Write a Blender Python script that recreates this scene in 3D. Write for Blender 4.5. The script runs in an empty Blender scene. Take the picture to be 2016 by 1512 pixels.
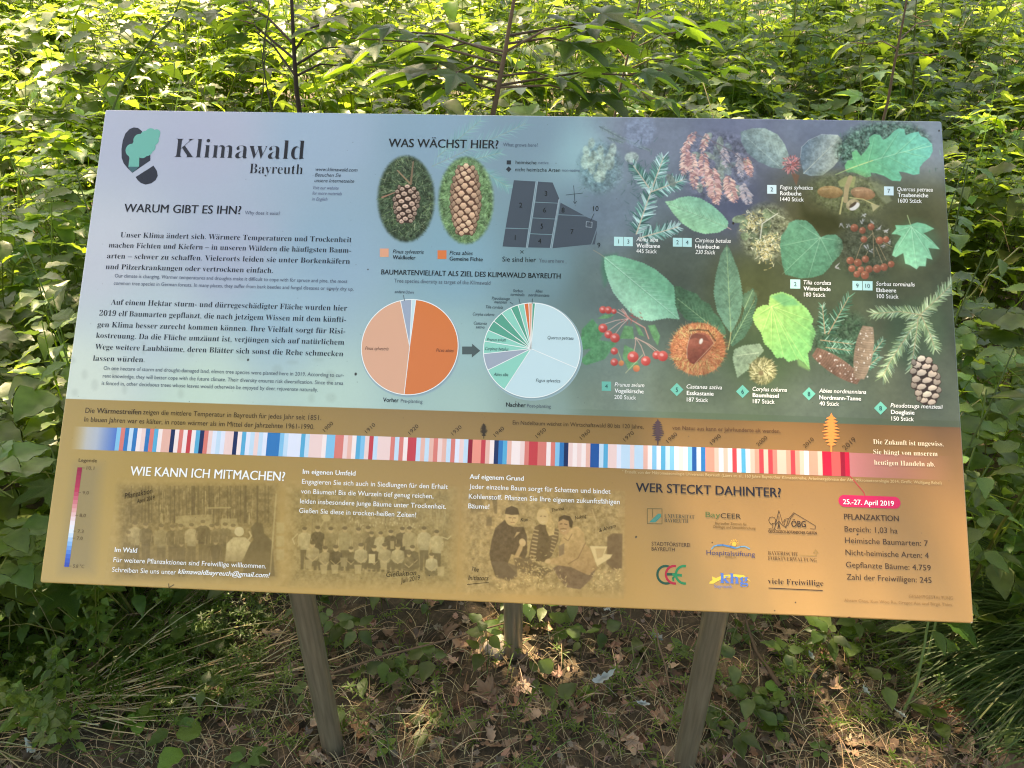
import bpy, math, random
import numpy as np
from mathutils import Matrix, Vector

# ------------------------------------------------------------------ camera, world, sun, exposure
sc = bpy.context.scene
COL = sc.collection
FPX = 1424.05                      # focal length in pixels of the 2016 px wide photograph
YAW, PITCH, ROLL = -0.0515919, 0.5341987, 0.0040478
GZ = 0.62                          # height of the lower edge of the board above the ground
CAM = np.array([0.0753464, -0.8709522, 0.9508492 + GZ])
SLOPE = 0.8728595                  # slope of the board face
fw = np.array([math.sin(YAW)*math.cos(PITCH), math.cos(YAW)*math.cos(PITCH), -math.sin(PITCH)])
r0 = np.array([math.cos(YAW), -math.sin(YAW), 0.0]); u0 = np.cross(r0, fw)
CR = r0*math.cos(ROLL) + u0*math.sin(ROLL); CU = -r0*math.sin(ROLL) + u0*math.cos(ROLL)
cd = bpy.data.cameras.new('camera'); cam = bpy.data.objects.new('camera', cd); COL.objects.link(cam)
cd.sensor_width = 36.0; cd.lens = 36.0*FPX/2016.0; cd.clip_end = 500; cd.clip_start = 0.02
M = Matrix.Identity(4)
for i in range(3):
    M[i][0] = CR[i]; M[i][1] = CU[i]; M[i][2] = -fw[i]; M[i][3] = CAM[i]
cam.matrix_world = M
sc.camera = cam

SUN_EL, SUN_AZ = math.radians(56), math.radians(-36)     # azimuth from +Y towards +X; negative = left
SUN = np.array([math.sin(SUN_AZ)*math.cos(SUN_EL), math.cos(SUN_AZ)*math.cos(SUN_EL), math.sin(SUN_EL)])
w = bpy.data.worlds.new('World'); sc.world = w; w.use_nodes = True
nt = w.node_tree; bg = nt.nodes['Background']
sky = nt.nodes.new('ShaderNodeTexSky'); sky.sky_type = 'NISHITA'; sky.sun_disc = False
sky.sun_elevation = SUN_EL; sky.sun_rotation = SUN_AZ
sky.air_density = 1.0; sky.dust_density = 2.0; sky.ozone_density = 1.0
nt.links.new(sky.outputs[0], bg.inputs[0]); bg.inputs[1].default_value = 0.15
sd = bpy.data.lights.new('sun', 'SUN'); sd.energy = 5.0; sd.angle = math.radians(0.5); sd.color = (1.0, 0.90, 0.74)
so = bpy.data.objects.new('sun', sd); COL.objects.link(so)
so.rotation_euler = Vector(SUN).to_track_quat('Z', 'Y').to_euler()
sc.view_settings.view_transform = 'Standard'; sc.view_settings.look = 'None'
sc.view_settings.exposure = 2.06; sc.view_settings.gamma = 1.0; sc.view_settings.use_curve_mapping = False
sc.view_settings.use_white_balance = True; sc.view_settings.white_balance_temperature = 9300; sc.view_settings.white_balance_tint = 8   # balanced for open shade
sc.render.engine = 'CYCLES'
sc.cycles.filter_width = 1.15
sc.cycles.use_denoising = True; sc.cycles.denoising_prefilter = 'NONE'
sc.cycles.max_bounces = 7; sc.cycles.diffuse_bounces = 3; sc.cycles.glossy_bounces = 3
sc.cycles.transmission_bounces = 4; sc.cycles.transparent_max_bounces = 8
sc.cycles.sample_clamp_indirect = 6.0

# ------------------------------------------------------------------ helpers
rnd = random.Random(7)
rng = np.random.default_rng(7)

def ray(px, py):
    return fw + CR*(px-1008)/FPX - CU*(py-756)/FPX
def ground(px, py, z=0.0):
    d = ray(px, py); t = (z-CAM[2])/d[2]
    return CAM + d*t
def at_y(px, py, y):
    d = ray(px, py); t = (y-CAM[1])/d[1]
    return CAM + d*t

def tag(o, label=None, cat=None, group=None, kind=None):
    if label: o['label'] = label
    if cat: o['category'] = cat
    if group: o['group'] = group
    if kind: o['kind'] = kind
    return o
def link(o, parent=None):
    COL.objects.link(o)
    if parent is not None: o.parent = parent
    return o
def empty(name, loc, label, cat, group=None, rz=0.0):
    o = bpy.data.objects.new(name, None); COL.objects.link(o)
    o.location = loc; o.rotation_euler = (0, 0, rz); o.empty_display_size = 0.05
    return tag(o, label, cat, group)

def np_mesh(name, V, F, C=None, mat=None, smooth=False, uv=None):
    """V (n,3); F list of index arrays, each (m,3) or (m,4); C (n,3) linear colour per vertex"""
    me = bpy.data.meshes.new(name)
    V = np.asarray(V, dtype=np.float32)
    if not isinstance(F, (list, tuple)): F = [F]
    F = [np.asarray(f, dtype=np.int32) for f in F if len(f)]
    loops = np.concatenate([f.ravel() for f in F])
    tot = np.concatenate([np.full(len(f), f.shape[1], dtype=np.int32) for f in F])
    st = np.concatenate([[0], np.cumsum(tot)[:-1]]).astype(np.int32)
    me.vertices.add(len(V)); me.vertices.foreach_set('co', V.ravel())
    me.loops.add(len(loops)); me.loops.foreach_set('vertex_index', loops)
    me.polygons.add(len(tot)); me.polygons.foreach_set('loop_start', st); me.polygons.foreach_set('loop_total', tot)
    if smooth: me.polygons.foreach_set('use_smooth', np.ones(len(tot), dtype=bool))
    me.update(calc_edges=True)
    if C is not None:
        a = me.color_attributes.new('Col', 'FLOAT_COLOR', 'POINT')
        cc = np.ones((len(V), 4), dtype=np.float32); cc[:, :3] = C
        a.data.foreach_set('color', cc.ravel())
    if uv is not None:
        l = me.uv_layers.new(name='UVMap'); l.data.foreach_set('uv', np.asarray(uv, dtype=np.float32)[loops].ravel())
    if mat is not None: me.materials.append(mat)
    return me

class MB:
    def __init__(s): s.V = []; s.F3 = []; s.F4 = []; s.C = []; s.n = 0
    def add(s, V, F3=None, F4=None, C=(1, 1, 1)):
        V = np.asarray(V, dtype=float)
        s.V.append(V)
        if F3 is not None and len(F3): s.F3.append(np.asarray(F3)+s.n)
        if F4 is not None and len(F4): s.F4.append(np.asarray(F4)+s.n)
        c = np.asarray(C, dtype=float)
        s.C.append(np.broadcast_to(c, (len(V), 3)) if c.ndim == 1 else c)
        s.n += len(V)
    def mesh(s, name, mat, smooth=False):
        F = []
        if s.F3: F.append(np.concatenate(s.F3))
        if s.F4: F.append(np.concatenate(s.F4))
        return np_mesh(name, np.concatenate(s.V), F, np.concatenate(s.C), mat, smooth)
    def tube(s, P, R, n=6, C=(1, 1, 1), cap=True):
        P = np.asarray(P, dtype=float); m = len(P)
        R = np.broadcast_to(np.asarray(R, dtype=float), (m,))
        T = np.gradient(P, axis=0); T /= np.linalg.norm(T, axis=1)[:, None]+1e-9
        a = np.array([0, 0, 1.0]) if abs(T[0][2]) < .9 else np.array([1.0, 0, 0])
        X = np.cross(T, a); X /= np.linalg.norm(X, axis=1)[:, None]+1e-9
        Y = np.cross(T, X)
        ang = np.arange(n)/n*2*math.pi
        V = (P[:, None] + R[:, None, None]*(X[:, None]*np.cos(ang)[None, :, None]+Y[:, None]*np.sin(ang)[None, :, None])).reshape(-1, 3)
        i = np.arange(m-1)[:, None]*n; j = np.arange(n)[None]; k = (j+1) % n
        F = np.stack([i+j, i+k, i+n+k, i+n+j], -1).reshape(-1, 4)
        c = np.asarray(C, dtype=float)
        if c.ndim == 2: c = np.repeat(c, n, axis=0)
        s.add(V, None, F, c)

def mat_new(name):
    m = bpy.data.materials.new(name); m.use_nodes = True
    nt = m.node_tree
    return m, nt, nt.nodes['Principled BSDF']
def N(nt, t, **k):
    n = nt.nodes.new(t)
    for a, b in k.items():
        if isinstance(a, str) and a.startswith('i_'): n.inputs[a[2:]].default_value = b
        else: setattr(n, a, b)
    return n
def s2l(c):
    c = np.clip(np.asarray(c, dtype=float), 0, 1)
    return np.where(c <= .04045, c/12.92, ((c+.055)/1.055)**2.4)
def l2s(c):
    c = np.clip(np.asarray(c, dtype=float), 0, 1)
    return np.where(c <= .0031308, c*12.92, 1.055*c**(1/2.4)-.055)
def rgb(*c): return np.array(c, dtype=float)/255.0

# foliage: reflects and lets the light through
def leaf_material(name, tr=(0.30, 0.42, 0.03), trans=0.5, rough=0.42, spec=0.45, var=0.25):
    m, nt, p = mat_new(name); L = nt.links
    at = N(nt, 'ShaderNodeAttribute', attribute_name='Col')
    oi = N(nt, 'ShaderNodeObjectInfo')
    geo = N(nt, 'ShaderNodeNewGeometry')
    tc = N(nt, 'ShaderNodeTexCoord')
    nz = N(nt, 'ShaderNodeTexNoise'); nz.inputs['Scale'].default_value = 38; nz.inputs['Detail'].default_value = 4
    L.new(tc.outputs['Object'], nz.inputs['Vector'])
    hs = N(nt, 'ShaderNodeHueSaturation')
    # value from instance random and noise
    m1 = N(nt, 'ShaderNodeMath', operation='MULTIPLY_ADD'); m1.inputs[1].default_value = var*2; m1.inputs[2].default_value = 1-var
    L.new(oi.outputs['Random'], m1.inputs[0])
    m2 = N(nt, 'ShaderNodeMath', operation='MULTIPLY_ADD'); m2.inputs[1].default_value = .9; m2.inputs[2].default_value = .55
    L.new(nz.outputs['Fac'], m2.inputs[0])
    m3 = N(nt, 'ShaderNodeMath', operation='MULTIPLY'); L.new(m1.outputs[0], m3.inputs[0]); L.new(m2.outputs[0], m3.inputs[1])
    L.new(m3.outputs[0], hs.inputs['Value']); L.new(at.outputs['Color'], hs.inputs['Color'])
    m4 = N(nt, 'ShaderNodeMath', operation='MULTIPLY_ADD'); m4.inputs[1].default_value = .05; m4.inputs[2].default_value = .475
    L.new(oi.outputs['Random'], m4.inputs[0]); L.new(m4.outputs[0], hs.inputs['Hue'])
    # paler underside
    mx = N(nt, 'ShaderNodeMix', data_type='RGBA', blend_type='MIX')
    L.new(geo.outputs['Backfacing'], mx.inputs['Factor'])
    L.new(hs.outputs[0], mx.inputs['A'])
    pale = N(nt, 'ShaderNodeMix', data_type='RGBA', blend_type='MIX'); pale.inputs['Factor'].default_value = .3
    L.new(hs.outputs[0], pale.inputs['A']); pale.inputs['B'].default_value = (.16, .2, .12, 1)
    L.new(pale.outputs['Result'], mx.inputs['B'])
    L.new(mx.outputs['Result'], p.inputs['Base Color'])
    p.inputs['Roughness'].default_value = rough; p.inputs['Specular IOR Level'].default_value = spec
    bp = N(nt, 'ShaderNodeBump'); bp.inputs['Strength'].default_value = .35; bp.inputs['Distance'].default_value = .004
    L.new(nz.outputs['Fac'], bp.inputs['Height']); L.new(bp.outputs[0], p.inputs['Normal'])
    tb = N(nt, 'ShaderNodeBsdfTranslucent')
    tm = N(nt, 'ShaderNodeMix', data_type='RGBA', blend_type='MULTIPLY'); tm.inputs['Factor'].default_value = 1
    tm.inputs['B'].default_value = (*tr, 1)
    # the colour passing through is the leaf colour, brightened
    g = N(nt, 'ShaderNodeMix', data_type='RGBA', blend_type='MULTIPLY'); g.inputs['Factor'].default_value = 1
    L.new(m3.outputs[0], g.inputs['A']); g.inputs['B'].default_value = (*tr, 1)
    L.new(g.outputs['Result'], tb.inputs['Color'])
    ms = N(nt, 'ShaderNodeMixShader'); ms.inputs[0].default_value = trans
    L.new(p.outputs[0], ms.inputs[1]); L.new(tb.outputs[0], ms.inputs[2])
    L.new(ms.outputs[0], nt.nodes['Material Output'].inputs['Surface'])
    nt.nodes.remove(tm)
    return m
def dry_material(name, rough=.75, trans=.12, scale=60):
    m, nt, p = mat_new(name); L = nt.links
    at = N(nt, 'ShaderNodeAttribute', attribute_name='Col')
    oi = N(nt, 'ShaderNodeObjectInfo'); tc = N(nt, 'ShaderNodeTexCoord')
    nz = N(nt, 'ShaderNodeTexNoise'); nz.inputs['Scale'].default_value = scale; nz.inputs['Detail'].default_value = 5
    L.new(tc.outputs['Object'], nz.inputs['Vector'])
    hs = N(nt, 'ShaderNodeHueSaturation'); L.new(at.outputs['Color'], hs.inputs['Color'])
    m1 = N(nt, 'ShaderNodeMath', operation='MULTIPLY_ADD'); m1.inputs[1].default_value = .5; m1.inputs[2].default_value = .35
    L.new(nz.outputs['Fac'], m1.inputs[0])
    m2 = N(nt, 'ShaderNodeMath', operation='MULTIPLY_ADD'); m2.inputs[1].default_value = .8
    L.new(oi.outputs['Random'], m2.inputs[0]); L.new(m1.outputs[0], m2.inputs[2])
    L.new(m2.outputs[0], hs.inputs['Value']); L.new(hs.outputs[0], p.inputs['Base Color'])
    p.inputs['Roughness'].default_value = rough; p.inputs['Specular IOR Level'].default_value = .25
    bp = N(nt, 'ShaderNodeBump'); bp.inputs['Strength'].default_value = .5; bp.inputs['Distance'].default_value = .003
    L.new(nz.outputs['Fac'], bp.inputs['Height']); L.new(bp.outputs[0], p.inputs['Normal'])
    tb = N(nt, 'ShaderNodeBsdfTranslucent'); L.new(hs.outputs[0], tb.inputs['Color'])
    ms = N(nt, 'ShaderNodeMixShader'); ms.inputs[0].default_value = trans
    L.new(p.outputs[0], ms.inputs[1]); L.new(tb.outputs[0], ms.inputs[2])
    L.new(ms.outputs[0], nt.nodes['Material Output'].inputs['Surface'])
    return m
M_leaf = leaf_material('leaf_green')
M_leaf_far = leaf_material('leaf_undergrowth', tr=(.40, .56, .06), trans=.5, rough=.40, var=.35)
M_maple = leaf_material('leaf_maple', tr=(.24, .40, .03), trans=.5, rough=.42)
M_canopy = leaf_material('leaf_canopy', tr=(.16, .24, .03), trans=.4)
M_grass = leaf_material('grass_blade', tr=(.16, .26, .03), trans=.35, rough=.5)
M_stem = dry_material('stem_bark', trans=0.0, scale=90)
M_dry = dry_material('dry_straw')
M_dead = dry_material('dead_leaf', trans=.12, scale=45)
# ------------------------------------------------------------------ ground
def vnoise(x, y, seed=0):
    xi = np.floor(x).astype(int); yi = np.floor(y).astype(int); xf = x-xi; yf = y-yi
    def h(a, b):
        q = (a*374761393 + b*668265263 + seed*1442695041) & 0x7fffffff
        q = ((q ^ (q >> 13))*1274126177) & 0x7fffffff
        return ((q ^ (q >> 16)) & 0xffff)/65535.0
    u = xf*xf*(3-2*xf); v = yf*yf*(3-2*yf)
    return (h(xi, yi)*(1-u)+h(xi+1, yi)*u)*(1-v)+(h(xi, yi+1)*(1-u)+h(xi+1, yi+1)*u)*v
def gh(x, y):
    x = np.asarray(x, dtype=float); y = np.asarray(y, dtype=float)
    near = np.clip(1-np.hypot(x, y-.3)/6, .25, 1)
    return ((vnoise(x*1.3+50, y*1.3+50, 1)-.5)*.05 + (vnoise(x*5+80, y*5+80, 2)-.5)*.03
            + (vnoise(x*17+90, y*17+90, 3)-.5)*.014*near)
def warp(a, lim, mid):   # fine near the board, coarse towards the horizon
    return np.sign(a)*(np.abs(a)*mid + np.abs(a)**5*(lim-mid))
gx = warp(np.linspace(-1, 1, 261), 160, 3.2); gy = warp(np.linspace(-1, 1, 261), 160, 3.2)+.6
X, Y = np.meshgrid(gx, gy)
Z = gh(X, Y)
n = 261; ii = (np.arange(n-1)[:, None]*n+np.arange(n-1)[None]).ravel()
gF = np.stack([ii, ii+1, ii+n+1, ii+n], -1)
m, nt, p = mat_new('forest_soil'); L = nt.links
tc = N(nt, 'ShaderNodeTexCoord')
n1 = N(nt, 'ShaderNodeTexNoise'); n1.inputs['Scale'].default_value = 14; n1.inputs['Detail'].default_value = 8; n1.inputs['Roughness'].default_value = .7
L.new(tc.outputs['Object'], n1.inputs['Vector'])
cr = N(nt, 'ShaderNodeValToRGB'); L.new(n1.outputs['Fac'], cr.inputs[0])
e = cr.color_ramp.elements; e[0].position = .3; e[0].color = (.025, .018, .011, 1); e[1].position = .72; e[1].color = (.15, .10, .062, 1)
el = cr.color_ramp.elements.new(.5); el.color = (.065, .046, .028, 1)
L.new(cr.outputs[0], p.inputs['Base Color']); p.inputs['Roughness'].default_value = .9
bp = N(nt, 'ShaderNodeBump'); bp.inputs['Distance'].default_value = .02; bp.inputs['Strength'].default_value = .9
L.new(n1.outputs['Fac'], bp.inputs['Height']); L.new(bp.outputs[0], p.inputs['Normal'])
o = bpy.data.objects.new('ground', np_mesh('ground', np.stack([X.ravel(), Y.ravel(), Z.ravel()], -1), gF, None, m, True))
link(o); tag(o, kind='structure')

# ------------------------------------------------------------------ leaf shapes
def leaf_ovate(L=1.0, W=.5, fold=.25, droop=.25, serr=.08, seg=7, tip=1.0, curl=0.0):
    t = np.linspace(0, 1, seg+1)
    w = W*.5*np.sin(math.pi*np.clip(t, 0, 1)**.66)**.9*(1.12-.30*t)
    w[0] = 0.02*W; w[-1] = 0
    z = -droop*L*t**2
    mid = np.stack([np.zeros(seg+1), t*L, z], -1)
    V = [mid]; F3 = []; F4 = []
    for s in (-1, 1):
        # each edge station carries a tooth: one point out and one point in
        te = t+.03; wo = w*(1+serr); wi = w*(1-serr)
        rip = .05*W*np.where(np.arange(seg+1) % 2 == 0, 1, -1)*(w > .1*W)
        A = np.stack([s*wo, np.minimum(te*L, L), z+fold*wo+rip], -1)
        V.append(A)
    V = np.concatenate(V)
    k = seg+1
    for i in range(seg):
        if i < seg-1:
            F4.append([i, i+1, k+i+1, k+i]); F4.append([i, 2*k+i, 2*k+i+1, i+1])
        else:
            F3.append([i, i+1, k+i]); F3.append([i, 2*k+i, i+1])
    if serr > 0:   # teeth: a small triangle at every station
        V2 = []; base = len(V)
        for s, off in ((-1, k), (1, 2*k)):
            for i in range(1, seg-1):
                a = V[off+i]; b = V[off+i+1]
                mpt = a*.55+b*.45 + np.array([s*serr*W*.55, serr*L*.45, 0])
                V2.append(mpt)
                F3.append([off+i, off+i+1, base+len(V2)-1] if s == 1 else [off+i+1, off+i, base+len(V2)-1])
        V = np.concatenate([V, np.array(V2)])
    return V, np.array(F3), np.array(F4)

def leaf_maple(S=1.0, fold=.1, droop=.3, seed=0, sinus=.5):
    r = random.Random(seed)
    # five lobes with coarse teeth; petiole end at the origin, middle lobe along +Y
    lobes = [(-118, .55), (-62, .85), (0, 1.0), (62, .85), (118, .55)]
    pts = []
    for li, (a, ln) in enumerate(lobes):
        for da, q in ((-17, .60), (-13, .74), (-8, .80), (0, 1.0), (8, .80), (13, .74), (17, .60)):
            rr = ln*q*(1+r.uniform(-.05, .05)); aa = math.radians(a+da*(1.0 if ln > .6 else 1.1))
            pts.append((rr*math.sin(aa), rr*math.cos(aa)))
        if li < 4:
            aa = math.radians(a+31 if a < 100 else a); pts.append((sinus*math.sin(aa), sinus*math.cos(aa)))
    pts = np.array(pts)
    pts = np.concatenate([[(0.0, 0.0)], [(-.03, -.12)], pts, [(.03, -.12)]])
    x, y = pts[:, 0]*S, pts[:, 1]*S + .02*S
    rr = np.hypot(x, y); ang = np.arctan2(x, y)
    z = -droop*rr**2/S + fold*np.abs(np.sin(ang*2.9))*rr - .03*S*np.cos(ang*5.8)*rr/S
    V = np.stack([x, y, z], -1)
    F = [[0, i+1, i] for i in range(1, len(V)-1)]
    return V, np.array(F), np.zeros((0, 4), int)

def rotm(yaw, pitch, roll):
    """leaf frame: +Y turned by yaw about Z, raised by pitch, rolled about its own axis"""
    cy, sy = math.cos(yaw), math.sin(yaw); cp, sp = math.cos(pitch), math.sin(pitch); cr_, sr = math.cos(roll), math.sin(roll)
    Rz = np.array([[cy, -sy, 0], [sy, cy, 0], [0, 0, 1]]); Rx = np.array([[1, 0, 0], [0, cp, -sp], [0, sp, cp]])
    Ry = np.array([[cr_, 0, sr], [0, 1, 0], [-sr, 0, cr_]])
    return Rz @ Rx @ Ry
def jitter(c, r, v=.2, hue=.1):
    k = 1+r.uniform(-v, v)
    return (c[0]*k*(1+r.uniform(-hue, hue)*2), c[1]*k, c[2]*k*(1+r.uniform(-hue, hue)))
G_NETTLE = (.070, .130, .036); G_BRAM = (.088, .142, .050); G_LIGHT = (.112, .180, .05); G_DARK = (.03, .07, .02)

def stem_curve(h, lean, r, n=7, arch=0.0):
    yaw = r.uniform(0, 2*math.pi); t = np.linspace(0, 1, n)
    d = lean*h*t**1.6
    return np.stack([d*math.cos(yaw)+.012*np.sin(t*9+yaw), d*math.sin(yaw)+.012*np.cos(t*7), h*t - arch*h*t**3], -1)

def nettle(mb, r, h=.9, col=G_NETTLE, Lmax=.11, W=.5, step=.07, start=.25):
    P = stem_curve(h, r.uniform(.05, .22), r)
    mb.tube(P, np.linspace(.0035, .0012, len(P)), 4, jitter((.09, .12, .035), r))
    z = start*h; k = 0; yaw0 = r.uniform(0, 6.28)
    while z < h:
        f = z/h; c = np.array([np.interp(f, np.linspace(0, 1, len(P)), P[:, i]) for i in range(3)])
        Lf = Lmax*(.75+.35*math.sin(math.pi*min(1, f*1.02)))*(1 if f < .85 else .55)*r.uniform(.8, 1.15)
        for s in (0, math.pi):
            if r.random() < .08: continue
            yaw = yaw0+k*1.57+s+r.uniform(-.35, .35)
            R = rotm(yaw, r.uniform(-.55, .35) + (.5 if f > .9 else 0), r.uniform(-.35, .35))
            d = R @ np.array([0, 1, 0])
            base = c + d*.03
            V, F3, F4 = leaf_ovate(Lf, Lf*W*r.uniform(.85, 1.15), r.uniform(.1, .4), r.uniform(.1, .45), .09)
            mb.add(V @ R.T + base, F3, F4, jitter(col, r))
            mb.add(np.array([c, c+np.array([0, 0, .003]), base]), [[0, 1, 2]], None, (.09, .13, .03))
        z += step*r.uniform(.8, 1.2)*(1 if f < .8 else .6); k += 1

def leaflet_group(mb, r, c, yaw, pitch, L, col, n=3, W=.68):
    R0 = rotm(yaw, pitch, 0); d0 = R0 @ np.array([0, 1, 0]); q = c + d0*L*.55
    mb.add(np.array([c, c+np.array([0, 0, .003]), q]), [[0, 1, 2]], None, (.1, .12, .04))
    angs = {1: [0], 3: [0, 1.25, -1.25], 5: [0, .95, -.95, 1.9, -1.9]}[n]
    for a in angs:
        R = rotm(yaw+a+r.uniform(-.12, .12), pitch+r.uniform(-.3, .15), r.uniform(-.3, .3))
        V, F3, F4 = leaf_ovate(L*(1 if a == 0 else .82)*r.uniform(.9, 1.1), L*W*(1 if a == 0 else .8), r.uniform(.05, .35), r.uniform(.1, .4), .09)
        d = R @ np.array([0, 1, 0])
        mb.add(V @ R.T + q + d*(L*.22 if a == 0 else .005), F3, F4, jitter(col, r))

def bramble(mb, r, h=.85, col=G_BRAM, L=.085):
    n = 9; t = np.linspace(0, 1, n); yaw = r.uniform(0, 6.28); reach = h*r.uniform(.5, 1.0)
    P = np.stack([reach*t**1.5*math.cos(yaw), reach*t**1.5*math.sin(yaw), h*np.sin(t*math.pi*.62)/1.0], -1)
    mb.tube(P, np.linspace(.004, .0015, n), 5, (.11, .09, .045))
    for k in range(12):
        f = .2+.8*k/11; c = np.array([np.interp(f, t, P[:, i]) for i in range(3)])
        leaflet_group(mb, r, c, yaw+(k % 2*2-1)*r.uniform(.5, 1.6), r.uniform(-.1, .6), L*r.uniform(.7, 1.15), col, 3 if r.random() < .7 else 5)

def weed(mb, r, h=.8, col=G_LIGHT):   # loose branching herb with smooth, lighter leaves
    P = stem_curve(h, r.uniform(.1, .3), r)
    mb.tube(P, np.linspace(.004, .0012, len(P)), 4, (.12, .17, .05))
    for k in range(15):
        f = .2+.8*k/14; c = np.array([np.interp(f, np.linspace(0, 1, len(P)), P[:, i]) for i in range(3)])
        yaw = k*2.4+r.uniform(-.4, .4); L = .10*(1.2-.5*f)*r.uniform(.75, 1.2)
        R = rotm(yaw, r.uniform(-.2, .6), r.uniform(-.3, .3)); d = R @ np.array([0, 1, 0])
        q = c+d*.06*(1.2-f)
        mb.add(np.array([c, c+np.array([0, 0, .003]), q]), [[0, 1, 2]], None, (.12, .17, .05))
        V, F3, F4 = leaf_ovate(L, L*.42, r.uniform(.05, .3), r.uniform(.2, .6), .05)
        mb.add(V @ R.T + q, F3, F4, jitter(col, r))

# ------------------------------------------------------------------ undergrowth: points that carry copies of a few plant meshes
proto_col = bpy.data.collections.new('undergrowth_prototypes')     # never linked to the scene
r = random.Random(11)
def merge(mb, b, off):
    n0 = mb.n
    for V in b.V: mb.V.append(V+off)
    mb.C += b.C; mb.F3 += [f+n0 for f in b.F3]; mb.F4 += [f+n0 for f in b.F4]; mb.n += b.n
def maple_shoot(mb, r, h=.9):
    P = stem_curve(h, r.uniform(.05, .2), r); mb.tube(P, np.linspace(.005, .0018, len(P)), 4, (.10, .065, .04))
    for k in range(7):
        f = .35+.65*k/6; c = np.array([np.interp(f, np.linspace(0, 1, len(P)), P[:, i]) for i in range(3)])
        for s in (0, math.pi):
            R_ = rotm(k*1.57+s+r.uniform(-.3, .3), r.uniform(-.3, .3), r.uniform(-.3, .3)); q = c+R_ @ np.array([0, .07, .01]); mb.add(np.array([c, c+np.array([0, 0, .003]), q]), [[0, 1, 2]], None, (.16, .09, .05))
            V, F, _ = leaf_maple(r.uniform(.055, .095), r.uniform(.05, .2), r.uniform(.1, .4), r.randrange(99)); mb.add(V @ R_.T + q, F, None, jitter((.05, .10, .028), r))
def dry_cane(mb, r, h=.9):
    yaw = r.uniform(0, 6.28); t = np.linspace(0, 1, 7); P = np.stack([h*.7*t*math.cos(yaw), h*.7*t*math.sin(yaw), h*np.sin(t*2.2)], -1); mb.tube(P, np.linspace(.0035, .0015, 7), 4, (.24, .17, .10))
for k in range(16):
    mb = MB(); q = k % 8
    if q in (0, 1, 2):
        for j in range(2):
            b = MB(); nettle(b, r, r.uniform(.7, 1.1), jitter(G_NETTLE, r, .25), r.uniform(.08, .15), W=r.uniform(.42, .62), step=r.uniform(.075, .11)); merge(mb, b, np.array([r.uniform(-.14, .14), r.uniform(-.14, .14), 0]))
    elif q in (3, 4): bramble(mb, r, r.uniform(.7, 1.05), L=r.uniform(.08, .13)); bramble(mb, r, r.uniform(.6, .9), L=r.uniform(.07, .11))
    elif q == 5: weed(mb, r, r.uniform(.8, 1.1)); bramble(mb, r, r.uniform(.5, .8), G_LIGHT)
    elif q == 6: maple_shoot(mb, r, r.uniform(.8, 1.1)); nettle(mb, r, r.uniform(.6, .9), G_LIGHT, .07)
    else: weed(mb, r, r.uniform(.8, 1.1), G_NETTLE); dry_cane(mb, r, r.uniform(.7, 1.0)); dry_cane(mb, r, .8)
    o = bpy.data.objects.new('herb', mb.mesh('herb', M_leaf_far)); proto_col.objects.link(o)

def scatter_object(name, P, S, RZ, TILT, coll, label, cat):
    me = bpy.data.meshes.new(name); me.vertices.add(len(P)); me.vertices.foreach_set('co', np.asarray(P, dtype=np.float32).ravel())
    a = me.attributes.new('rot', 'FLOAT_VECTOR', 'POINT')
    a.data.foreach_set('vector', np.stack([TILT[:, 0], TILT[:, 1], RZ], -1).astype(np.float32).ravel())
    a = me.attributes.new('scl', 'FLOAT', 'POINT'); a.data.foreach_set('value', S.astype(np.float32))
    a = me.attributes.new('idx', 'INT', 'POINT'); a.data.foreach_set('value', rng.integers(0, len(coll.objects), len(P)).astype(np.int32))
    o = bpy.data.objects.new(name, me); link(o); tag(o, label, cat, kind='stuff')
    ng = bpy.data.node_groups.new(name, 'GeometryNodeTree')
    ng.interface.new_socket('Geometry', in_out='INPUT', socket_type='NodeSocketGeometry')
    ng.interface.new_socket('Geometry', in_out='OUTPUT', socket_type='NodeSocketGeometry')
    gi = ng.nodes.new('NodeGroupInput'); go = ng.nodes.new('NodeGroupOutput')
    ci = ng.nodes.new('GeometryNodeCollectionInfo'); ci.inputs['Collection'].default_value = coll
    ci.inputs['Separate Children'].default_value = True; ci.inputs['Reset Children'].default_value = True
    ip = ng.nodes.new('GeometryNodeInstanceOnPoints'); ip.inputs['Pick Instance'].default_value = True
    def na(nm, t):
        x = ng.nodes.new('GeometryNodeInputNamedAttribute'); x.data_type = t; x.inputs['Name'].default_value = nm; return x.outputs['Attribute']
    l = ng.links
    l.new(gi.outputs[0], ip.inputs['Points']); l.new(ci.outputs[0], ip.inputs['Instance'])
    l.new(na('idx', 'INT'), ip.inputs['Instance Index']); l.new(na('scl', 'FLOAT'), ip.inputs['Scale'])
    e2r = ng.nodes.new('FunctionNodeEulerToRotation'); l.new(na('rot', 'FLOAT_VECTOR'), e2r.inputs[0]); l.new(e2r.outputs[0], ip.inputs['Rotation'])
    l.new(ip.outputs[0], go.inputs[0])
    md = o.modifiers.new('scatter', 'NODES'); md.node_group = ng
    return o

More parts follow.
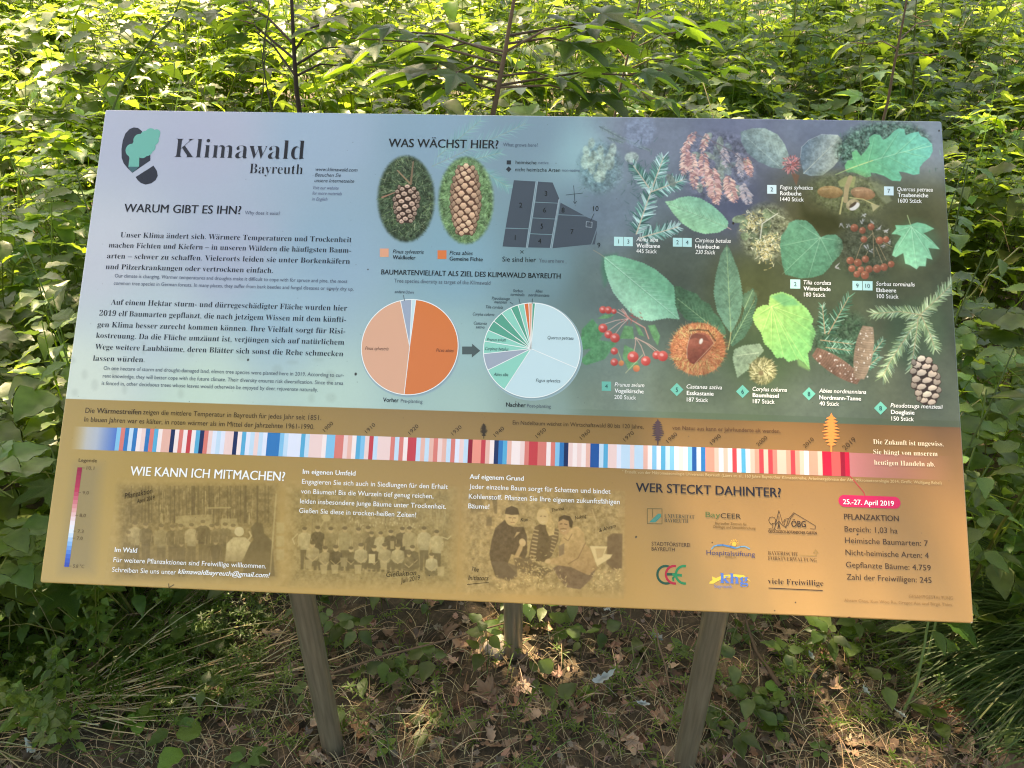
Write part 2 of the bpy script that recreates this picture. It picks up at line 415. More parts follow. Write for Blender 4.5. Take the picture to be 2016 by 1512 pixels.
# where the undergrowth grows: a wall of plants behind the board, thinning out only in depth
P = []; S = []
def try_pts(nn, x0, x1, y0, y1, dens_ok, smin, smax):
    xs = rng.uniform(x0, x1, nn); ys = rng.uniform(y0, y1, nn)
    for x, y in zip(xs, ys):
        if not dens_ok(x, y): continue
        P.append((x, y, float(gh(x, y))-.02)); S.append(rng.uniform(smin, smax))
def edge(x):      # front line of the undergrowth
    return .95 + .10*math.sin(x*2.1) - .55*min(1, max(0, abs(x)-.95)*1.4) + .12*math.sin(x*5+1)
def clump(x, y): return vnoise(np.array([x*1.1+40]), np.array([y*1.1+40]), 12)[0]
try_pts(200, -3.0, 3.2, .2, 1.7, lambda x, y: y > edge(x), .45, .95)
try_pts(260, -2.4, 2.5, .15, 1.7, lambda x, y: abs(x) > .98 + .0*y and y > .15+.25*max(0, 1.25-abs(x)), .55, 1.05)
try_pts(60, -2.0, -.95, -.15, .6, lambda x, y: True, .22, .42)
try_pts(330, -4.0, 4.2, 1.5, 3.2, lambda x, y: clump(x, y) > .30, .75, 1.25)
try_pts(420, -5.5, 5.5, 3.0, 5.0, lambda x, y: clump(x, y) > .25, 1.0, 1.65)
try_pts(520, -8.5, 8.5, 5.0, 9, lambda x, y: abs(x) < 1.5+.85*y, 1.3, 2.0)
try_pts(500, -20, 20, 9, 22, lambda x, y: abs(x) < 2+.85*y, 1.5, 2.4)
P = np.array(P); S = np.array(S)
scatter_object('undergrowth', P, S, rng.uniform(0, 6.28, len(P)), rng.uniform(-.16, .16, (len(P), 2)), proto_col,
               'dense mass of brambles and nettles filling the forest clearing behind the board', 'undergrowth')
# ------------------------------------------------------------------ the board: frame of its face
BW, BH = 1.6, 0.9
VD = np.array([0, math.cos(SLOPE), math.sin(SLOPE)]); ND = np.array([0, -math.sin(SLOPE), math.cos(SLOPE)])
ORG = np.array([-BW/2, 0, GZ])
# rectification of positions measured on the photograph to millimetres on the face (u right, v up)
def _hom(src, dst):
    A = []
    for (x, y), (a, b) in zip(src, dst):
        A.append([x, y, 1, 0, 0, 0, -a*x, -a*y, -a]); A.append([0, 0, 0, x, y, 1, -b*x, -b*y, -b])
    return np.linalg.svd(np.array(A))[2][-1].reshape(3, 3)
HM = _hom([(207, 215), (1854, 238), (1918, 1228), (78, 1147)], [(0, 900), (1600, 900), (1600, 0), (0, 0)])
def mm(p):
    p = np.atleast_2d(np.asarray(p, dtype=float)); q = np.c_[p, np.ones(len(p))] @ HM.T
    return q[:, :2]/q[:, 2:]

# ------------------------------------------------------------------ raster of the print (soft pictures and gradients)
KS = 1.5; CW, CH = int(1600*KS), int(900*KS)
def cv(p):
    q = mm(p); return np.stack([q[:, 0]*KS, (900-q[:, 1])*KS], -1)
yy, xx = np.mgrid[0:CH, 0:CW].astype(np.float32)
def cnoise(sx, sy, seed, octv=3):
    rg = np.random.default_rng(seed); out = np.zeros((CH, CW), np.float32); amp = 1; tot = 0
    for _ in range(octv):
        w_, h_ = int(CW/sx)+3, int(CH/sy)+3
        g = rg.random((h_, w_)).astype(np.float32)
        fx = xx[0]/sx; fy = yy[:, 0]/sy; ix = fx.astype(int); iy = fy.astype(int); ux = fx-ix; uy = fy-iy
        ux = ux*ux*(3-2*ux); uy = uy*uy*(3-2*uy)
        a = g[iy][:, ix]*(1-ux)+g[iy][:, ix+1]*ux; b = g[iy+1][:, ix]*(1-ux)+g[iy+1][:, ix+1]*ux
        out += amp*(a*(1-uy[:, None])+b*uy[:, None]); tot += amp; amp *= .55; sx = max(1.2, sx/2); sy = max(1.2, sy/2)
    return out/tot - .5
NA = cnoise(9, 9, 1, 3); NB = cnoise(60, 60, 2, 4); NC = cnoise(4, 4, 3, 2)
# gradient background: colours between control points
CTL = [(215,230,172,182,205),(400,260,170,180,205),(640,260,150,178,205),(850,260,130,165,190),(1050,260,118,150,170),(1150,300,95,135,160),
 (200,500,190,200,215),(450,500,165,180,205),(650,500,140,175,200),(900,520,125,170,192),(1080,530,112,150,165),
 (160,760,205,222,214),(400,780,190,218,208),(650,790,178,210,204),(900,800,160,195,192),(1080,800,135,165,163),
 (300,640,178,200,212),(560,620,150,185,205),(900,690,150,190,195),
 (1250,270,62,72,110),(1450,270,58,66,112),(1620,260,60,72,115),(1830,270,72,88,120),
 (1200,420,80,100,125),(1450,400,52,58,95),(1600,420,62,58,32),(1820,440,58,58,30),
 (1170,560,72,92,98),(1300,540,52,62,58),(1480,560,50,56,30),(1650,540,50,62,45),(1840,600,52,62,45),
 (1160,700,85,108,105),(1180,790,95,112,102),(1400,790,72,88,72),(1600,800,62,78,72),(1860,800,60,70,58),(1500,700,40,62,38),(1870,480,50,52,38)]
bx = 40
gxs, gys = np.meshgrid(np.linspace(0, CW, bx*2), np.linspace(0, CH, bx))
CTL = [(x, y, a, b*.965, c*.945) if x < 1130 else ((x, y, a+44, b+42, c+26) if y < 320 else (x, y, a+18, b+17, c+12)) for x, y, a, b, c in CTL]
cc = cv([(c[0], c[1]) for c in CTL]); cl = np.array([c[2:] for c in CTL])/255.
d2 = ((gxs[..., None]-cc[:, 0])**2 + (gys[..., None]-cc[:, 1])**2)/150.0**2
wt = 1/(d2+.12)**1.7; low = (wt[..., None]*cl).sum(2)/wt.sum(2)[..., None]
ix = np.clip(xx[0]/CW*(bx*2-1), 0, bx*2-1.001); iy = np.clip(yy[:, 0]/CH*(bx-1), 0, bx-1.001)
a0 = ix.astype(int); b0 = iy.astype(int); ua = (ix-a0)[None, :, None]; ub = (iy-b0)[:, None, None]
IMG = ((low[b0][:, a0]*(1-ua)+low[b0][:, a0+1]*ua)*(1-ub) + (low[b0+1][:, a0]*(1-ua)+low[b0+1][:, a0+1]*ua)*ub).astype(np.float32)
IMG += (NB*.035)[..., None]*np.clip((xx/CW-.55)*4, 0, 1)[..., None]*np.array([1, 1.1, .7], np.float32)

def _put(x0, x1, y0, y1, mask, col):
    reg = IMG[y0:y1, x0:x1]; IMG[y0:y1, x0:x1] = reg*(1-mask[..., None])+col*mask[..., None]
def poly(pts, col, alpha=1.0, soft=1.0, tex=0.0, col2=None, grad=None, raw=False, wob=0.0):
    q = np.asarray(pts, dtype=float) if raw else cv(pts)
    pad = soft+2+wob
    x0 = max(0, int(q[:, 0].min()-pad)); x1 = min(CW, int(q[:, 0].max()+pad)+1); y0 = max(0, int(q[:, 1].min()-pad)); y1 = min(CH, int(q[:, 1].max()+pad)+1)
    if x1 <= x0 or y1 <= y0: return
    X = xx[y0:y1, x0:x1]; Y = yy[y0:y1, x0:x1]
    if wob: X = X+NA[y0:y1, x0:x1]*wob*2; Y = Y+NC[y0:y1, x0:x1]*wob*2
    ins = np.zeros(X.shape, bool); dm = np.full(X.shape, 1e9, np.float32)
    for i in range(len(q)):
        ax, ay = q[i]; bx_, by_ = q[(i+1) % len(q)]
        if ay != by_:
            c = (ay > Y) != (by_ > Y); ins ^= c & (X < (bx_-ax)*(Y-ay)/(by_-ay)+ax)
        ex, ey = bx_-ax, by_-ay; t = np.clip(((X-ax)*ex+(Y-ay)*ey)/(ex*ex+ey*ey+1e-9), 0, 1)
        np.minimum(dm, (X-ax-t*ex)**2+(Y-ay-t*ey)**2, out=dm)
    sd_ = np.sqrt(dm)*np.where(ins, 1, -1)
    mask = np.clip(.5+sd_/max(soft, .7), 0, 1)*alpha
    if soft > 3: mask = mask*mask*(3-2*mask) if alpha == 1 else mask
    c = np.broadcast_to(np.asarray(col, np.float32)/255., X.shape+(3,))
    if col2 is not None:
        (g0, g1) = cv(grad) if grad is not None and not raw else (q[0], q[len(q)//2])
        dv = g1-g0; t = np.clip(((X-g0[0])*dv[0]+(Y-g0[1])*dv[1])/(dv@dv+1e-9), 0, 1)[..., None]
        c = c*(1-t)+np.asarray(col2, np.float32)/255.*t
    if tex: c = c*(1+tex*2*NA[y0:y1, x0:x1, None])+tex*.5*NC[y0:y1, x0:x1, None]
    _put(x0, x1, y0, y1, mask, c)
def ell(c, rx, ry, ang=0, col=(0, 0, 0), n=28, **k):
    t = np.linspace(0, 2*math.pi, n, endpoint=False); a = math.radians(ang)
    x = rx*np.cos(t); y = ry*np.sin(t)
    poly(np.stack([c[0]+x*math.cos(a)-y*math.sin(a), c[1]+x*math.sin(a)+y*math.cos(a)], -1), col, **k)
def stroke(a, b, w0, w1, col, alpha=1.0):
    """tapered stroke between two photograph positions, widths in photograph pixels"""
    (ax, ay), (bx_, by_) = cv([a, b]); k = 1.3; r_ = max(w0, w1)*k+1.5
    x0 = max(0, int(min(ax, bx_)-r_)); x1 = min(CW, int(max(ax, bx_)+r_)+2); y0 = max(0, int(min(ay, by_)-r_)); y1 = min(CH, int(max(ay, by_)+r_)+2)
    if x1 <= x0 or y1 <= y0: return
    X = xx[y0:y1, x0:x1]; Y = yy[y0:y1, x0:x1]; ex, ey = bx_-ax, by_-ay
    t = np.clip(((X-ax)*ex+(Y-ay)*ey)/(ex*ex+ey*ey+1e-9), 0, 1)
    d = np.hypot(X-ax-t*ex, Y-ay-t*ey); w_ = (w0*(1-t)+w1*t)*k*.5
    _put(x0, x1, y0, y1, np.clip(w_-d+.5, 0, 1)*np.clip(w_+.35, 0, 1)*alpha, np.asarray(col, np.float32)/255.)
def line(pts, w_, col, alpha=1.0):
    for a, b in zip(pts[:-1], pts[1:]): stroke(a, b, w_, w_, col, alpha)
R = random.Random(3)
def jc(c, v=.12): k = 1+R.uniform(-v, v); return tuple(min(255, x*k) for x in c)
def Z(o, s, pts): return [(o[0]+x/s, o[1]+y/s) for x, y in pts]      # measured on an enlargement with origin o and scale s
def needles(a, b, n, ln, cols, spread=60, w_=1.2, stem=(150, 120, 90), sw=2.0, alpha=1.0, tip=.75):
    a = np.array(a, float); b = np.array(b, float); d = (b-a)/np.linalg.norm(b-a)
    for i in range(n):
        f = (i+R.random())/n; p = a+(b-a)*f
        for s in (-1, 1):
            an = math.radians(R.gauss(spread*(1-.35*f), 9))*s; l = ln*R.uniform(.7, 1.1)*(tip+(1-tip)*math.sin(math.pi*min(1, f+.1)))
            v = np.array([d[0]*math.cos(an)-d[1]*math.sin(an), d[0]*math.sin(an)+d[1]*math.cos(an)])
            stroke(p, p+v*l, w_*1.2, w_*.5, jc(R.choice(cols), .15), alpha)
    stroke(a, b, sw, sw*.6, stem, alpha)
def veins(a, b, n, ln, ang, col, alpha=.5, w_=.9, side=(1, -1), widths=None):
    a = np.array(a, float); b = np.array(b, float); d = (b-a)/np.linalg.norm(b-a); stroke(a, b, w_*1.8, w_, col, min(1, alpha*1.6))
    for i in range(n):
        f = (i+.5)/n; p = a+(b-a)*f
        for s in side:
            an = math.radians(ang)*s; l = ln*math.sin(math.pi*min(1, (f*.85+.12)))
            v = np.array([d[0]*math.cos(an)-d[1]*math.sin(an), d[0]*math.sin(an)+d[1]*math.cos(an)]); stroke(p, p+v*l, w_, w_*.4, col, alpha)
def serrate(pts, n=3, amp=1.6):
    out = []; P_ = np.array(pts, float); c = P_.mean(0)
    for i in range(len(P_)):
        a, b = P_[i], P_[(i+1) % len(P_)]; k = max(1, int(np.linalg.norm(b-a)/5.0))
        for j in range(k):
            f = j/k; p = a+(b-a)*f; o_ = (p-c)/np.linalg.norm(p-c); out.append(p); out.append(a+(b-a)*(f+.7/k)+o_*amp)
    return out

def cone(c, rx, ry, ang, n, sw, sh_, light, dark, kind='rhomb', taper=.8, seed=1):
    """cone picture: scales set in a spiral round a spindle, drawn from the base of the picture upwards"""
    r_ = random.Random(seed); a = math.radians(ang); items = []
    prof = lambda v: math.sin(math.pi*(.10+.80*v**taper))**.62
    for k in range(n):
        v = (k+.5)/n; th = k*2.39996; ct = math.cos(th)
        if ct < -.12: continue
        items.append((v, math.sin(th)*prof(v)*rx, -ry+2*ry*v, max(.12, ct)))
    out_l = [(sg*rx*prof(q)*1.02, -ry+2*ry*q) for sg, qs in ((1, np.linspace(0, 1, 14)), (-1, np.linspace(1, 0, 14))) for q in qs]
    tr_ = lambda x, y: (c[0]+x*math.cos(a)-y*math.sin(a), c[1]+x*math.sin(a)+y*math.cos(a))
    poly([tr_(*q) for q in out_l], dark, soft=2.2)
    items.sort(key=lambda q: -q[2])
    for v, x, y, ct in items:
        w_ = sw*(.45+.55*ct)*(.6+.4*prof(v)); h_ = sh_*(.7+.3*prof(v))*r_.uniform(.85, 1.15); b = (.62+.38*ct)*r_.uniform(.92, 1.08)
        x += r_.uniform(-.5, .5)
        if kind == 'rhomb': q = [(x-w_, y-h_*.1), (x-w_*.45, y-h_*.9), (x+w_*.45, y-h_*.9), (x+w_, y-h_*.1), (x+w_*.35, y+h_*.85), (x-w_*.3, y+h_*.9)]
        else: q = [(x-w_, y+h_*.2), (x-w_*.8, y-h_*.6), (x, y-h_), (x+w_*.8, y-h_*.6), (x+w_, y+h_*.2), (x+w_*.4, y+h_*.7), (x-w_*.5, y+h_*.7)]
        cy_ = sum(t[1] for t in q)/len(q)
        poly([tr_(x+(t[0]-x)*1.14, cy_+(t[1]-cy_)*1.22+.5) for t in q], dark, soft=1.1)
        poly([tr_(*t) for t in q], tuple(min(255, u_*b*1.08) for u_ in light), soft=1.3, col2=tuple(u_*b*.74 for u_ in light), grad=[tr_(x, y-h_), tr_(x, y+h_)])
        if kind == 'knob': ell(tr_(x, y), w_*.35, h_*.3, 0, tuple(u_*b*.6 for u_ in light), n=8, soft=1.4, alpha=.8)
# pale spruce twigs behind the heading
for a, b, ln in (((850, 327), (1034, 243), 30), ((861, 308), (946, 236), 26), ((949, 335), (1000, 368), 24), ((900, 322), (985, 300), 22)):
    needles(a, b, 60, ln, [(120, 178, 172), (140, 190, 180), (98, 160, 158)], 48, 1.1, (150, 150, 140), 2.2, .5)
# two oval pictures of cones
ell((799, 391), 56, 85, 0, (62, 78, 58), soft=14, tex=.5)
for i in range(420):
    t = R.uniform(0, 6.28); q = math.sqrt(R.random()); p = (799+50*q*math.cos(t), 391+80*q*math.sin(t)); an = R.gauss(t, .8); l = R.uniform(12, 26)
    stroke(p, (p[0]+l*math.cos(an)*.6, p[1]+l*math.sin(an)*.6), 1.3, .5, jc(R.choice([(120, 140, 95), (70, 98, 70), (150, 160, 125), (38, 52, 40), (30, 42, 34)]), .2), .85)
stroke((808, 362), (813, 318), 5, 3, (130, 105, 85)); stroke((806, 360), (782, 335), 4, 3, (150, 125, 100)); stroke((752, 388), (778, 378), 4, 2, (165, 120, 100))
cone((799, 402), 24, 36, 4, 62, 6.4, 5.2, (222, 186, 166), (58, 38, 34), 'knob', .75, 2)
ell((917, 394), 54, 86, 0, (98, 128, 88), soft=14, tex=.5)
for i in range(420):
    t = R.uniform(0, 6.28); q = math.sqrt(R.random()); p = (917+48*q*math.cos(t), 394+80*q*math.sin(t)); an = R.gauss(t, .8); l = R.uniform(9, 20)
    stroke(p, (p[0]+l*math.cos(an)*.6, p[1]+l*math.sin(an)*.6), 1.2, .5, jc(R.choice([(140, 175, 120), (90, 125, 85), (60, 90, 62), (120, 150, 110)]), .2), .8)
cone((916, 394), 28, 68, 1, 118, 7.4, 6.4, (238, 192, 160), (88, 56, 46), 'rhomb', .95, 3)
# fir flowers, top centre
O3 = (1140, 230); s5 = 5.04
ell((1180, 330), 42, 50, 0, (92, 128, 135), alpha=.6, soft=24, tex=.5)
for i in range(60):
    t = R.uniform(0, 6.28); p = (1182+R.gauss(0, 26), 345+R.gauss(0, 22)); stroke(p, (p[0]+9*math.cos(t), p[1]+9*math.sin(t)), 1.2, .6, jc((80, 120, 105), .2), .5)
for x, y, rx, ry in ((120, 260, 34, 55), (70, 340, 36, 60), (210, 330, 34, 50), (330, 330, 38, 75), (150, 400, 40, 70), (215, 410, 34, 60), (60, 440, 45, 80), (120, 480, 40, 90), (300, 440, 50, 90), (225, 520, 50, 70), (520, 400, 70, 55), (200, 590, 60, 60)):
    ell(Z(O3, s5, [(x, y)])[0], rx/s5, ry/s5, R.uniform(-12, 12), jc((160, 182, 165), .1), n=14, alpha=.62, soft=5, tex=.35)
for a, b in (((200, 95), (430, 215)), ((280, 205), (430, 250)), ((430, 215), (700, 330))):
    a, b = Z(O3, s5, [a, b]); needles(a, b, 26, 7, [(120, 150, 140), (95, 120, 115)], 50, 1.3, (85, 100, 110), 3, .6)
ell(Z(O3, s5, [(600, 140)])[0], 30, 34, 20, (130, 150, 185), alpha=.42, soft=14, tex=.3)
# silver fir sprig
for i in range(70):
    p = (1258+R.gauss(0, 18), 380+R.gauss(0, 45)); t = R.uniform(0, 6.28); stroke(p, (p[0]+12*math.cos(t), p[1]+12*math.sin(t)), 1.8, .8, jc((48, 96, 92), .2), .5)
fc = [(90, 160, 145), (55, 118, 105), (150, 198, 192), (175, 210, 210), (40, 92, 88)]
for a, b, ln in (((565, 1160), (710, 740), 25), ((710, 740), (835, 400), 22), ((690, 700), (535, 480), 17), ((720, 740), (1050, 615), 22), ((600, 1200), (980, 1090), 20)):
    a, b = Z(O3, s5, [a, b]); needles(a, b, 40, ln, fc, 62, 2.6, (205, 182, 160), 3.0, .95)
# hornbeam fruit
ell((1413, 327), 72, 68, 0, (96, 98, 122), soft=26, alpha=.8, tex=.4)
for i in range(26):
    p = (1413+R.gauss(0, 36), 320+R.gauss(0, 32)); t = R.uniform(0, 180); ell(p, R.uniform(10, 17), R.uniform(5, 8), t, jc(R.choice([(130, 145, 135), (108, 122, 128), (165, 165, 130)]), .12), n=12, alpha=.85, soft=2, tex=.3)
for x0_, y0_, x1_, y1_, wd_, g_ in ((1366, 258, 1340, 300, 9, 0), (1350, 285, 1345, 345, 11, 0), (1362, 300, 1368, 372, 11, 0), (1392, 262, 1380, 300, 8, 0), (1384, 300, 1388, 368, 12, 0), (1402, 330, 1410, 402, 15, 0), (1432, 345, 1446, 398, 14, 0), (1462, 360, 1474, 402, 12, 1), (1468, 308, 1478, 348, 9, 0), (1424, 290, 1430, 330, 9, 1), (1452, 300, 1460, 350, 8, 1)):
    n_ = int(abs(y1_-y0_)*1.5)
    for i in range(n_):
        f = i/n_; p = (x0_+(x1_-x0_)*f+R.gauss(0, 1.5), y0_+(y1_-y0_)*f); wq = wd_*math.sin(math.pi*(.18+.74*f)); s_ = R.choice((-1, 1)); cc_ = R.choice([(214, 160, 158), (190, 128, 124), (232, 186, 168), (150, 98, 100)]) if not g_ else R.choice([(170, 160, 172), (140, 136, 150), (196, 168, 168)])
        poly([p, (p[0]+s_*wq*.6, p[1]+wq*.10), (p[0]+s_*wq*R.uniform(.8, 1.15), p[1]+wq*.62), (p[0]+s_*wq*.35, p[1]+wq*.5)], jc(cc_, .1), soft=1.2, alpha=.85)
line([(1362, 262), (1400, 276), (1440, 297), (1462, 315)], 2.2, (105, 92, 105)); line([(1400, 276), (1425, 310), (1450, 335)], 1.6, (105, 92, 105))
# hornbeam leaf
lf = Z(O3, s5, [(850, 840), (930, 830), (1000, 800), (1090, 788), (1200, 808), (1320, 880), (1420, 970), (1475, 1040), (1465, 1095), (1380, 1145), (1240, 1157), (1130, 1125), (1020, 1050), (930, 950), (885, 880)])
poly(serrate(lf), (135, 200, 150), soft=1.4, tex=.08, col2=(112, 182, 150), grad=Z(O3, s5, [(1060, 1060), (1250, 850)]))
a, b = Z(O3, s5, [(1470, 1095), (865, 850)]); veins(a, b, 13, 34, 40, (195, 228, 190), .5, 1.0); veins((a[0]+2, a[1]+1), (b[0]+2, b[1]+1.5), 13, 34, 40, (80, 140, 105), .35, 1.0); stroke(a, (a[0]+7, a[1]+4), 2, 1.4, (190, 150, 150))
# beech leaves and husk
O4 = (1480, 230)
la = [(1457, 259), (1480, 252), (1505, 252), (1530, 264), (1545, 285), (1552, 305), (1549, 318), (1540, 332), (1520, 330), (1492, 318), (1470, 300), (1459, 280)]
poly(la, (92, 118, 130), soft=1.6, tex=.2, col2=(155, 178, 165), grad=[(1475, 310), (1540, 262)], wob=1.2); veins((1535, 328), (1460, 262), 9, 30, 35, (170, 190, 180), .35)
for i in range(6): stroke((1500+i*7, 256+i*6), (1512+i*6, 292+i*4), 5, 1.5, (180, 196, 180), .22)
lb = Z(O4, s5, [(480, 400), (490, 300), (560, 230), (690, 172), (850, 178), (892, 230), (895, 330), (860, 430), (800, 500), (700, 580), (590, 585), (510, 560)])
poly(lb, (98, 122, 142), soft=1.6, tex=.2, col2=(172, 182, 168), grad=Z(O4, s5, [(520, 330), (830, 420)]), wob=1.2)
a, b = Z(O4, s5, [(510, 560), (880, 200)]); veins(a, b, 9, 28, 38, (205, 205, 185), .45)
line(Z(O4, s5, [(480, 400), (490, 300), (560, 230), (690, 172), (850, 178)]), 1.0, (190, 200, 200), .7)
poly(Z(O4, s5, [(390, 560), (430, 560), (470, 580), (440, 680), (420, 640)]), (125, 78, 60), soft=3, alpha=.8)
for i in range(190):
    t = R.uniform(0, 6.28); q = R.uniform(.1, 1); c0 = Z(O4, s5, [(385, 470)])[0]; p = (c0[0]+17*q*math.cos(t), c0[1]+17*q*math.sin(t)); v = R.uniform(3, 6)
    stroke(p, (p[0]+v*math.cos(t), p[1]+v*math.sin(t)), 1.8, .6, jc(R.choice([(212, 118, 122), (178, 82, 82), (225, 145, 145), (130, 62, 66)]), .1), .95)
# oak
ell(Z(O4, s5, [(1300, 300)])[0], 92, 50, -6, (62, 98, 82), soft=26, alpha=.9, tex=.8)
for i in range(70):
    p = (1745+R.gauss(0, 55), 290+R.gauss(0, 26)); stroke(p, (p[0]+R.uniform(-3, 3), p[1]+R.uniform(-12, 12)), 3, 1, jc(R.choice([(48, 50, 48), (110, 160, 140), (62, 105, 88), (85, 70, 55)]), .2), .5)
oak = Z(O4, s5, [(930, 540), (918, 480), (950, 430), (1000, 425), (988, 350), (1035, 325), (1080, 385), (1130, 330), (1168, 270), (1158, 205), (1210, 168), (1270, 180), (1300, 228), (1350, 200), (1395, 150), (1450, 112), (1510, 120), (1525, 180), (1580, 158), (1650, 145), (1672, 190), (1730, 210), (1785, 270), (1792, 340), (1760, 400), (1700, 450), (1662, 500), (1660, 565), (1600, 575), (1520, 550), (1455, 540), (1485, 600), (1470, 637), (1390, 632), (1300, 580), (1230, 558), (1175, 550), (1182, 588), (1130, 602), (1060, 570), (1000, 550), (950, 552)])
poly(oak, (92, 186, 120), soft=2, tex=.1, col2=(85, 190, 172), grad=Z(O4, s5, [(1000, 500), (1750, 350)]))
mrb = Z(O4, s5, [(828, 572), (1000, 500), (1200, 430), (1480, 350), (1780, 285)])
line(mrb[:3], 2.2, (190, 215, 135)); line(mrb[2:], 1.4, (165, 220, 180), .8)
for x0_, y0_, x1_, y1_ in ((1050, 485, 990, 360), (1150, 445, 1210, 200), (1280, 410, 1450, 150), (1420, 368, 1640, 170), (1100, 462, 1170, 580), (1220, 425, 1460, 610), (1340, 390, 1640, 540), (1500, 345, 1740, 400), (1560, 330, 1760, 250)):
    a, b = Z(O4, s5, [(x0_, y0_), (x1_, y1_)]); stroke(a, b, 1.5, .6, (150, 215, 165), .6); stroke((a[0]+1.5, a[1]+1.5), (b[0]+1.5, b[1]+1.5), 2.2, 1, (60, 145, 105), .35)
# acorns
ell(Z(O4, s5, [(960, 760)])[0], 78, 42, 8, (100, 104, 66), soft=30, alpha=.75, tex=.4)
poly(Z(O4, s5, [(850, 640), (930, 590), (1030, 590), (1010, 700), (870, 690)]), (158, 160, 95), soft=3, alpha=.85)
poly(Z(O4, s5, [(1180, 640), (1300, 680), (1390, 830), (1330, 860), (1230, 760)]), (128, 134, 100), soft=5, alpha=.7)
for c, rx, ry, an, co, c2 in (((775, 745), 128, 62, 3, (176, 134, 84), (120, 84, 48)), ((1100, 758), 122, 62, 9, (170, 124, 92), (140, 92, 58))):
    p = Z(O4, s5, [c])[0]; ell(p, rx/s5, ry/s5, an, co, soft=1.6, tex=.12, col2=c2, grad=[(p[0], p[1]-8), (p[0], p[1]+13)])
    for k in range(-4, 5): stroke((p[0]-19, p[1]+k*2.2), (p[0]+19, p[1]+k*2.4+2), .8, .6, (196, 152, 100), .3)
    stroke((p[0]-14, p[1]-6), (p[0]+2, p[1]-7), 3, 1, (225, 190, 140), .45)
line(Z(O4, s5, [(975, 600), (940, 700), (925, 830)]), 10, (176, 148, 104)); line(Z(O4, s5, [(900, 800), (872, 960)]), 3.5, (190, 176, 112))
line(Z(O4, s5, [(970, 800), (1100, 815), (1240, 880)]), 2.4, (190, 176, 112)); poly(Z(O4, s5, [(1180, 860), (1270, 880), (1200, 940)]), (170, 160, 115), soft=3)
ell(Z(O4, s5, [(1000, 870)])[0], 14, 11, -20, (172, 150, 110), soft=1.5, tex=.2); ell(Z(O4, s5, [(1018, 888)])[0], 11, 6, -35, (222, 214, 208), soft=1.5); ell(Z(O4, s5, [(1000, 872)])[0], 9, 3, -38, (88, 66, 52), soft=2)
poly(Z(O4, s5, [(480, 830), (560, 940), (830, 980), (900, 1100), (760, 1180), (640, 1130), (500, 1010)]), (52, 50, 24), soft=22, alpha=.8)
# lime blossom
c0 = (1508, 458)
ell(c0, 52, 56, 0, (118, 122, 92), soft=24, alpha=.85, tex=.6)
for i in range(14): ell((c0[0]+R.gauss(0, 26), c0[1]+R.gauss(0, 26)), R.uniform(8, 15), R.uniform(5, 9), R.uniform(0, 180), jc((108, 128, 92), .2), n=12, alpha=.8, soft=2, tex=.3)
for i in range(330):
    ang = R.uniform(0, 6.28); cxx, cyy = R.choice([(1478, 442), (1495, 478), (1512, 490), (1520, 470), (1483, 432), (1505, 505)])
    p = (cxx+R.gauss(0, 9), cyy+R.gauss(0, 9)); stroke(p, (p[0]+6*math.cos(ang), p[1]+6*math.sin(ang)), 1.8, .8, jc(R.choice([(228, 214, 160), (205, 188, 120), (238, 230, 195), (170, 150, 85)]), .08), .9)
line([(1530, 420), (1500, 440), (1496, 470)], 2.2, (210, 208, 190)); line([(1545, 430), (1520, 418), (1510, 410)], 1.6, (180, 185, 150))
# lime leaf
lime = Z(O4, s5, [(280, 1280), (290, 1180), (340, 1120), (370, 1050), (440, 1020), (540, 1030), (600, 1080), (650, 1150), (680, 1195), (740, 1170), (830, 1168), (890, 1220), (902, 1300), (870, 1370), (800, 1440), (760, 1500), (700, 1560), (600, 1590), (480, 1600), (330, 1560), (300, 1450)])
poly(serrate(lime, amp=1.2), (84, 152, 118), soft=1.6, tex=.12, col2=(66, 128, 98), grad=Z(O4, s5, [(600, 1100), (400, 1560)]))
for q_ in ((300, 1560), (280, 1280), (450, 1050), (560, 1590), (890, 1230), (800, 1440)):
    a, b = Z(O4, s5, [(678, 1197), q_]); stroke(a, b, 1.8, .7, (140, 195, 160), .7)
for k in range(7):
    a, b = Z(O4, s5, [(640-k*50, 1235+k*46), (420-k*30, 1120+k*50)]); stroke(a, b, 1, .5, (125, 182, 145), .45)
# service-tree berries
ell(Z(O4, s5, [(1150, 1300)])[0], 58, 56, 0, (72, 74, 60), soft=30, alpha=.6, tex=.5)
for x_, y_ in ((1090, 1040), (1200, 1050), (1130, 1290), (1180, 1330), (1300, 1280), (1350, 1240), (880, 1070), (960, 1080), (1250, 1100), (850, 1480), (1330, 1140), (1110, 970)):
    p = Z(O4, s5, [(x_, y_)])[0]
    for q in range(3): stroke((p[0]+R.uniform(-4, 4), p[1]+R.uniform(-4, 4)), (p[0]+R.uniform(-7, 7), p[1]+R.uniform(-7, 7)), 3.6, 1.0, jc(R.choice([(176, 172, 176), (140, 140, 142), (200, 196, 200)]), .06), .7)
for pts in (((1200, 1150), (1080, 1270), (1030, 1410)), ((1200, 1150), (1210, 1390)), ((1210, 1180), (1330, 1420)), ((1230, 1290), (1300, 1470)), ((1200, 1150), (1180, 1100)), ((1220, 1210), (1390, 1290)), ((1150, 1330), (1125, 1380))):
    line(Z(O4, s5, pts), 1.3, (170, 140, 105), .9)
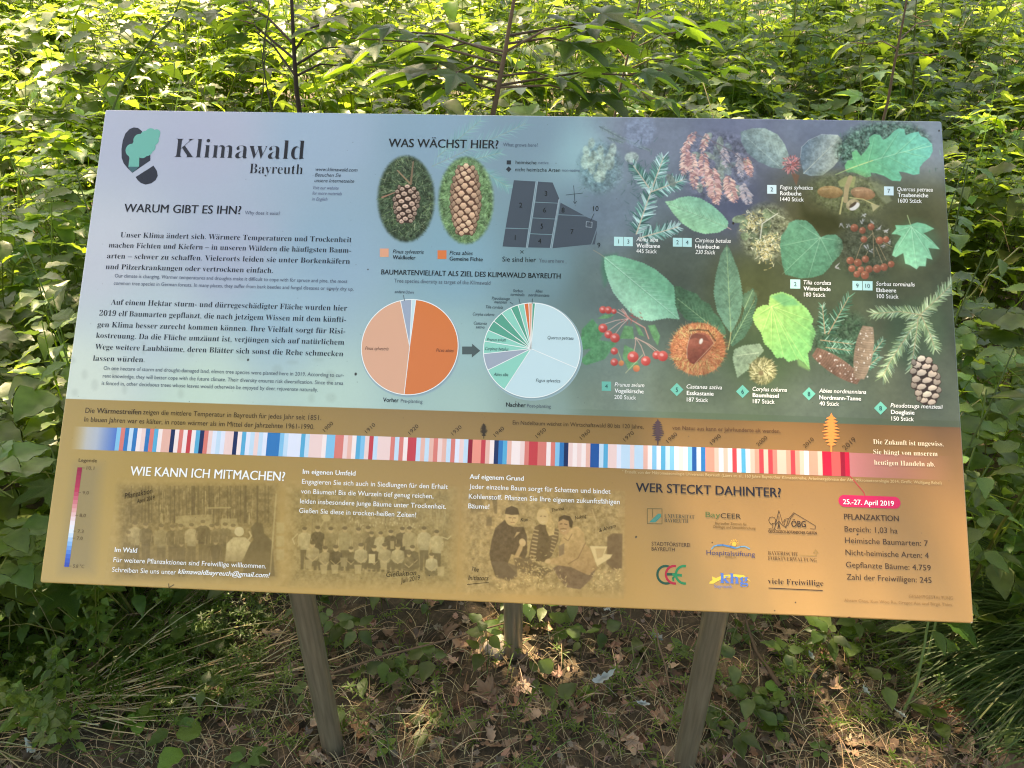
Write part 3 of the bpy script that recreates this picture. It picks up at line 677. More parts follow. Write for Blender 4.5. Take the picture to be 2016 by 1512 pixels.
for x_, y_ in ((1015, 1100), (1095, 1125), (1180, 1090), (1110, 1215), (1265, 1225), (1330, 1215), (975, 1425), (1050, 1445), (1125, 1410), (990, 1505), (1080, 1515), (1160, 1510), (1240, 1505), (1310, 1490), (1380, 1460), (1040, 1560), (1120, 1570)):
    p = Z(O4, s5, [(x_, y_)])[0]; r_ = R.uniform(6.4, 8.2); ell(p, r_, r_, 0, (178, 98, 72), n=16, soft=1.5, tex=.1, col2=(118, 56, 44), grad=[(p[0]-3, p[1]-4), (p[0]+5, p[1]+8)]); ell((p[0]-2.5, p[1]-2.5), 2, 1.6, 0, (222, 160, 135), n=8, soft=2, alpha=.7)
# service-tree leaf
sl = Z(O4, s5, [(1572, 1068), (1640, 1045), (1720, 1062), (1808, 1108), (1740, 1140), (1700, 1152), (1780, 1220), (1862, 1312), (1750, 1300), (1790, 1415), (1732, 1400), (1722, 1482), (1660, 1480), (1632, 1512), (1570, 1472), (1520, 1455), (1500, 1350), (1425, 1392), (1388, 1372), (1420, 1270), (1480, 1180), (1440, 1165), (1382, 1162), (1430, 1110), (1420, 1072), (1500, 1075)])
ell(Z(O4, s5, [(1620, 1260)])[0], 46, 46, 0, (80, 130, 95), soft=26, alpha=.45)
poly(sl, (108, 198, 150), soft=1.8, tex=.08, col2=(130, 212, 165), grad=Z(O4, s5, [(1560, 1080), (1620, 1500)])); line(Z(O4, s5, [(1540, 975), (1572, 1068)]), 1.8, (160, 180, 120))
for q_ in ((1630, 1490), (1800, 1112), (1850, 1305), (1400, 1365), (1395, 1150), (1780, 1400)):
    a, b = Z(O4, s5, [(1578, 1085), q_]); stroke(a, b, 1.6, .6, (175, 232, 190), .8); stroke((a[0]+2, a[1]), (b[0]+2, b[1]), 1.5, .6, (80, 160, 115), .4)
# cherry
O5 = (1130, 480)
for q in ([(60, 1050), (80, 850), (180, 745), (290, 880), (200, 1030)], [(60, 1160), (250, 960), (420, 980), (300, 1140), (120, 1200)]):
    poly(serrate(Z(O5, s5, q)), (72, 142, 92), soft=3, tex=.15, alpha=.9)
poly(Z(O5, s5, [(280, 120), (420, 100), (430, 200), (300, 420), (270, 250)]), (50, 120, 88), soft=14, alpha=.7)
ch = Z(O5, s5, [(300, 130), (400, 112), (520, 140), (680, 190), (800, 252), (920, 350), (985, 420), (1005, 520), (1015, 650), (1042, 745), (920, 732), (760, 762), (660, 745), (560, 680), (470, 580), (390, 480), (340, 360), (305, 240)])
poly(serrate(ch), (140, 205, 172), soft=1.5, tex=.07, col2=(92, 168, 130), grad=Z(O5, s5, [(560, 560), (760, 330)]))
a, b = Z(O5, s5, [(302, 132), (1040, 745)]); veins(a, b, 14, 48, 34, (180, 222, 200), .45, 1.0); veins((a[0], a[1]+2), (b[0], b[1]+2), 14, 48, 34, (72, 140, 108), .28, 1.0)
line(Z(O5, s5, [(190, 60), (250, 95), (302, 132)]), 1.6, (150, 140, 120), .8)
for q in ([(450, 940), (500, 810), (580, 820), (595, 940)], [(730, 810), (800, 800), (852, 910), (830, 1010), (780, 930)], [(230, 740), (300, 700), (400, 700), (330, 740)], [(600, 790), (650, 830), (700, 920), (640, 900)], [(500, 1000), (600, 1050), (640, 1200), (540, 1250), (480, 1120)]):
    poly(Z(O5, s5, q), (92, 158, 98), soft=2.5, tex=.15, alpha=.9)
for q in ((285, 800), (340, 860), (400, 900), (330, 640), (440, 650), (480, 640)): line(Z(O5, s5, [(540, 740), ((540+q[0])/2, (740+q[1])/2-12), q]), 1.5, (222, 170, 160), .9)
for q in ((590, 1080), (700, 1110), (800, 1060), (860, 1080), (600, 940)): line(Z(O5, s5, [(610, 930), ((610+q[0])/2+8, (930+q[1])/2-10), q]), 1.7, (215, 165, 150), .9)
line(Z(O5, s5, [(470, 650), (560, 750), (700, 830), (740, 940)]), 2.4, (205, 140, 128)); line(Z(O5, s5, [(430, 1050), (470, 1160)]), 1.3, (170, 170, 120)); line(Z(O5, s5, [(510, 1280), (680, 1100)]), 1.3, (185, 180, 140))
for i in range(24):
    p = Z(O5, s5, [(560+R.gauss(0, 60), 735+R.gauss(0, 26))])[0]; t = R.uniform(0, 6.28); stroke(p, (p[0]+6*math.cos(t), p[1]+6*math.sin(t)), 1.5, .6, (190, 70, 68), .8)
for x_, y_, r_ in ((285, 835, 45), (340, 897, 40), (405, 932, 47), (285, 652, 37), (338, 655, 37), (395, 668, 26), (583, 1120, 56), (710, 1160, 48), (818, 1102, 42), (878, 1112, 52), (398, 1062, 36), (398, 1172, 38)):
    p = Z(O5, s5, [(x_, y_)])[0]; r_ /= s5; ell(p, r_, r_, 0, (232, 92, 82), n=18, soft=1.5, col2=(178, 40, 42), grad=[(p[0]-r_*.4, p[1]-r_*.5), (p[0]+r_*.6, p[1]+r_)]); ell((p[0]-r_*.2, p[1]-r_*.25), r_*.4, r_*.3, 20, (246, 172, 170), n=10, soft=2.5, alpha=.8)
for x_, y_, r_ in ((467, 1182, 28), (618, 1234, 35)):
    p = Z(O5, s5, [(x_, y_)])[0]; ell(p, r_/s5, r_/s5, 0, (228, 140, 82), n=14, soft=1.5, col2=(200, 90, 60), grad=[(p[0], p[1]-5), (p[0], p[1]+7)])
# chestnut leaves
for pts, a, b, c1 in (([(1000, 420), (1060, 425), (1090, 452), (1220, 500), (1260, 560), (1340, 600), (1380, 680), (1440, 730), (1500, 860), (1492, 935), (1400, 820), (1300, 800), (1200, 770), (1100, 740), (1080, 700), (1010, 620)], (1500, 925), (1020, 540), (74, 122, 88)),
        ([(1515, 8), (1560, 90), (1590, 180), (1620, 250), (1642, 350), (1655, 430), (1672, 520), (1660, 610), (1650, 690), (1600, 800), (1555, 882), (1480, 780), (1420, 660), (1400, 560), (1388, 480), (1400, 380), (1410, 300), (1435, 200), (1455, 110)], (1555, 875), (1512, 30), (96, 146, 118)),
        ([(1540, 960), (1580, 860), (1660, 760), (1690, 650), (1780, 600), (1800, 480), (1815, 560), (1780, 690), (1760, 790), (1690, 920), (1570, 1015)], (1555, 990), (1790, 560), (70, 112, 84)),
        ([(1680, 500), (1740, 470), (1775, 440), (1790, 500), (1760, 590), (1700, 660), (1670, 600)], (1690, 640), (1770, 460), (76, 120, 90))):
    poly(serrate(Z(O5, s5, pts), amp=2.4), c1, soft=1.6, tex=.14, col2=tuple(x*.82 for x in c1), grad=Z(O5, s5, [a, b])); p_, q_ = Z(O5, s5, [a, b]); veins(p_, q_, 13, 24, 38, (150, 185, 130), .5, 1.0)
line(Z(O5, s5, [(1555, 875), (1545, 960), (1525, 1050)]), 2.2, (170, 165, 110))
# chestnut in its husk
c0 = Z(O5, s5, [(1228, 1040)])[0]; ell(c0, 54, 52, 0, (196, 112, 70), soft=5, tex=.3)
for i in range(1100):
    t = R.uniform(0, 6.28); q = R.uniform(.35, 1)**.7; ex = 1.08; p = (c0[0]+50*q*math.cos(t)*ex, c0[1]+49*q*math.sin(t)); t2 = t+R.gauss(0, .45); l = R.uniform(5, 12)
    br = 1.0+.18*math.cos(t+2.3)
    stroke(p, (p[0]+l*math.cos(t2), p[1]+l*math.sin(t2)), 1.3, .5, tuple(min(255, v*br) for v in jc(R.choice([(226, 138, 92), (205, 110, 66), (232, 168, 104), (170, 80, 48), (214, 190, 110) if math.sin(t) > .3 or (math.sin(t) < -.6) else (200, 112, 72)]), .1)), .9)
nut = Z(O5, s5, [(1120, 1130), (1118, 1040), (1135, 960), (1165, 900), (1230, 880), (1300, 885), (1350, 915), (1388, 985), (1340, 1060), (1270, 1130), (1195, 1195), (1150, 1180)])
poly(nut, (190, 98, 74), soft=1.6, col2=(128, 56, 44), grad=Z(O5, s5, [(1180, 920), (1260, 1160)]), tex=.08); poly(Z(O5, s5, [(1140, 950), (1190, 930), (1270, 950), (1350, 970), (1300, 905), (1200, 885), (1150, 920)]), (120, 58, 48), soft=3, alpha=.6)
ell(Z(O5, s5, [(1258, 965)])[0], 3.5, 6, 20, (246, 226, 210), n=10, soft=4); line(Z(O5, s5, [(1120, 1130), (1118, 1040), (1135, 960), (1165, 890)]), 1.2, (216, 190, 160), .7); line(Z(O5, s5, [(1195, 1190), (1290, 1090), (1388, 985), (1350, 920)]), 1.3, (216, 170, 130), .8); line(Z(O5, s5, [(1150, 860), (1230, 850), (1330, 860), (1400, 960)]), 3.2, (90, 62, 44), .7)
# hazel
O6 = (1480, 540); s4 = 4.8
poly(serrate(Z(O5, s5, [(1590, 1050), (1680, 1010), (1840, 990), (1880, 1060), (1800, 1150), (1740, 1230), (1620, 1325), (1600, 1240), (1575, 1140)])), (122, 148, 118), soft=2, tex=.15)
a, b = Z(O5, s5, [(1830, 1080), (1600, 1110)]); veins(a, b, 5, 24, 45, (178, 196, 160), .6)
hz = Z(O6, s4, [(165, 240), (175, 200), (280, 168), (380, 205), (450, 270), (520, 330), (578, 430), (560, 470), (600, 550), (575, 620), (558, 700), (525, 740), (545, 895), (490, 830), (440, 795), (340, 822), (300, 780), (230, 785), (185, 712), (120, 650), (90, 550), (30, 470), (10, 400), (50, 322), (115, 290), (160, 295)])
poly(serrate(hz, amp=2.2), (150, 208, 104), soft=1.6, tex=.1, col2=(108, 188, 104), grad=Z(O6, s4, [(190, 330), (500, 600)]))
for q_ in ((540, 890), (20, 400), (90, 560), (180, 700), (300, 775), (570, 440), (590, 560), (560, 700), (400, 220), (430, 800)):
    a, b = Z(O6, s4, [(185, 300), q_]); stroke(a, b, 1.7, .6, (202, 232, 130), .75); stroke((a[0]+2, a[1]+2), (b[0]+2, b[1]+2), 2, .6, (84, 160, 84), .35)
poly(Z(O6, s4, [(420, 780), (545, 880), (540, 910), (440, 860)]), (110, 168, 90), soft=6, alpha=.7); poly(Z(O6, s4, [(175, 205), (290, 170), (400, 225), (450, 290), (300, 300)]), (70, 158, 112), soft=8, alpha=.6)
c0 = Z(O6, s4, [(100, 912)])[0]; ell(c0, 27, 27, 0, (104, 104, 66), soft=7, tex=.4)
for i in range(260):
    t = R.uniform(0, 6.28); q = R.uniform(.1, 1); p = (c0[0]+23*q*math.cos(t), c0[1]+22*q*math.sin(t)); t2 = t+R.gauss(.5, .5); l = R.uniform(6, 12); stroke(p, (p[0]+l*math.cos(t2), p[1]+l*math.sin(t2)), 1.9, .7, jc(R.choice([(178, 172, 122), (146, 142, 92), (205, 198, 150), (92, 92, 56)]), .1), .9)
ell((c0[0]-3, c0[1]+4), 5, 5, 0, (120, 104, 70), soft=2)
# nordmann fir
ell(Z(O6, s4, [(850, 620)])[0], 58, 58, 0, (44, 84, 60), soft=30, alpha=.6, tex=.6)
fc = [(88, 160, 130), (50, 112, 88), (150, 195, 175), (36, 84, 66)]
for a, b, ln in (((720, 560), (915, 215), 20), ((690, 560), (665, 300), 14), ((650, 620), (960, 660), 14), ((700, 690), (930, 720), 12), ((1080, 820), (1240, 620), 13), ((1060, 900), (1200, 780), 12)):
    p_, q_ = Z(O6, s4, [a, b]); needles(p_, q_, 24, ln, fc, 58, 2.0, (180, 140, 105), 2.4, .9)
for i in range(60):
    p = (1650+R.gauss(0, 26), 700+R.gauss(0, 22)); t = R.uniform(0, 6.28); stroke(p, (p[0]+9*math.cos(t), p[1]+9*math.sin(t)), 1.4, .5, jc((62, 100, 72), .2), .7)
def fircone(A_, B_, hw, c1, c2):
    A_, B_ = [np.array(q) for q in Z(O6, s4, [A_, B_])]; ax = B_-A_; L_ = np.linalg.norm(ax); d = ax/L_; nn_ = np.array([-d[1], d[0]]); pts = []
    for f in np.linspace(0, 1, 14): pts.append(A_+ax*f+nn_*hw*math.sin(math.pi*(.1+.82*f))**.5)
    for f in np.linspace(1, 0, 14): pts.append(A_+ax*f-nn_*hw*math.sin(math.pi*(.1+.82*f))**.5)
    poly(pts, c1, soft=1.8, tex=.15, raw=False, col2=c2, grad=[A_-nn_*hw, A_+nn_*hw])
    for k in range(22):
        f = .04+.93*k/21; c = A_+ax*f; h_ = hw*math.sin(math.pi*(.1+.82*f))**.5*.94; seg = [c+nn_*h_*g+d*2.2*(1-g*g) for g in np.linspace(-1, 1, 6)]; line(seg, 1.0, tuple(x*.72 for x in c1), .6); line([s_+d*1.3 for s_ in seg], .8, tuple(min(255, x*1.2) for x in c1), .4)
    for k in range(26):
        f = R.uniform(.1, .95); g = R.uniform(-.9, .9); c = A_+ax*f+nn_*hw*g; ell(c, R.uniform(.8, 2.2), R.uniform(.8, 2), 0, (226, 224, 226), n=8, soft=1.5, alpha=.8)
fircone((590, 730), (1015, 1005), 17, (132, 98, 82), (108, 76, 62)); fircone((1095, 490), (1015, 985), 18.5, (158, 134, 112), (128, 104, 86))
# douglas fir
fc = [(168, 196, 140), (128, 160, 108), (196, 214, 172), (92, 124, 80), (110, 150, 120)]
def dbranch(pts, n, ln):
    pts = Z(O6, s4, pts)
    for a, b in zip(pts[:-1], pts[1:]): needles(a, b, int(n*math.dist(a, b)), ln, fc, 52, 1.7, (176, 150, 110), 2.0, .9, tip=.9)
ell(Z(O6, s4, [(1550, 560)])[0], 60, 70, 20, (58, 84, 58), soft=34, alpha=.6)
dbranch([(1590, 380), (1750, 230), (1890, 90)], .75, 21); dbranch([(1590, 380), (1400, 350), (1150, 370)], .75, 19); dbranch([(1590, 390), (1450, 600), (1300, 830), (1240, 960)], .75, 20)
dbranch([(1600, 390), (1680, 560), (1730, 700)], .75, 18); dbranch([(1570, 420), (1540, 650), (1500, 900)], .5, 16)
c0 = Z(O6, s4, [(1642, 1010)])[0]; cone(c0, 25, 46, -11, 44, 10.5, 7.6, (240, 208, 182), (58, 38, 30), 'round', .9, 7)
for i in range(16):
    p = Z(O6, s4, [(R.uniform(1550, 1720), R.uniform(850, 1200))])[0]; stroke(p, (p[0]+R.uniform(-3, 3), p[1]+R.uniform(5, 9)), .9, .5, (222, 205, 165), .7)

# brown lower field
EDGE = [(60, 783.8), (140, 787.8), (720, 801), (1180, 818.3), (1700, 834.5), (1960, 842)]
low_edge = cv(EDGE); ey = np.interp(xx[0], low_edge[:, 0], low_edge[:, 1])
ey = np.full_like(ey, np.polyval(np.polyfit(low_edge[:, 0], low_edge[:, 1], 0), 0)) + 0*ey
mk = np.clip(yy-ey[None]+.5, 0, 1)[..., None]
t_ = (xx/CW)[..., None]; v_ = np.clip((yy-ey[None])/(CH-ey[None]), 0, 1)[..., None]
brown = (np.array([170, 140, 82])*(1-t_)+np.array([112, 80, 54])*t_)/255.
brown = brown*(1-v_*.0)+np.array([196, 164, 108])/255.*0
brown = brown*(1-v_**.7)+v_**.7*(np.array([190, 158, 98])*(1-t_)+np.array([198, 148, 90])*t_)/255.
IMG = (IMG*(1-mk)+brown.astype(np.float32)*mk).astype(np.float32)

# three sepia pictures
SB = (166, 140, 92)
def quad(o, s, x0, y0, x1, y1): return Z(o, s, [(x0, y0), (x1, y0), (x1, y1), (x0, y1)])
# one: talk among the trees
OA = (70, 880); sa = 3.779
poly(quad(OA, sa, 620, 290, 1790, 960), (140, 116, 72), soft=26, alpha=.85, tex=.18)
poly(quad(OA, sa, 650, 300, 1760, 560), (118, 96, 60), soft=30, alpha=.55, tex=.25)
for i in range(120):
    x = R.choice([R.gauss(930, 25), R.gauss(1070, 40), R.gauss(1180, 30), R.gauss(1290, 40), R.gauss(1440, 30), R.gauss(1580, 35), R.uniform(700, 1750)]); y = R.uniform(300, 520)
    a, b = Z(OA, sa, [(x, y), (x+R.uniform(-2, 2), y+R.uniform(8, 90))]); stroke(a, b, R.uniform(.8, 2), .8, jc((206, 178, 120), .08), R.uniform(.25, .75))
for i in range(40):
    x = R.uniform(680, 1760); a, b = Z(OA, sa, [(x, 290), (x+R.uniform(-6, 6), 560)]); stroke(a, b, 2.2, 2.6, (92, 74, 46), .5)
poly(Z(OA, sa, [(1040, 515), (1140, 505), (1310, 500), (1310, 600), (1140, 600), (1040, 560)]), (176, 150, 98), soft=2, alpha=.8, tex=.1); poly(Z(OA, sa, [(1380, 530), (1500, 530), (1515, 640), (1380, 640)]), (186, 160, 106), soft=2, alpha=.75, tex=.1); line(Z(OA, sa, [(1280, 452), (1450, 450)]), 2.5, (186, 160, 106), .8)
def man(o, s, x, y, h, top, legs=None, head=(196, 162, 108), dark=None, al=.9, kneel=False, hair=None):
    """standing or crouching figure: x centre, y top of head, h height in the enlargement's pixels"""
    P_ = lambda q: Z(o, s, q); u = h
    if not kneel:
        poly(P_([(x-.10*u, y+.5*u), (x+.10*u, y+.5*u), (x+.09*u, y+u), (x+.02*u, y+u), (x, y+.62*u), (x-.03*u, y+u), (x-.09*u, y+u)]), legs or (98, 80, 50), soft=1.6, alpha=al)
        body = [(x-.05*u, y+.13*u), (x+.05*u, y+.13*u), (x+.14*u, y+.18*u), (x+.17*u, y+.34*u), (x+.15*u, y+.48*u), (x+.10*u, y+.46*u), (x+.10*u, y+.54*u), (x-.10*u, y+.54*u), (x-.10*u, y+.46*u), (x-.15*u, y+.46*u), (x-.17*u, y+.34*u), (x-.14*u, y+.18*u)]
        hr = .062
    else:
        poly(P_([(x-.28*u, y+.62*u), (x+.28*u, y+.62*u), (x+.3*u, y+.9*u), (x+.2*u, y+u), (x-.2*u, y+u), (x-.3*u, y+.88*u)]), legs or (104, 86, 54), soft=2, alpha=al)
        body = [(x-.08*u, y+.24*u), (x+.08*u, y+.24*u), (x+.24*u, y+.32*u), (x+.28*u, y+.62*u), (x+.16*u, y+.78*u), (x-.12*u, y+.78*u), (x-.28*u, y+.62*u), (x-.24*u, y+.32*u)]
        hr = .115
    poly(P_(body), top, soft=1.6, alpha=al, tex=.1, col2=tuple(v*.86 for v in top), grad=P_([(x-.1*u, y+.2*u), (x+.12*u, y+.5*u)]))
    if not kneel:
        line(P_([(x-.14*u, y+.3*u), (x-.15*u, y+.47*u)]), 1.6, head, al*.8); line(P_([(x+.14*u, y+.3*u), (x+.12*u, y+.47*u)]), 1.6, head, al*.8)
    else: line(P_([(x-.2*u, y+.62*u), (x, y+.8*u), (x+.2*u, y+.62*u)]), 1.8, head, al*.8)
    c = P_([(x, y+hr*u*1.15)])[0]; ell(c, hr*u/s*.9, hr*u/s*1.15, 0, head, n=14, soft=1.2, alpha=al)
    poly([(c[0]+2.2+q_[0], c[1]+q_[1]) for q_ in ((0, -2.5), (1.6, 0), (0, 3), (-.8, 0))], tuple(v_*.78 for v_ in head), soft=1.2, alpha=al*.8)
    ell((c[0], c[1]-hr*u/s*.55), hr*u/s*.95, hr*u/s*.65, 0, hair or (92, 74, 46), n=12, soft=1.2, alpha=al)
D1, D2, M1, L1 = (92, 74, 46), (112, 92, 58), (140, 116, 74), (206, 180, 128)
for x, y, h, t in ((740, 552, 330, L1), (820, 560, 320, D2), (935, 570, 330, (170, 146, 98)), (1020, 575, 330, D2), (1080, 570, 320, M1), (1160, 565, 320, L1), (1245, 540, 330, D1), (1310, 570, 330, D2), (1350, 560, 330, M1), (1410, 560, 320, D2), (1470, 570, 320, M1)):
    man(OA, sa, x, y, h, t, al=.62)
for x, y, h, t in ((1085, 705, 260, D2), (1340, 690, 270, D1), (690, 620, 330, M1)): man(OA, sa, x, y, h, t, al=.55)
poly(Z(OA, sa, [(1540, 960), (1560, 760), (1620, 690), (1600, 600), (1640, 555), (1690, 570), (1700, 640), (1760, 700), (1780, 960)]), (98, 80, 50), soft=3, alpha=.85)
poly(Z(OA, sa, [(1410, 850), (1420, 720), (1470, 670), (1560, 670), (1600, 710), (1560, 800), (1530, 850)]), (212, 186, 132), soft=2, alpha=.9, tex=.1); ell(Z(OA, sa, [(1515, 628)])[0], 9.5, 9.5, 0, (222, 198, 146), soft=1.5, alpha=.9); line(Z(OA, sa, [(1575, 700), (1605, 660), (1590, 630)]), 3, (206, 178, 124), .9)
for k in range(3): poly(quad(OA, sa, 1792, 560+k*100, 1850, 640+k*100), (190, 164, 110), soft=2, alpha=.75)
line(Z(OA, sa, [(1790, 350), (1745, 940)]), 3.2, (196, 170, 116), .7)
poly(quad(OA, sa, 590, 780, 1780, 980), (136, 112, 72), soft=30, alpha=.5)
# two: group with watering cans
OB = (540, 900); sb = 5.04
poly(quad(OB, sb, 170, 320, 1770, 1250), (150, 126, 80), soft=34, alpha=.85, tex=.2)
for i in range(110):
    x = R.uniform(250, 1740); y = R.uniform(330, 640); a, b = Z(OB, sb, [(x, y), (x+R.uniform(-10, 10), y+R.uniform(30, 170))]); stroke(a, b, R.uniform(1, 4), 1, jc(R.choice([(118, 98, 62), (196, 170, 118), (176, 150, 100), (126, 104, 66)]), .08), .4)
for i in range(60):
    p = Z(OB, sb, [(R.uniform(740, 1450), R.uniform(590, 700))])[0]; ell(p, R.uniform(.8, 2), R.uniform(1, 4), 0, (214, 188, 134), n=8, soft=1.2, alpha=.6)
ell(Z(OB, sb, [(515, 600)])[0], 8, 7, 0, (196, 168, 112), soft=1.5, alpha=.8); line(Z(OB, sb, [(455, 690), (500, 620)]), 1.5, (196, 168, 112), .8)
T = (204, 178, 124)
for x, y, h, t in ((300, 690, 420, T), (430, 680, 440, D1), (560, 690, 430, (150, 126, 80)), (700, 685, 440, (170, 146, 96)), (835, 695, 430, (160, 134, 86)), (930, 680, 430, M1), (965, 735, 400, D2), (1055, 735, 400, T), (1155, 720, 420, D1), (1270, 690, 430, D1), (1340, 685, 430, (184, 158, 106)), (1485, 685, 440, (196, 172, 122)), (1610, 720, 430, T)):
    man(OB, sb, x, y, h, t, al=.85)
line(Z(OB, sb, [(1660, 790), (1720, 810), (1752, 780)]), 2.2, T, .9); line(Z(OB, sb, [(230, 760), (180, 810), (200, 860)]), 2.2, T, .9)
for x, y, h, t in ((380, 830, 250, (196, 168, 114)), (505, 880, 240, (176, 150, 100)), (610, 870, 250, D1), (760, 885, 220, D2), (860, 850, 250, T), (990, 870, 240, D1), (1095, 850, 250, (190, 164, 112)), (1225, 855, 250, T), (1370, 870, 240, D2), (1335, 940, 190, M1), (1560, 945, 230, (208, 184, 132))):
    man(OB, sb, x, y, h, t, al=.85, kneel=True, head=(206, 172, 116))
for x, y in ((340, 1060), (490, 1110), (600, 1110), (690, 1040), (830, 1110), (1085, 1070), (1650, 1130)): poly(Z(OB, sb, [(x-38, y-45), (x+38, y-45), (x+28, y+45), (x-28, y+45)]), jc((180, 154, 104), .12), soft=1.5, alpha=.75)
poly(quad(OB, sb, 935, 960, 1000, 1050), (224, 196, 138), soft=1.5, alpha=.85); poly(quad(OB, sb, 1150, 830, 1190, 910), (180, 152, 100), soft=1.5, alpha=.8)
for i in range(70):
    p = Z(OB, sb, [(R.uniform(200, 1720), R.uniform(1100, 1260))])[0]; stroke(p, (p[0]+R.uniform(-14, 14), p[1]+R.uniform(-3, 3)), 1.5, .8, jc((196, 164, 108), .12), .45)
# three: three people planting a seedling
OC = (880, 900); sC = 5.04
poly(quad(OC, sC, 190, 360, 1730, 1330), (172, 140, 92), soft=30, alpha=.75, tex=.3)
poly(Z(OC, sC, [(220, 360), (340, 360), (360, 540), (230, 540)]), (126, 100, 64), soft=8, alpha=.7)
poly(Z(OC, sC, [(440, 380), (500, 380), (495, 560), (470, 560)]), (104, 82, 52), soft=3, alpha=.8); poly(quad(OC, sC, 390, 590, 445, 680), (116, 92, 60), soft=3, alpha=.8)
poly(Z(OC, sC, [(1160, 350), (1260, 350), (1280, 520), (1150, 520)]), (128, 102, 66), soft=8, alpha=.6); poly(Z(OC, sC, [(1340, 360), (1460, 360), (1450, 540), (1350, 540)]), (128, 102, 66), soft=8, alpha=.6)
for i in range(620):
    p = Z(OC, sC, [(R.uniform(190, 1730), R.uniform(470, 1320))])[0]; t = R.gauss(0, .6); l = R.uniform(3, 12); stroke(p, (p[0]+l*math.cos(t), p[1]+l*math.sin(t)), R.uniform(.8, 2), .6, jc(R.choice([(206, 168, 112), (136, 108, 70), (224, 188, 130), (150, 122, 80)]), .08), .4)
poly(Z(OC, sC, [(1590, 790), (1640, 755), (1740, 760), (1735, 1100), (1650, 1120), (1580, 1050)]), (104, 76, 52), soft=4, alpha=.85)
line(Z(OC, sC, [(1440, 520), (1480, 640), (1475, 800)]), 2.2, (206, 168, 116), .8)
# left: dark jacket and cap
poly(Z(OC, sC, [(420, 960), (440, 830), (480, 700), (570, 620), (650, 690), (760, 690), (792, 780), (795, 950), (770, 1010), (700, 980), (640, 960), (600, 1060), (690, 1150), (620, 1220), (480, 1180), (440, 1060)]), (88, 66, 44), soft=2.4, tex=.12)
poly(Z(OC, sC, [(440, 1040), (560, 1030), (690, 1080), (700, 1180), (610, 1230), (490, 1190)]), (104, 82, 60), soft=3, alpha=.8)
ell(Z(OC, sC, [(642, 600)])[0], 13, 15.5, 8, (212, 172, 116), soft=1.5, tex=.06); poly(Z(OC, sC, [(572, 560), (585, 505), (640, 482), (700, 505), (718, 568), (640, 572)]), (78, 58, 38), soft=1.5)
line(Z(OC, sC, [(615, 598), (635, 600)]), 1.6, (120, 88, 60)); line(Z(OC, sC, [(660, 600), (680, 602)]), 1.6, (120, 88, 60)); line(Z(OC, sC, [(632, 645), (668, 646)]), 1.5, (140, 96, 66)); line(Z(OC, sC, [(650, 605), (648, 628)]), 1.2, (170, 130, 88))
poly(Z(OC, sC, [(665, 800), (690, 740), (725, 742)]), (190, 152, 104), soft=2); ell(Z(OC, sC, [(748, 845)])[0], 6.5, 8, -20, (214, 172, 120), soft=1.5)
poly(Z(OC, sC, [(720, 870), (760, 850), (745, 920), (700, 1010), (660, 1000)]), (204, 162, 110), soft=2.5, alpha=.85)
# middle: long light hair and striped sleeves
poly(Z(OC, sC, [(870, 690), (930, 660), (1000, 680), (1060, 700), (1100, 780), (1040, 980), (960, 1040), (880, 1030), (860, 960), (900, 820)]), (100, 76, 50), soft=2.2, tex=.1)
poly(Z(OC, sC, [(870, 690), (905, 680), (900, 820), (870, 960), (840, 1020), (805, 1010), (830, 850)]), (110, 84, 56), soft=2)
for k in range(9):
    y = 720+k*36; line(Z(OC, sC, [(864-k*5, y), (905-k*4, y+10)]), 2.6, (206, 168, 116), .85)
poly(Z(OC, sC, [(1060, 700), (1110, 720), (1100, 830), (1050, 950), (1010, 940), (1040, 800)]), (112, 86, 58), soft=2)
for k in range(7): y = 730+k*34; line(Z(OC, sC, [(1052-k*4, y), (1104-k*9, y+12)]), 2.4, (200, 162, 110), .8)
poly(Z(OC, sC, [(895, 560), (915, 505), (960, 488), (1010, 510), (1030, 590), (1070, 680), (1060, 770), (1010, 780), (985, 720), (975, 640), (960, 560)]), (206, 166, 108), soft=2, tex=.2)
ell(Z(OC, sC, [(948, 592)])[0], 11.5, 15.5, -8, (220, 180, 124), soft=1.5); line(Z(OC, sC, [(925, 585), (940, 583)]), 1.4, (120, 86, 58)); line(Z(OC, sC, [(962, 584), (978, 588)]), 1.4, (120, 86, 58)); line(Z(OC, sC, [(934, 640), (950, 647), (968, 638)]), 1.2, (236, 210, 168), .7); ell(Z(OC, sC, [(820, 1040)])[0], 4.5, 5, 0, (214, 172, 118), soft=1.5)
# right: light hooded jacket
poly(Z(OC, sC, [(1050, 1100), (1120, 1060), (1300, 1080), (1480, 1100), (1440, 1200), (1320, 1310), (1180, 1290), (1110, 1200)]), (120, 90, 66), soft=3, tex=.1)
poly(Z(OC, sC, [(1110, 900), (1140, 790), (1240, 700), (1290, 680), (1360, 750), (1372, 860), (1420, 900), (1490, 1100), (1400, 1170), (1230, 1090), (1090, 1070), (1000, 1050), (1005, 1010), (1100, 990)]), (208, 164, 108), soft=2.2, tex=.1, col2=(176, 132, 86), grad=Z(OC, sC, [(1200, 760), (1400, 1120)]))
line(Z(OC, sC, [(1372, 850), (1300, 1000), (1200, 1060)]), 2.0, (138, 102, 68), .8); line(Z(OC, sC, [(1160, 800), (1200, 830), (1240, 760)]), 1.8, (140, 104, 70), .8); poly(Z(OC, sC, [(1110, 880), (1165, 850), (1160, 960), (1110, 985)]), (120, 94, 74), soft=2.4, alpha=.7)
ell(Z(OC, sC, [(1160, 680)])[0], 12, 18, -6, (196, 148, 100), soft=1.5, tex=.05); poly(Z(OC, sC, [(1105, 640), (1110, 595), (1160, 572), (1220, 585), (1250, 640), (1240, 700), (1215, 690), (1205, 630), (1150, 612)]), (74, 54, 36), soft=1.6)
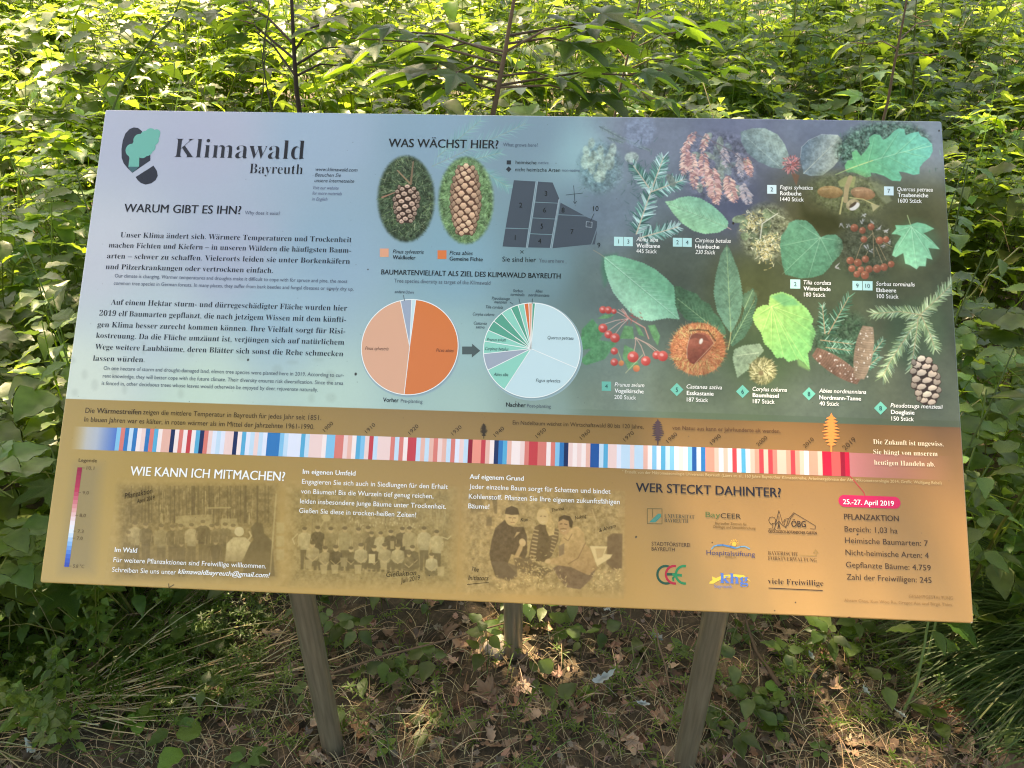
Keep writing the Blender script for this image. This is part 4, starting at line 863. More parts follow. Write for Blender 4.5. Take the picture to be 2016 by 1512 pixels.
line(Z(OC, sC, [(1120, 662), (1140, 660)]), 1.6, (90, 62, 42)); line(Z(OC, sC, [(1165, 662), (1190, 668)]), 1.6, (90, 62, 42)); line(Z(OC, sC, [(1134, 724), (1155, 733), (1178, 724)]), 1.3, (232, 204, 160), .75); line(Z(OC, sC, [(1125, 712), (1155, 706), (1185, 712)]), 1.3, (96, 66, 44), .8)
ell(Z(OC, sC, [(1000, 1030)])[0], 6, 4.5, -20, (216, 172, 118), soft=1.5)
poly(Z(OC, sC, [(1415, 880), (1590, 885), (1560, 960), (1640, 965), (1620, 1000), (1490, 1080)]), (240, 204, 146), soft=2.5); poly(Z(OC, sC, [(1470, 905), (1570, 905), (1540, 990), (1490, 1010)]), (190, 150, 100), soft=3, alpha=.7)
poly(Z(OC, sC, [(660, 1000), (800, 990), (900, 1060), (1050, 1120), (940, 1200), (760, 1150), (680, 1100)]), (96, 74, 50), soft=5, alpha=.8)
for i in range(300):
    p = Z(OC, sC, [R.choice([(R.gauss(860, 90), R.gauss(1120, 60)), (R.uniform(480, 1200), R.uniform(1170, 1300)), (R.uniform(1420, 1720), R.uniform(1100, 1310))])])[0]; t = R.uniform(0, 6.28); stroke(p, (p[0]+3.5*math.cos(t), p[1]+3.5*math.sin(t)), 2, 1, jc(R.choice([(228, 186, 122), (170, 132, 84), (240, 206, 140)]), .1), .65)
# the sepia pictures are printed faintly
for qd in (quad(OA, sa, 600, 270, 1870, 990), quad(OB, sb, 120, 290, 1810, 1290), quad(OC, sC, 150, 340, 1760, 1345)):
    q_ = cv(qd); x0, x1, y0, y1 = int(q_[:, 0].min()), int(q_[:, 0].max()), int(q_[:, 1].min()), int(q_[:, 1].max())
    g_ = IMG[y0:y1, x0:x1]; h_ = (g_[1:-1, 1:-1]*2+g_[:-2, 1:-1]+g_[2:, 1:-1]+g_[1:-1, :-2]+g_[1:-1, 2:])/6
    g_[1:-1, 1:-1] = h_*.74+np.array([178, 148, 96], np.float32)/255*.26+(NA[y0+1:y1-1, x0+1:x1-1]*.05)[..., None]
xs_ = int(cv([(1125, 300)])[0, 0]); ys_ = int(cv([(1125, 805)])[0, 1]); g_ = IMG[:ys_, xs_:]
g_[1:-1, 1:-1] = (g_[1:-1, 1:-1]*2+g_[:-2, 1:-1]+g_[2:, 1:-1]+g_[1:-1, :-2]+g_[1:-1, 2:])/6
ramp_ = np.clip((xx[:ys_, xs_:]-xs_)/110, 0, 1)[..., None]; g0_ = g_.copy()
g_ *= (1+NB[:ys_, xs_:]*.16+NA[:ys_, xs_:]*.10)[..., None]
g_[:] = g_*.80+g_.mean(2, keepdims=True)*.17+np.array([.030, .034, .036], np.float32)      # the plant pictures are muted, with a pale haze painted into their colours
g_[:] = g0_*(1-ramp_)+g_*ramp_
# a scratch mark and chips on the rim
line([(332, 1149), (332.5, 1156.5), (342, 1151)], 1.6, (60, 50, 40), .9); ell((1914, 1226), 3, 2, 0, (220, 210, 200), soft=1.5, alpha=.8); ell((1672, 1216), 3, 2, 0, (90, 50, 36), soft=1.5, alpha=.8); line([(1776, 1000), (1722, 1150)], .8, (150, 116, 74), .5); ell((1252, 1057.5), 1.6, 1.4, 0, (240, 230, 210), soft=1.5)
# faded start of the stripe band, future part, small dark specks
st = cv([(141, 842), (229, 845), (226, 888.7), (139, 886.5)]); sx0, sx1 = st[:, 0].min(), st[:, 0].max()
stripe_top = cv([(231, 844), (1673, 888)])[:, 1].mean(); stripe_bot = cv([(226, 888.7), (1671, 936)])[:, 1].mean()
X = xx; m_ = ((yy > stripe_top) & (yy < stripe_bot))
t_ = np.clip((xx-cv([(141, 865)])[0, 0])/(cv([(229, 866)])[0, 0]-cv([(141, 865)])[0, 0]), 0, 1)
c_ = np.where(t_[..., None] < .55, rgb(205, 188, 160)+(rgb(176, 182, 196)-rgb(205, 188, 160))*(t_/.55)[..., None], rgb(176, 182, 196)+(rgb(72, 116, 196)-rgb(176, 182, 196))*((t_-.55)/.45)[..., None])
al = (m_*(t_ < 1)*np.clip(t_*3, 0, 1)).astype(np.float32)[..., None]; IMG = (IMG*(1-al)+c_*al).astype(np.float32)
t2 = (xx-cv([(1671, 912)])[0, 0])/(cv([(1880, 918)])[0, 0]-cv([(1671, 912)])[0, 0])
al = (m_*(t2 > 0)*np.clip(1-t2, 0, 1)*.8).astype(np.float32)[..., None]; IMG = (IMG*(1-al)+rgb(196, 118, 132)*al).astype(np.float32)
# grey softening behind the colour scale
poly([(150, 915), (200, 915), (182, 1125), (120, 1125)], (128, 118, 98), soft=40, alpha=.45)
poly([(176, 862), (238, 862), (238, 866), (176, 866)], (160, 170, 190), soft=20, alpha=.0)
for x_, y_, r_ in ((845, 752.5, 2.2), (649, 570.5, 1.8), (456, 881, 3.0), (1443, 439, 2.8), (1688, 1052, 2), (700, 736, 3), (488, 708, 2.5), (1402, 1068, 1.4), (1566, 1186, 1.5), (1525, 1202, 1.3), (724, 530, 1.5), (845, 1133, 1), (1848, 257, 2), (1252, 1057, 2.2)):
    ell((x_, y_), r_*.8, r_, R.uniform(0, 90), (40, 34, 30), n=9, soft=1.6, alpha=.85)
for i in range(240):
    p = (R.uniform(130, 1880), R.uniform(240, 1190)); ell(p, R.uniform(.4, 1.2), R.uniform(.4, 1.2), 0, (70, 66, 56), n=7, soft=1.2, alpha=R.uniform(.15, .5))
for i in range(16):
    p = (R.uniform(130, 700), R.uniform(680, 790)); ell(p, R.uniform(4, 12), R.uniform(4, 14), 0, (120, 128, 118), n=10, soft=10, alpha=.14)

IMG *= (1+NC*.014)[..., None]
# printed colours as they look -> reflectance of the ink
def ink(c): return np.clip(s2l(c)*INK_GAIN, 0.004, .85)
INK_GAIN = 0.92
lin = ink(IMG)
out = np.ones((CH, CW, 4), np.float32); out[..., :3] = l2s(lin)[::-1]
img = bpy.data.images.new('board_print', CW, CH, alpha=False); img.pixels.foreach_set(out.ravel()); img.pack()

# ------------------------------------------------------------------ the board itself
def gloss(nt, p):
    L = nt.links; tc = N(nt, 'ShaderNodeTexCoord')
    mp = N(nt, 'ShaderNodeMapping'); mp.inputs['Scale'].default_value = (60, 240, 60); L.new(tc.outputs['Object'], mp.inputs['Vector'])
    n1 = N(nt, 'ShaderNodeTexNoise'); n1.inputs['Scale'].default_value = 6; n1.inputs['Detail'].default_value = 3; L.new(mp.outputs[0], n1.inputs['Vector'])
    n2 = N(nt, 'ShaderNodeTexNoise'); n2.inputs['Scale'].default_value = 3.2; n2.inputs['Detail'].default_value = 2; L.new(tc.outputs['Object'], n2.inputs['Vector'])
    b1 = N(nt, 'ShaderNodeBump'); b1.inputs['Strength'].default_value = .06; b1.inputs['Distance'].default_value = .0004; L.new(n1.outputs['Fac'], b1.inputs['Height'])
    b2 = N(nt, 'ShaderNodeBump'); b2.inputs['Strength'].default_value = .35; b2.inputs['Distance'].default_value = .012; L.new(n2.outputs['Fac'], b2.inputs['Height']); L.new(b1.outputs[0], b2.inputs['Normal'])
    L.new(b2.outputs[0], p.inputs['Normal'])
    rr = N(nt, 'ShaderNodeMapRange'); rr.inputs['To Min'].default_value = .13; rr.inputs['To Max'].default_value = .24; L.new(n2.outputs['Fac'], rr.inputs['Value'])
    L.new(rr.outputs[0], p.inputs['Roughness']); p.inputs['Specular IOR Level'].default_value = .5
M_print, nt, p = mat_new('printed_face'); ti = N(nt, 'ShaderNodeTexImage'); ti.image = img; ti.extension = 'EXTEND'; ti.interpolation = 'Cubic'
nt.links.new(ti.outputs[0], p.inputs['Base Color']); gloss(nt, p)
M_ink, nt, p = mat_new('printed_ink'); at = N(nt, 'ShaderNodeAttribute', attribute_name='Col'); nt.links.new(at.outputs['Color'], p.inputs['Base Color']); gloss(nt, p)
m_steel, nt, p = mat_new('post_steel'); L = nt.links
tc = N(nt, 'ShaderNodeTexCoord'); mp = N(nt, 'ShaderNodeMapping'); mp.inputs['Scale'].default_value = (30, 30, 2); L.new(tc.outputs['Object'], mp.inputs['Vector'])
n1 = N(nt, 'ShaderNodeTexNoise'); n1.inputs['Scale'].default_value = 5; n1.inputs['Detail'].default_value = 7; L.new(mp.outputs[0], n1.inputs['Vector'])
cr = N(nt, 'ShaderNodeValToRGB'); L.new(n1.outputs['Fac'], cr.inputs[0]); e = cr.color_ramp.elements
e[0].position = .3; e[0].color = (.25, .22, .165, 1); e[1].position = .7; e[1].color = (.38, .34, .26, 1)
L.new(cr.outputs[0], p.inputs['Base Color']); p.inputs['Metallic'].default_value = .7; p.inputs['Roughness'].default_value = .3
n3 = N(nt, 'ShaderNodeTexNoise'); n3.inputs['Scale'].default_value = 160; L.new(tc.outputs['Object'], n3.inputs['Vector'])
bp = N(nt, 'ShaderNodeBump'); bp.inputs['Strength'].default_value = .15; bp.inputs['Distance'].default_value = .001; L.new(n3.outputs['Fac'], bp.inputs['Height']); L.new(bp.outputs[0], p.inputs['Normal'])

ROOT = empty('information_board', (0, .25, 0), 'large tilted forest information board printed blue above and gold below, on three grey posts', 'sign')
BMAT = Matrix(((1, 0, 0, ORG[0]), (0, VD[1], ND[1], ORG[1]), (0, VD[2], ND[2], ORG[2]), (0, 0, 0, 1)))
ROOTINV = Matrix.Translation((0, -.25, 0))
def on_board(name, me, label=None):
    o = bpy.data.objects.new(name, me); link(o, ROOT); o.matrix_basis = ROOTINV @ BMAT
    if label: o['label'] = label
    return o
# panel: rounded rim, print folded over the edges
TH = .012
def rrect(w0, h0, w1, h1, rad, n=5):
    pts = []
    for cx_, cy_, a0_ in ((w1-rad, h1-rad, 0), (w0+rad, h1-rad, 90), (w0+rad, h0+rad, 180), (w1-rad, h0+rad, 270)):
        for k in range(n): a = math.radians(a0_+90*k/(n-1)); pts.append((cx_+rad*math.cos(a), cy_+rad*math.sin(a)))
    return np.array(pts)
rings = []
for ins_, z_ in ((.0022, 0.0), (.0009, -.0006), (0, -.0022), (0, -TH+.002), (.0015, -TH)):
    q = rrect(ins_, ins_, BW-ins_, BH-ins_, .004); rings.append(np.c_[q, np.full(len(q), z_)])
V = np.concatenate(rings); k = len(rings[0]); F4 = []
for a in range(len(rings)-1):
    for i in range(k): j = (i+1) % k; F4.append([a*k+j, a*k+i, (a+1)*k+i, (a+1)*k+j])
me = bpy.data.meshes.new('panel'); me.from_pydata([tuple(v) for v in V], [], [list(range(k))]+F4+[list(range(4*k, 5*k))[::-1]])
l = me.uv_layers.new(name='UVMap')
for lp in me.loops: v = me.vertices[lp.vertex_index].co; l.data[lp.index].uv = (v.x/BW, v.y/BH)
me.materials.append(M_print); on_board('panel', me)
tn = math.tan(SLOPE)
for px_, py_ in ((-.383, .110), (.418, .122), (.015, .405)):
    n = 28; a = np.arange(n)/n*2*math.pi; Rr = .0242; mb = MB()
    xs = px_+Rr*np.cos(a); ys = py_+Rr*np.sin(a); zt = GZ+ys*tn-(TH-.001)/math.cos(SLOPE)
    lv = [np.full(n, -.12), np.full(n, .0), np.full(n, .3), zt]
    V = np.concatenate([np.stack([xs, ys, z], -1) for z in lv]); F = [[q*n+i, q*n+(i+1) % n, (q+1)*n+(i+1) % n, (q+1)*n+i] for q in range(3) for i in range(n)]
    mb.add(V, None, F, (1, 1, 1)); o = bpy.data.objects.new('post', mb.mesh('post', m_steel, True)); link(o, ROOT); o.matrix_basis = ROOTINV
# ------------------------------------------------------------------ crisp print: flat coloured shapes and lettering lying on the face
def fan(pts, z):
    """triangulate a simple polygon given in millimetres"""
    from mathutils.geometry import tessellate_polygon
    vs = [Vector((p[0]/1000, p[1]/1000, 0)) for p in pts]
    return np.array([[v.x, v.y, z] for v in vs]), np.array(tessellate_polygon([vs]))
def orient(V, F):
    F = np.array(F); a, b, c = V[F[:, 0]], V[F[:, 1]], V[F[:, 2]]
    neg = ((b[:, 0]-a[:, 0])*(c[:, 1]-a[:, 1])-(b[:, 1]-a[:, 1])*(c[:, 0]-a[:, 0])) < 0
    F[neg] = F[neg][:, ::-1]; return F
class Print:
    def __init__(s, name, label=None): s.n = name; s.mb = MB(); s.label = label
    def poly(s, pts, col, z=.00020, inmm=False):
        q = pts if inmm else mm(pts); V, F = fan(q, z); s.mb.add(V, orient(V, F), None, ink(np.array(col)/255.)); return s
    def line(s, pts, wmm, col, z=.00035, inmm=False):
        q = np.asarray(pts, float) if inmm else mm(pts)
        for a, b in zip(q[:-1], q[1:]):
            d = (b-a)/(np.linalg.norm(b-a)+1e-9); n_ = np.array([-d[1], d[0]])*wmm/2; e_ = d*wmm*.25
            s.poly([a-n_-e_, b-n_+e_, b+n_+e_, a+n_-e_], col, z, True)
        return s
    def done(s): return on_board(s.n, s.mb.mesh(s.n, M_ink), s.label)
_gc = {}
def glyphs(txt, shear, off):
    c = bpy.data.curves.new('t', 'FONT'); c.body = txt; c.shear = shear; c.offset = off; c.resolution_u = 3
    o = bpy.data.objects.new('t', c); me = bpy.data.meshes.new_from_object(o)
    V = np.empty(len(me.vertices)*3); me.vertices.foreach_get('co', V); V = V.reshape(-1, 3)
    me.calc_loop_triangles(); F = np.empty(len(me.loop_triangles)*3, int); me.loop_triangles.foreach_get('vertices', F)
    bpy.data.objects.remove(o); bpy.data.curves.remove(c); bpy.data.meshes.remove(me)
    return V, F.reshape(-1, 3)
CAPH = glyphs('H', 0, 0)[0][:, 1].max()
BOLD = {ord('Ä'): 'A', ord('Ö'): 'O', ord('Ü'): 'U', ord('ä'): 'a', ord('ö'): 'o', ord('ü'): 'u'}
def bold_serif(t):
    o = ''
    for c in t:
        if 'A' <= c <= 'Z': o += chr(0x1D400+ord(c)-65)
        elif 'a' <= c <= 'z': o += chr(0x1D41A+ord(c)-97)
        elif c.isdigit(): o += chr(0x1D7CE+int(c))
        else: o += c
    return o
def serif_line(txt, off):
    key = ('serif', txt, off)
    uml = [i for i, c in enumerate(txt) if ord(c) in BOLD]
    plain = ''.join(BOLD.get(ord(c), c) for c in txt)
    V, F = glyphs(bold_serif(plain), 0, off)
    for i in uml:
        a = glyphs(bold_serif(plain[:i]+'l'), 0, off)[0][:, 0].max() if i else 0
        b = glyphs(bold_serif(plain[:i+1]), 0, off)[0][:, 0].max()
        a = glyphs(bold_serif(plain[:i]+'I'), 0, off)[0][:, 0].max()-.33 if i else 0
        cx_ = (max(a, b-.5)+b)/2; top = .60 if txt[i].islower() else .84; r_ = .055
        for s in (-.12, .12):
            q = np.array([[cx_+s+r_*math.cos(t), top+r_*math.sin(t), 0] for t in np.arange(6)*math.pi/3]); n0 = len(V)
            V = np.concatenate([V, q]); F = np.concatenate([F, np.array([[0, 1, 2], [0, 2, 3], [0, 3, 4], [0, 4, 5]])+n0])
    return V, F
def text(P_, txt, x0, y0, x1, cap, col, style='', z=.0005):
    """x0,y0 left end of the baseline, x1 right end, cap capital height: all measured on the photograph"""
    a = mm([(x0, y0)])[0]; b = mm([(x1, y0+(x1-x0)*.03)])[0]; wd = b[0]-a[0]
    h = (mm([(x0, y0-cap)])[0]-a)[1]
    sh = .22 if 'i' in style else 0
    if 's' in style: V, F = serif_line(txt, 0.0 if 'B' in style else (-.013 if cap > 18 else -.010))
    else: V, F = glyphs(txt, sh, 0)
    if 'b' in style:      # heavier cut: the same outline twice, a hair apart
        V = np.concatenate([V, V+np.array([.032, 0, 0])]); F = np.concatenate([F, F+len(V)//2])
    if len(txt) <= 2 and txt.isdigit() and not 's' in style:      # single digits keep their own width
        k_ = h/CAPH*(V[:, 0].max()-V[:, 0].min())*.92; a = a.copy(); a[0] += (wd-k_)/2; wd = k_
    V = V.copy(); mn = V[:, 0].min(); mxx = V[:, 0].max(); V[:, 0] = (V[:, 0]-mn)/(mxx-mn)*wd+a[0]; V[:, 1] = V[:, 1]/CAPH*h+a[1]
    V[:, :2] /= 1000; V[:, 2] = z
    if 'b' in style: V[len(V)//2:, 2] += .00004
    P_.mb.add(V, orient(V, F), None, ink(np.array(col)/255.)); return P_
def text_rot(P_, txt, p0, p1, cap, col, style='', z=.0005):
    a, b = mm([p0, p1]); h = abs((mm([(p0[0], p0[1]-cap)])[0]-a)[1]); d = b-a; L_ = np.linalg.norm(d); d /= L_; n_ = np.array([-d[1], d[0]])
    V, F = glyphs(txt, .25 if 'i' in style else 0, 0); mn = V[:, 0].min(); mxx = V[:, 0].max()
    x = (V[:, 0]-mn)/(mxx-mn)*L_; y = V[:, 1]/CAPH*h; Q = (a+x[:, None]*d+y[:, None]*n_)/1000
    V2 = np.c_[Q, np.full(len(Q), z)]; P_.mb.add(V2, orient(V2, F), None, ink(np.array(col)/255.)); return P_
def block(name, rows, label=None):
    P_ = Print(name, label)
    for r_ in rows: text(P_, *r_)
    P_.done()['kind'] = 'stuff'
K = (14, 16, 24); G1 = (84, 92, 112); W_ = (250, 250, 248); BR = (74, 54, 34); TEA = (34, 52, 62)

# logo: a shoe sole with a tree crown in it
P_ = Print('logo', 'dark shoe-sole print with a mint green tree')
O1 = (180, 210); z1 = 3.6
P_.poly(Z(O1, z1, [(300, 146), (270, 158), (240, 190), (222, 240), (213, 300), (214, 360), (228, 400), (256, 435), (290, 468), (418, 380), (418, 320), (410, 260), (385, 210), (355, 170), (330, 150)]), (24, 28, 40))
P_.poly(Z(O1, z1, [(313, 498), (440, 417), (464, 455), (470, 490), (455, 520), (425, 542), (385, 552), (350, 540), (328, 520)]), (24, 28, 40))
def cloud(cs, n=14):
    pts = []
    return [(x+r_*math.cos(2*math.pi*k/n), y+r_*math.sin(2*math.pi*k/n)) for x, y, r_ in cs for k in range(n)]
MT = (92, 172, 158); zz = .00026
for x, y, r_ in ((462, 185, 26), (420, 192, 40), (385, 210, 40), (345, 240, 48), (440, 235, 38), (400, 262, 55), (345, 290, 62), (290, 310, 48), (420, 285, 35), (360, 325, 40), (300, 345, 35), (460, 205, 24), (385, 300, 52)):
    P_.poly(Z(O1, z1, [(x+r_*math.cos(2*math.pi*k/20), y+r_*math.sin(2*math.pi*k/20)) for k in range(20)]), MT, zz); zz += .000012
P_.poly(Z(O1, z1, [(272, 350), (340, 350), (338, 425), (262, 425)]), MT, zz); P_.poly(Z(O1, z1, [(262, 425), (338, 425), (318, 446), (290, 466), (266, 440)]), (48, 92, 98), zz+.00001)
P_.done()
block('title', [('Klimawald', 342, 309.5, 598, 37.5, (16, 18, 30), 's'), ('Bayreuth', 490.5, 341, 595.5, 19.5, (16, 18, 30), 's')])
block('caption', [('www.klimawald.com', 621, 336.5, 703.5, 7, (44, 52, 66), 'i'), ('Besuchen Sie', 619.7, 347.5, 671, 7, (44, 52, 66), 'i'), ('unsere Internetseite', 619, 358.5, 697, 7, (44, 52, 66), 'i'),
      ('Visit our website', 615.5, 372.5, 666.5, 6.6, (100, 108, 136), 'i'), ('for more materials', 615, 383.3, 673, 6.6, (100, 108, 136), 'i'), ('in English', 614, 394.7, 644.5, 6.6, (100, 108, 136), 'i')])
block('heading', [('WARUM GIBT ES IHN?', 243.5, 417, 474, 16, K, 'b'), ('Why does it exist?', 482, 422, 551, 7, G1)])
block('heading', [('WAS WÄCHST HIER?', 764.3, 289, 980.7, 16.2, K, 'b'), ('What grows here?', 990, 288, 1058.4, 7, (80, 96, 116))])
TX = (20, 24, 36)
block('paragraph', [
 ('Unser Klima ändert sich. Wärmere Temperaturen und Trockenheit', 237, 467, 691.7, 10.3, TX, 's'),
 ('machen Fichten und Kiefern – in unseren Wäldern die häufigsten Baum-', 214, 487, 690.5, 10.3, TX, 's'),
 ('arten – schwer zu schaffen. Vielerorts leiden sie unter Borkenkäfern', 210.5, 508.3, 688.3, 10.3, TX, 's'),
 ('und Pilzerkrankungen oder vertrocknen einfach.', 208, 529.5, 537, 10.3, TX, 's')])
block('paragraph', [
 ('Our climate is changing. Warmer temperatures and droughts make it difficult to cope with for spruce and pine, the most', 226, 546, 683.6, 7, G1),
 ('common tree species in German forests. In many places, they suffer from bark beetles and fungal diseases or simply dry up.', 224, 560.5, 696, 7, G1)])
block('paragraph', [
 ('Auf einem Hektar sturm- und dürregeschädigter Fläche wurden hier', 218.3, 599.6, 683, 10.8, TX, 's'),
 ('2019 elf Baumarten gepflanzt, die nach jetzigem Wissen mit dem künfti-', 195.2, 621.2, 681, 10.8, TX, 's'),
 ('gen Klima besser zurecht kommen können. Ihre Vielfalt sorgt für Risi-', 191.8, 643.6, 679.5, 10.8, TX, 's'),
 ('kostreuung. Da die Fläche umzäunt ist, verjüngen sich auf natürlichem', 189, 665, 677.4, 10.8, TX, 's'),
 ('Wege weitere Laubbäume, deren Blätter sich sonst die Rehe schmecken', 187, 687.4, 675.4, 10.8, TX, 's'),
 ('lassen würden.', 183, 710, 284.7, 10.8, TX, 's')])
G2 = (82, 92, 106)
block('paragraph', [
 ('On one hectare of storm and drought-damaged land, eleven tree species were planted here in 2019. According to cur-', 204, 728, 677, 7.4, G2),
 ('rent knowledge, they will better cope with the future climate. Their diversity ensures risk diversification. Since the area', 202.4, 743.2, 675.7, 7.4, G2),
 ('is fenced in, other deciduous trees whose leaves would otherwise be enjoyed by deer rejuvenate naturally.', 200.4, 757.6, 626, 7.4, G2)])
# legend under the two oval pictures
O2 = (700, 220); z2 = 3.7333
P_ = Print('swatch'); P_.poly(quad(O2, z2, 178, 1005, 243, 1067), (226, 160, 130)); P_.done()
P_ = Print('swatch'); P_.poly(quad(O2, z2, 602, 1018, 668, 1082), (222, 120, 72)); P_.done()
block('caption', [('Pinus sylvestris', 773.1, 498.6, 834, 7.6, K, 'i'), ('Waldkiefer', 772.9, 510, 817.9, 7.6, K, 'b'), ('Picea abies', 884.8, 501.3, 930.4, 7.6, K, 'i'), ('Gemeine Fichte', 884.8, 512.8, 950.2, 7.6, K, 'b')])
# site map
P_ = Print('site_map', 'dark grey plan of ten numbered planting plots')
MG = (68, 78, 92)
for pts in ([(1163, 503), (1322, 512), (1270, 857), (1102, 852)], [(1101, 858), (1268, 863), (1250, 998), (1080, 990)], [(1340, 513), (1448, 520), (1497, 640), (1487, 669), (1321, 661)],
            [(1319, 667), (1486, 674), (1466, 785), (1303, 777)], [(1301, 783), (1464, 791), (1444, 900), (1285, 893)], [(1283, 899), (1443, 906), (1428, 1000), (1268, 997)],
            [(1490, 759), (1690, 770), (1775, 806), (1772, 850), (1730, 975), (1447, 1003)], [(1506, 668), (1680, 762), (1491, 753)], [(1775, 868), (1758, 975), (1738, 976)]):
    P_.poly(Z(O2, z2, pts), MG)
for a, b in (((1326, 512), (1254, 999)), ((1337, 512), (1263, 999)), ((1492, 645), (1431, 1002)), ((1498, 640), (1442, 1004))): P_.line(Z(O2, z2, [a, b]), .8, (160, 176, 190))
P_.line(Z(O2, z2, [(1695, 808), (1738, 812), (1736, 850), (1693, 846), (1695, 808)]), .8, (160, 176, 190)); P_.line(Z(O2, z2, [(1752, 748), (1718, 822)]), .8, K)
P_.line(Z(O2, z2, [(1602, 543), (1612, 672)]), .9, (40, 46, 58)); P_.line(Z(O2, z2, [(1545, 612), (1668, 598)]), .9, (40, 46, 58)); P_.line(Z(O2, z2, [(1600, 660), (1612, 676), (1624, 656)]), .9, (40, 46, 58))
for t, cx_, cy_ in (('2', 1212, 704), ('1', 1172, 942), ('3', 1398, 617), ('6', 1388, 740), ('5', 1368, 858), ('4', 1352, 968), ('7', 1590, 898), ('8', 1524, 740), ('9', 1787, 998), ('10', 1765, 728)):
    w_ = 13*len(t); a, b = Z(O2, z2, [(cx_-w_, cy_), (cx_+w_, cy_)]); text(P_, t, a[0], a[1], b[0], 9.4, (20, 22, 30))
a, = Z(O2, z2, [(1222, 1030)]); P_.line([(a[0]-3.2, a[1]-3), (a[0]+3.2, a[1]+3)], .8, K); P_.line([(a[0]-3.2, a[1]+3), (a[0]+3.2, a[1]-3)], .8, K)
P_.poly(quad(O2, z2, 1110, 357, 1142, 387), (38, 44, 54)); P_.poly(Z(O2, z2, [(1125, 401), (1145, 422), (1125, 443), (1104, 422)]), (38, 44, 54)); P_.done()
GN_ = (84, 100, 120)
block('caption', [('heimische', 1014.8, 322.9, 1055.7, 7, K), ('native', 1059.8, 323, 1079.6, 6, GN_), ('nicht heimische Arten', 1014, 337, 1102.4, 7, K), ('non-native', 1106.4, 337.9, 1141.2, 6, GN_),
      ('Sie sind hier', 988.8, 514.7, 1055, 9.5, K), ('You are here', 1060.8, 516.5, 1110, 7.5, G2)])
block('heading', [('BAUMARTENVIELFALT ALS ZIEL DES KLIMAWALD BAYREUTH', 750.4, 540.1, 1103.4, 9.8, K, 'b'), ('Tree species diversity as target of the Klimawald', 775.8, 556.2, 965.2, 7.6, G2)])
# pie charts
def pie(c, rx, sl, hub=None, label=None):
    P_ = Print('pie_chart', label); cm = mm([c])[0]; r_ = (mm([(c[0]+rx, c[1]+rx*.025)])[0]-cm)[0]; hb = mm([hub])[0] if hub else cm
    t = np.linspace(0, 2*math.pi, 72, endpoint=False)
    for k in range(4): P_.poly(np.stack([cm[0]+1.5+(r_+3-k)*np.cos(t), cm[1]-2+(r_+3-k)*np.sin(t)], -1), (150-k*6, 176-k*6, 184-k*6), .00006+k*.00002, True)
    P_.poly(np.stack([cm[0]+(r_+.6)*np.cos(t), cm[1]+(r_+.6)*np.sin(t)], -1), (236, 240, 240), .00016, True)
    for a0_, a1_, co in sl:
        a = np.radians(np.linspace(a0_, a1_, max(3, int(abs(a1_-a0_)/4)+2))); pts = [tuple(hb)]+[(cm[0]+(r_-.9)*math.sin(q), cm[1]+(r_-.9)*math.cos(q)) for q in a]; P_.poly(pts, co, .00024, True)
    for a0_, a1_, co in sl:
        q = math.radians(a0_); P_.line([tuple(hb), (cm[0]+r_*math.sin(q), cm[1]+r_*math.cos(q))], 1.2, (236, 238, 238), .00030, True)
    return P_
P_ = pie((806.5, 682.3), 95.6, [(4, 183, (218, 118, 62)), (183, 345.5, (222, 166, 138)), (345.5, 359, (152, 164, 184)), (359, 364, (196, 220, 228))], label='orange pie chart of the trees before planting')
P_.line([(794.5, 581.5), (796.2, 592)], .8, K); text(P_, 'Pinus sylvestris', 718.8, 688.6, 765, 6.5, (96, 62, 46), 'i'); text(P_, 'Picea abies', 858.6, 692.4, 893, 6.5, (96, 44, 20), 'i'); P_.done()
TL, TD, LB = (132, 204, 188), (76, 160, 138), (190, 216, 224)
P_ = pie((1046.7, 688.6), 95.6, [(2.5, 111, LB), (111, 212, LB), (212, 243, TL), (243, 263.5, (156, 166, 182)), (263.5, 279, TL), (279, 293, TL), (293, 306, TD), (306, 319.4, TD), (319.4, 332, TL), (332, 341.5, TD), (341.5, 349, TL), (349, 354.5, (220, 112, 66)), (354.5, 358.8, (226, 160, 132)), (358.8, 362.5, TD)], hub=(1045.5, 686.5), label='green and pale blue pie chart of the trees after planting')
for a, b in (((1021.5, 588), (1024, 598)), ((1048, 588), (1047.6, 598)), ((1004.5, 595), (1010, 599))): P_.line([a, b], .8, K)
for t_, x0_, y0_, x1_ in (('Quercus petraea', 1077.9, 667.6, 1128.8), ('Fagus sylvatica', 1055, 751.7, 1102.9), ('Abies alba', 971.9, 740, 1000.5), ('Carpinus betulus', 955, 689.3, 1001), ('Prunus avium', 958.6, 671.4, 996)): text(P_, t_, x0_, y0_, x1_, 6.4, (28, 44, 52), 'i')
P_.done()
block('caption', [(t_, x0_, y0_, x1_, 5.8, (40, 52, 66), 'i') for t_, x0_, y0_, x1_ in (('Castanea', 932.6, 638.8, 958), ('sativa', 936.7, 646.4, 953.8), ('Corylus colurna', 930.7, 621, 973), ('Tilia cordata', 956.2, 607, 990), ('Pseudotsuga', 968, 589.8, 1003), ('menziesii', 972.9, 597, 998), ('Sorbus', 1009.8, 575, 1028.8), ('torminalis', 1005, 582.4, 1032.4), ('Abies', 1053.8, 575.7, 1068), ('nordmanniana', 1040, 583.3, 1081.2), ('andere', 777, 577, 796.5))]+[('Others', 798.5, 577.8, 815, 5.8, G2, 'i')])
block('caption', [('Vorher', 754, 791, 784.8, 8.3, K, 'b'), ('Pre-planting', 789, 792.4, 831.7, 7, G2), ('Nachher', 996.2, 800.5, 1034.8, 8.3, K, 'b'), ('Post-planting', 1037.6, 802, 1084.3, 7, G2)])
P_ = Print('arrow'); P_.poly(Z((680, 560), 4.2, [(965, 513), (1048, 513), (1048, 490), (1115, 548), (1045, 605), (1045, 578), (965, 578)]), (74, 88, 88)); P_.done()
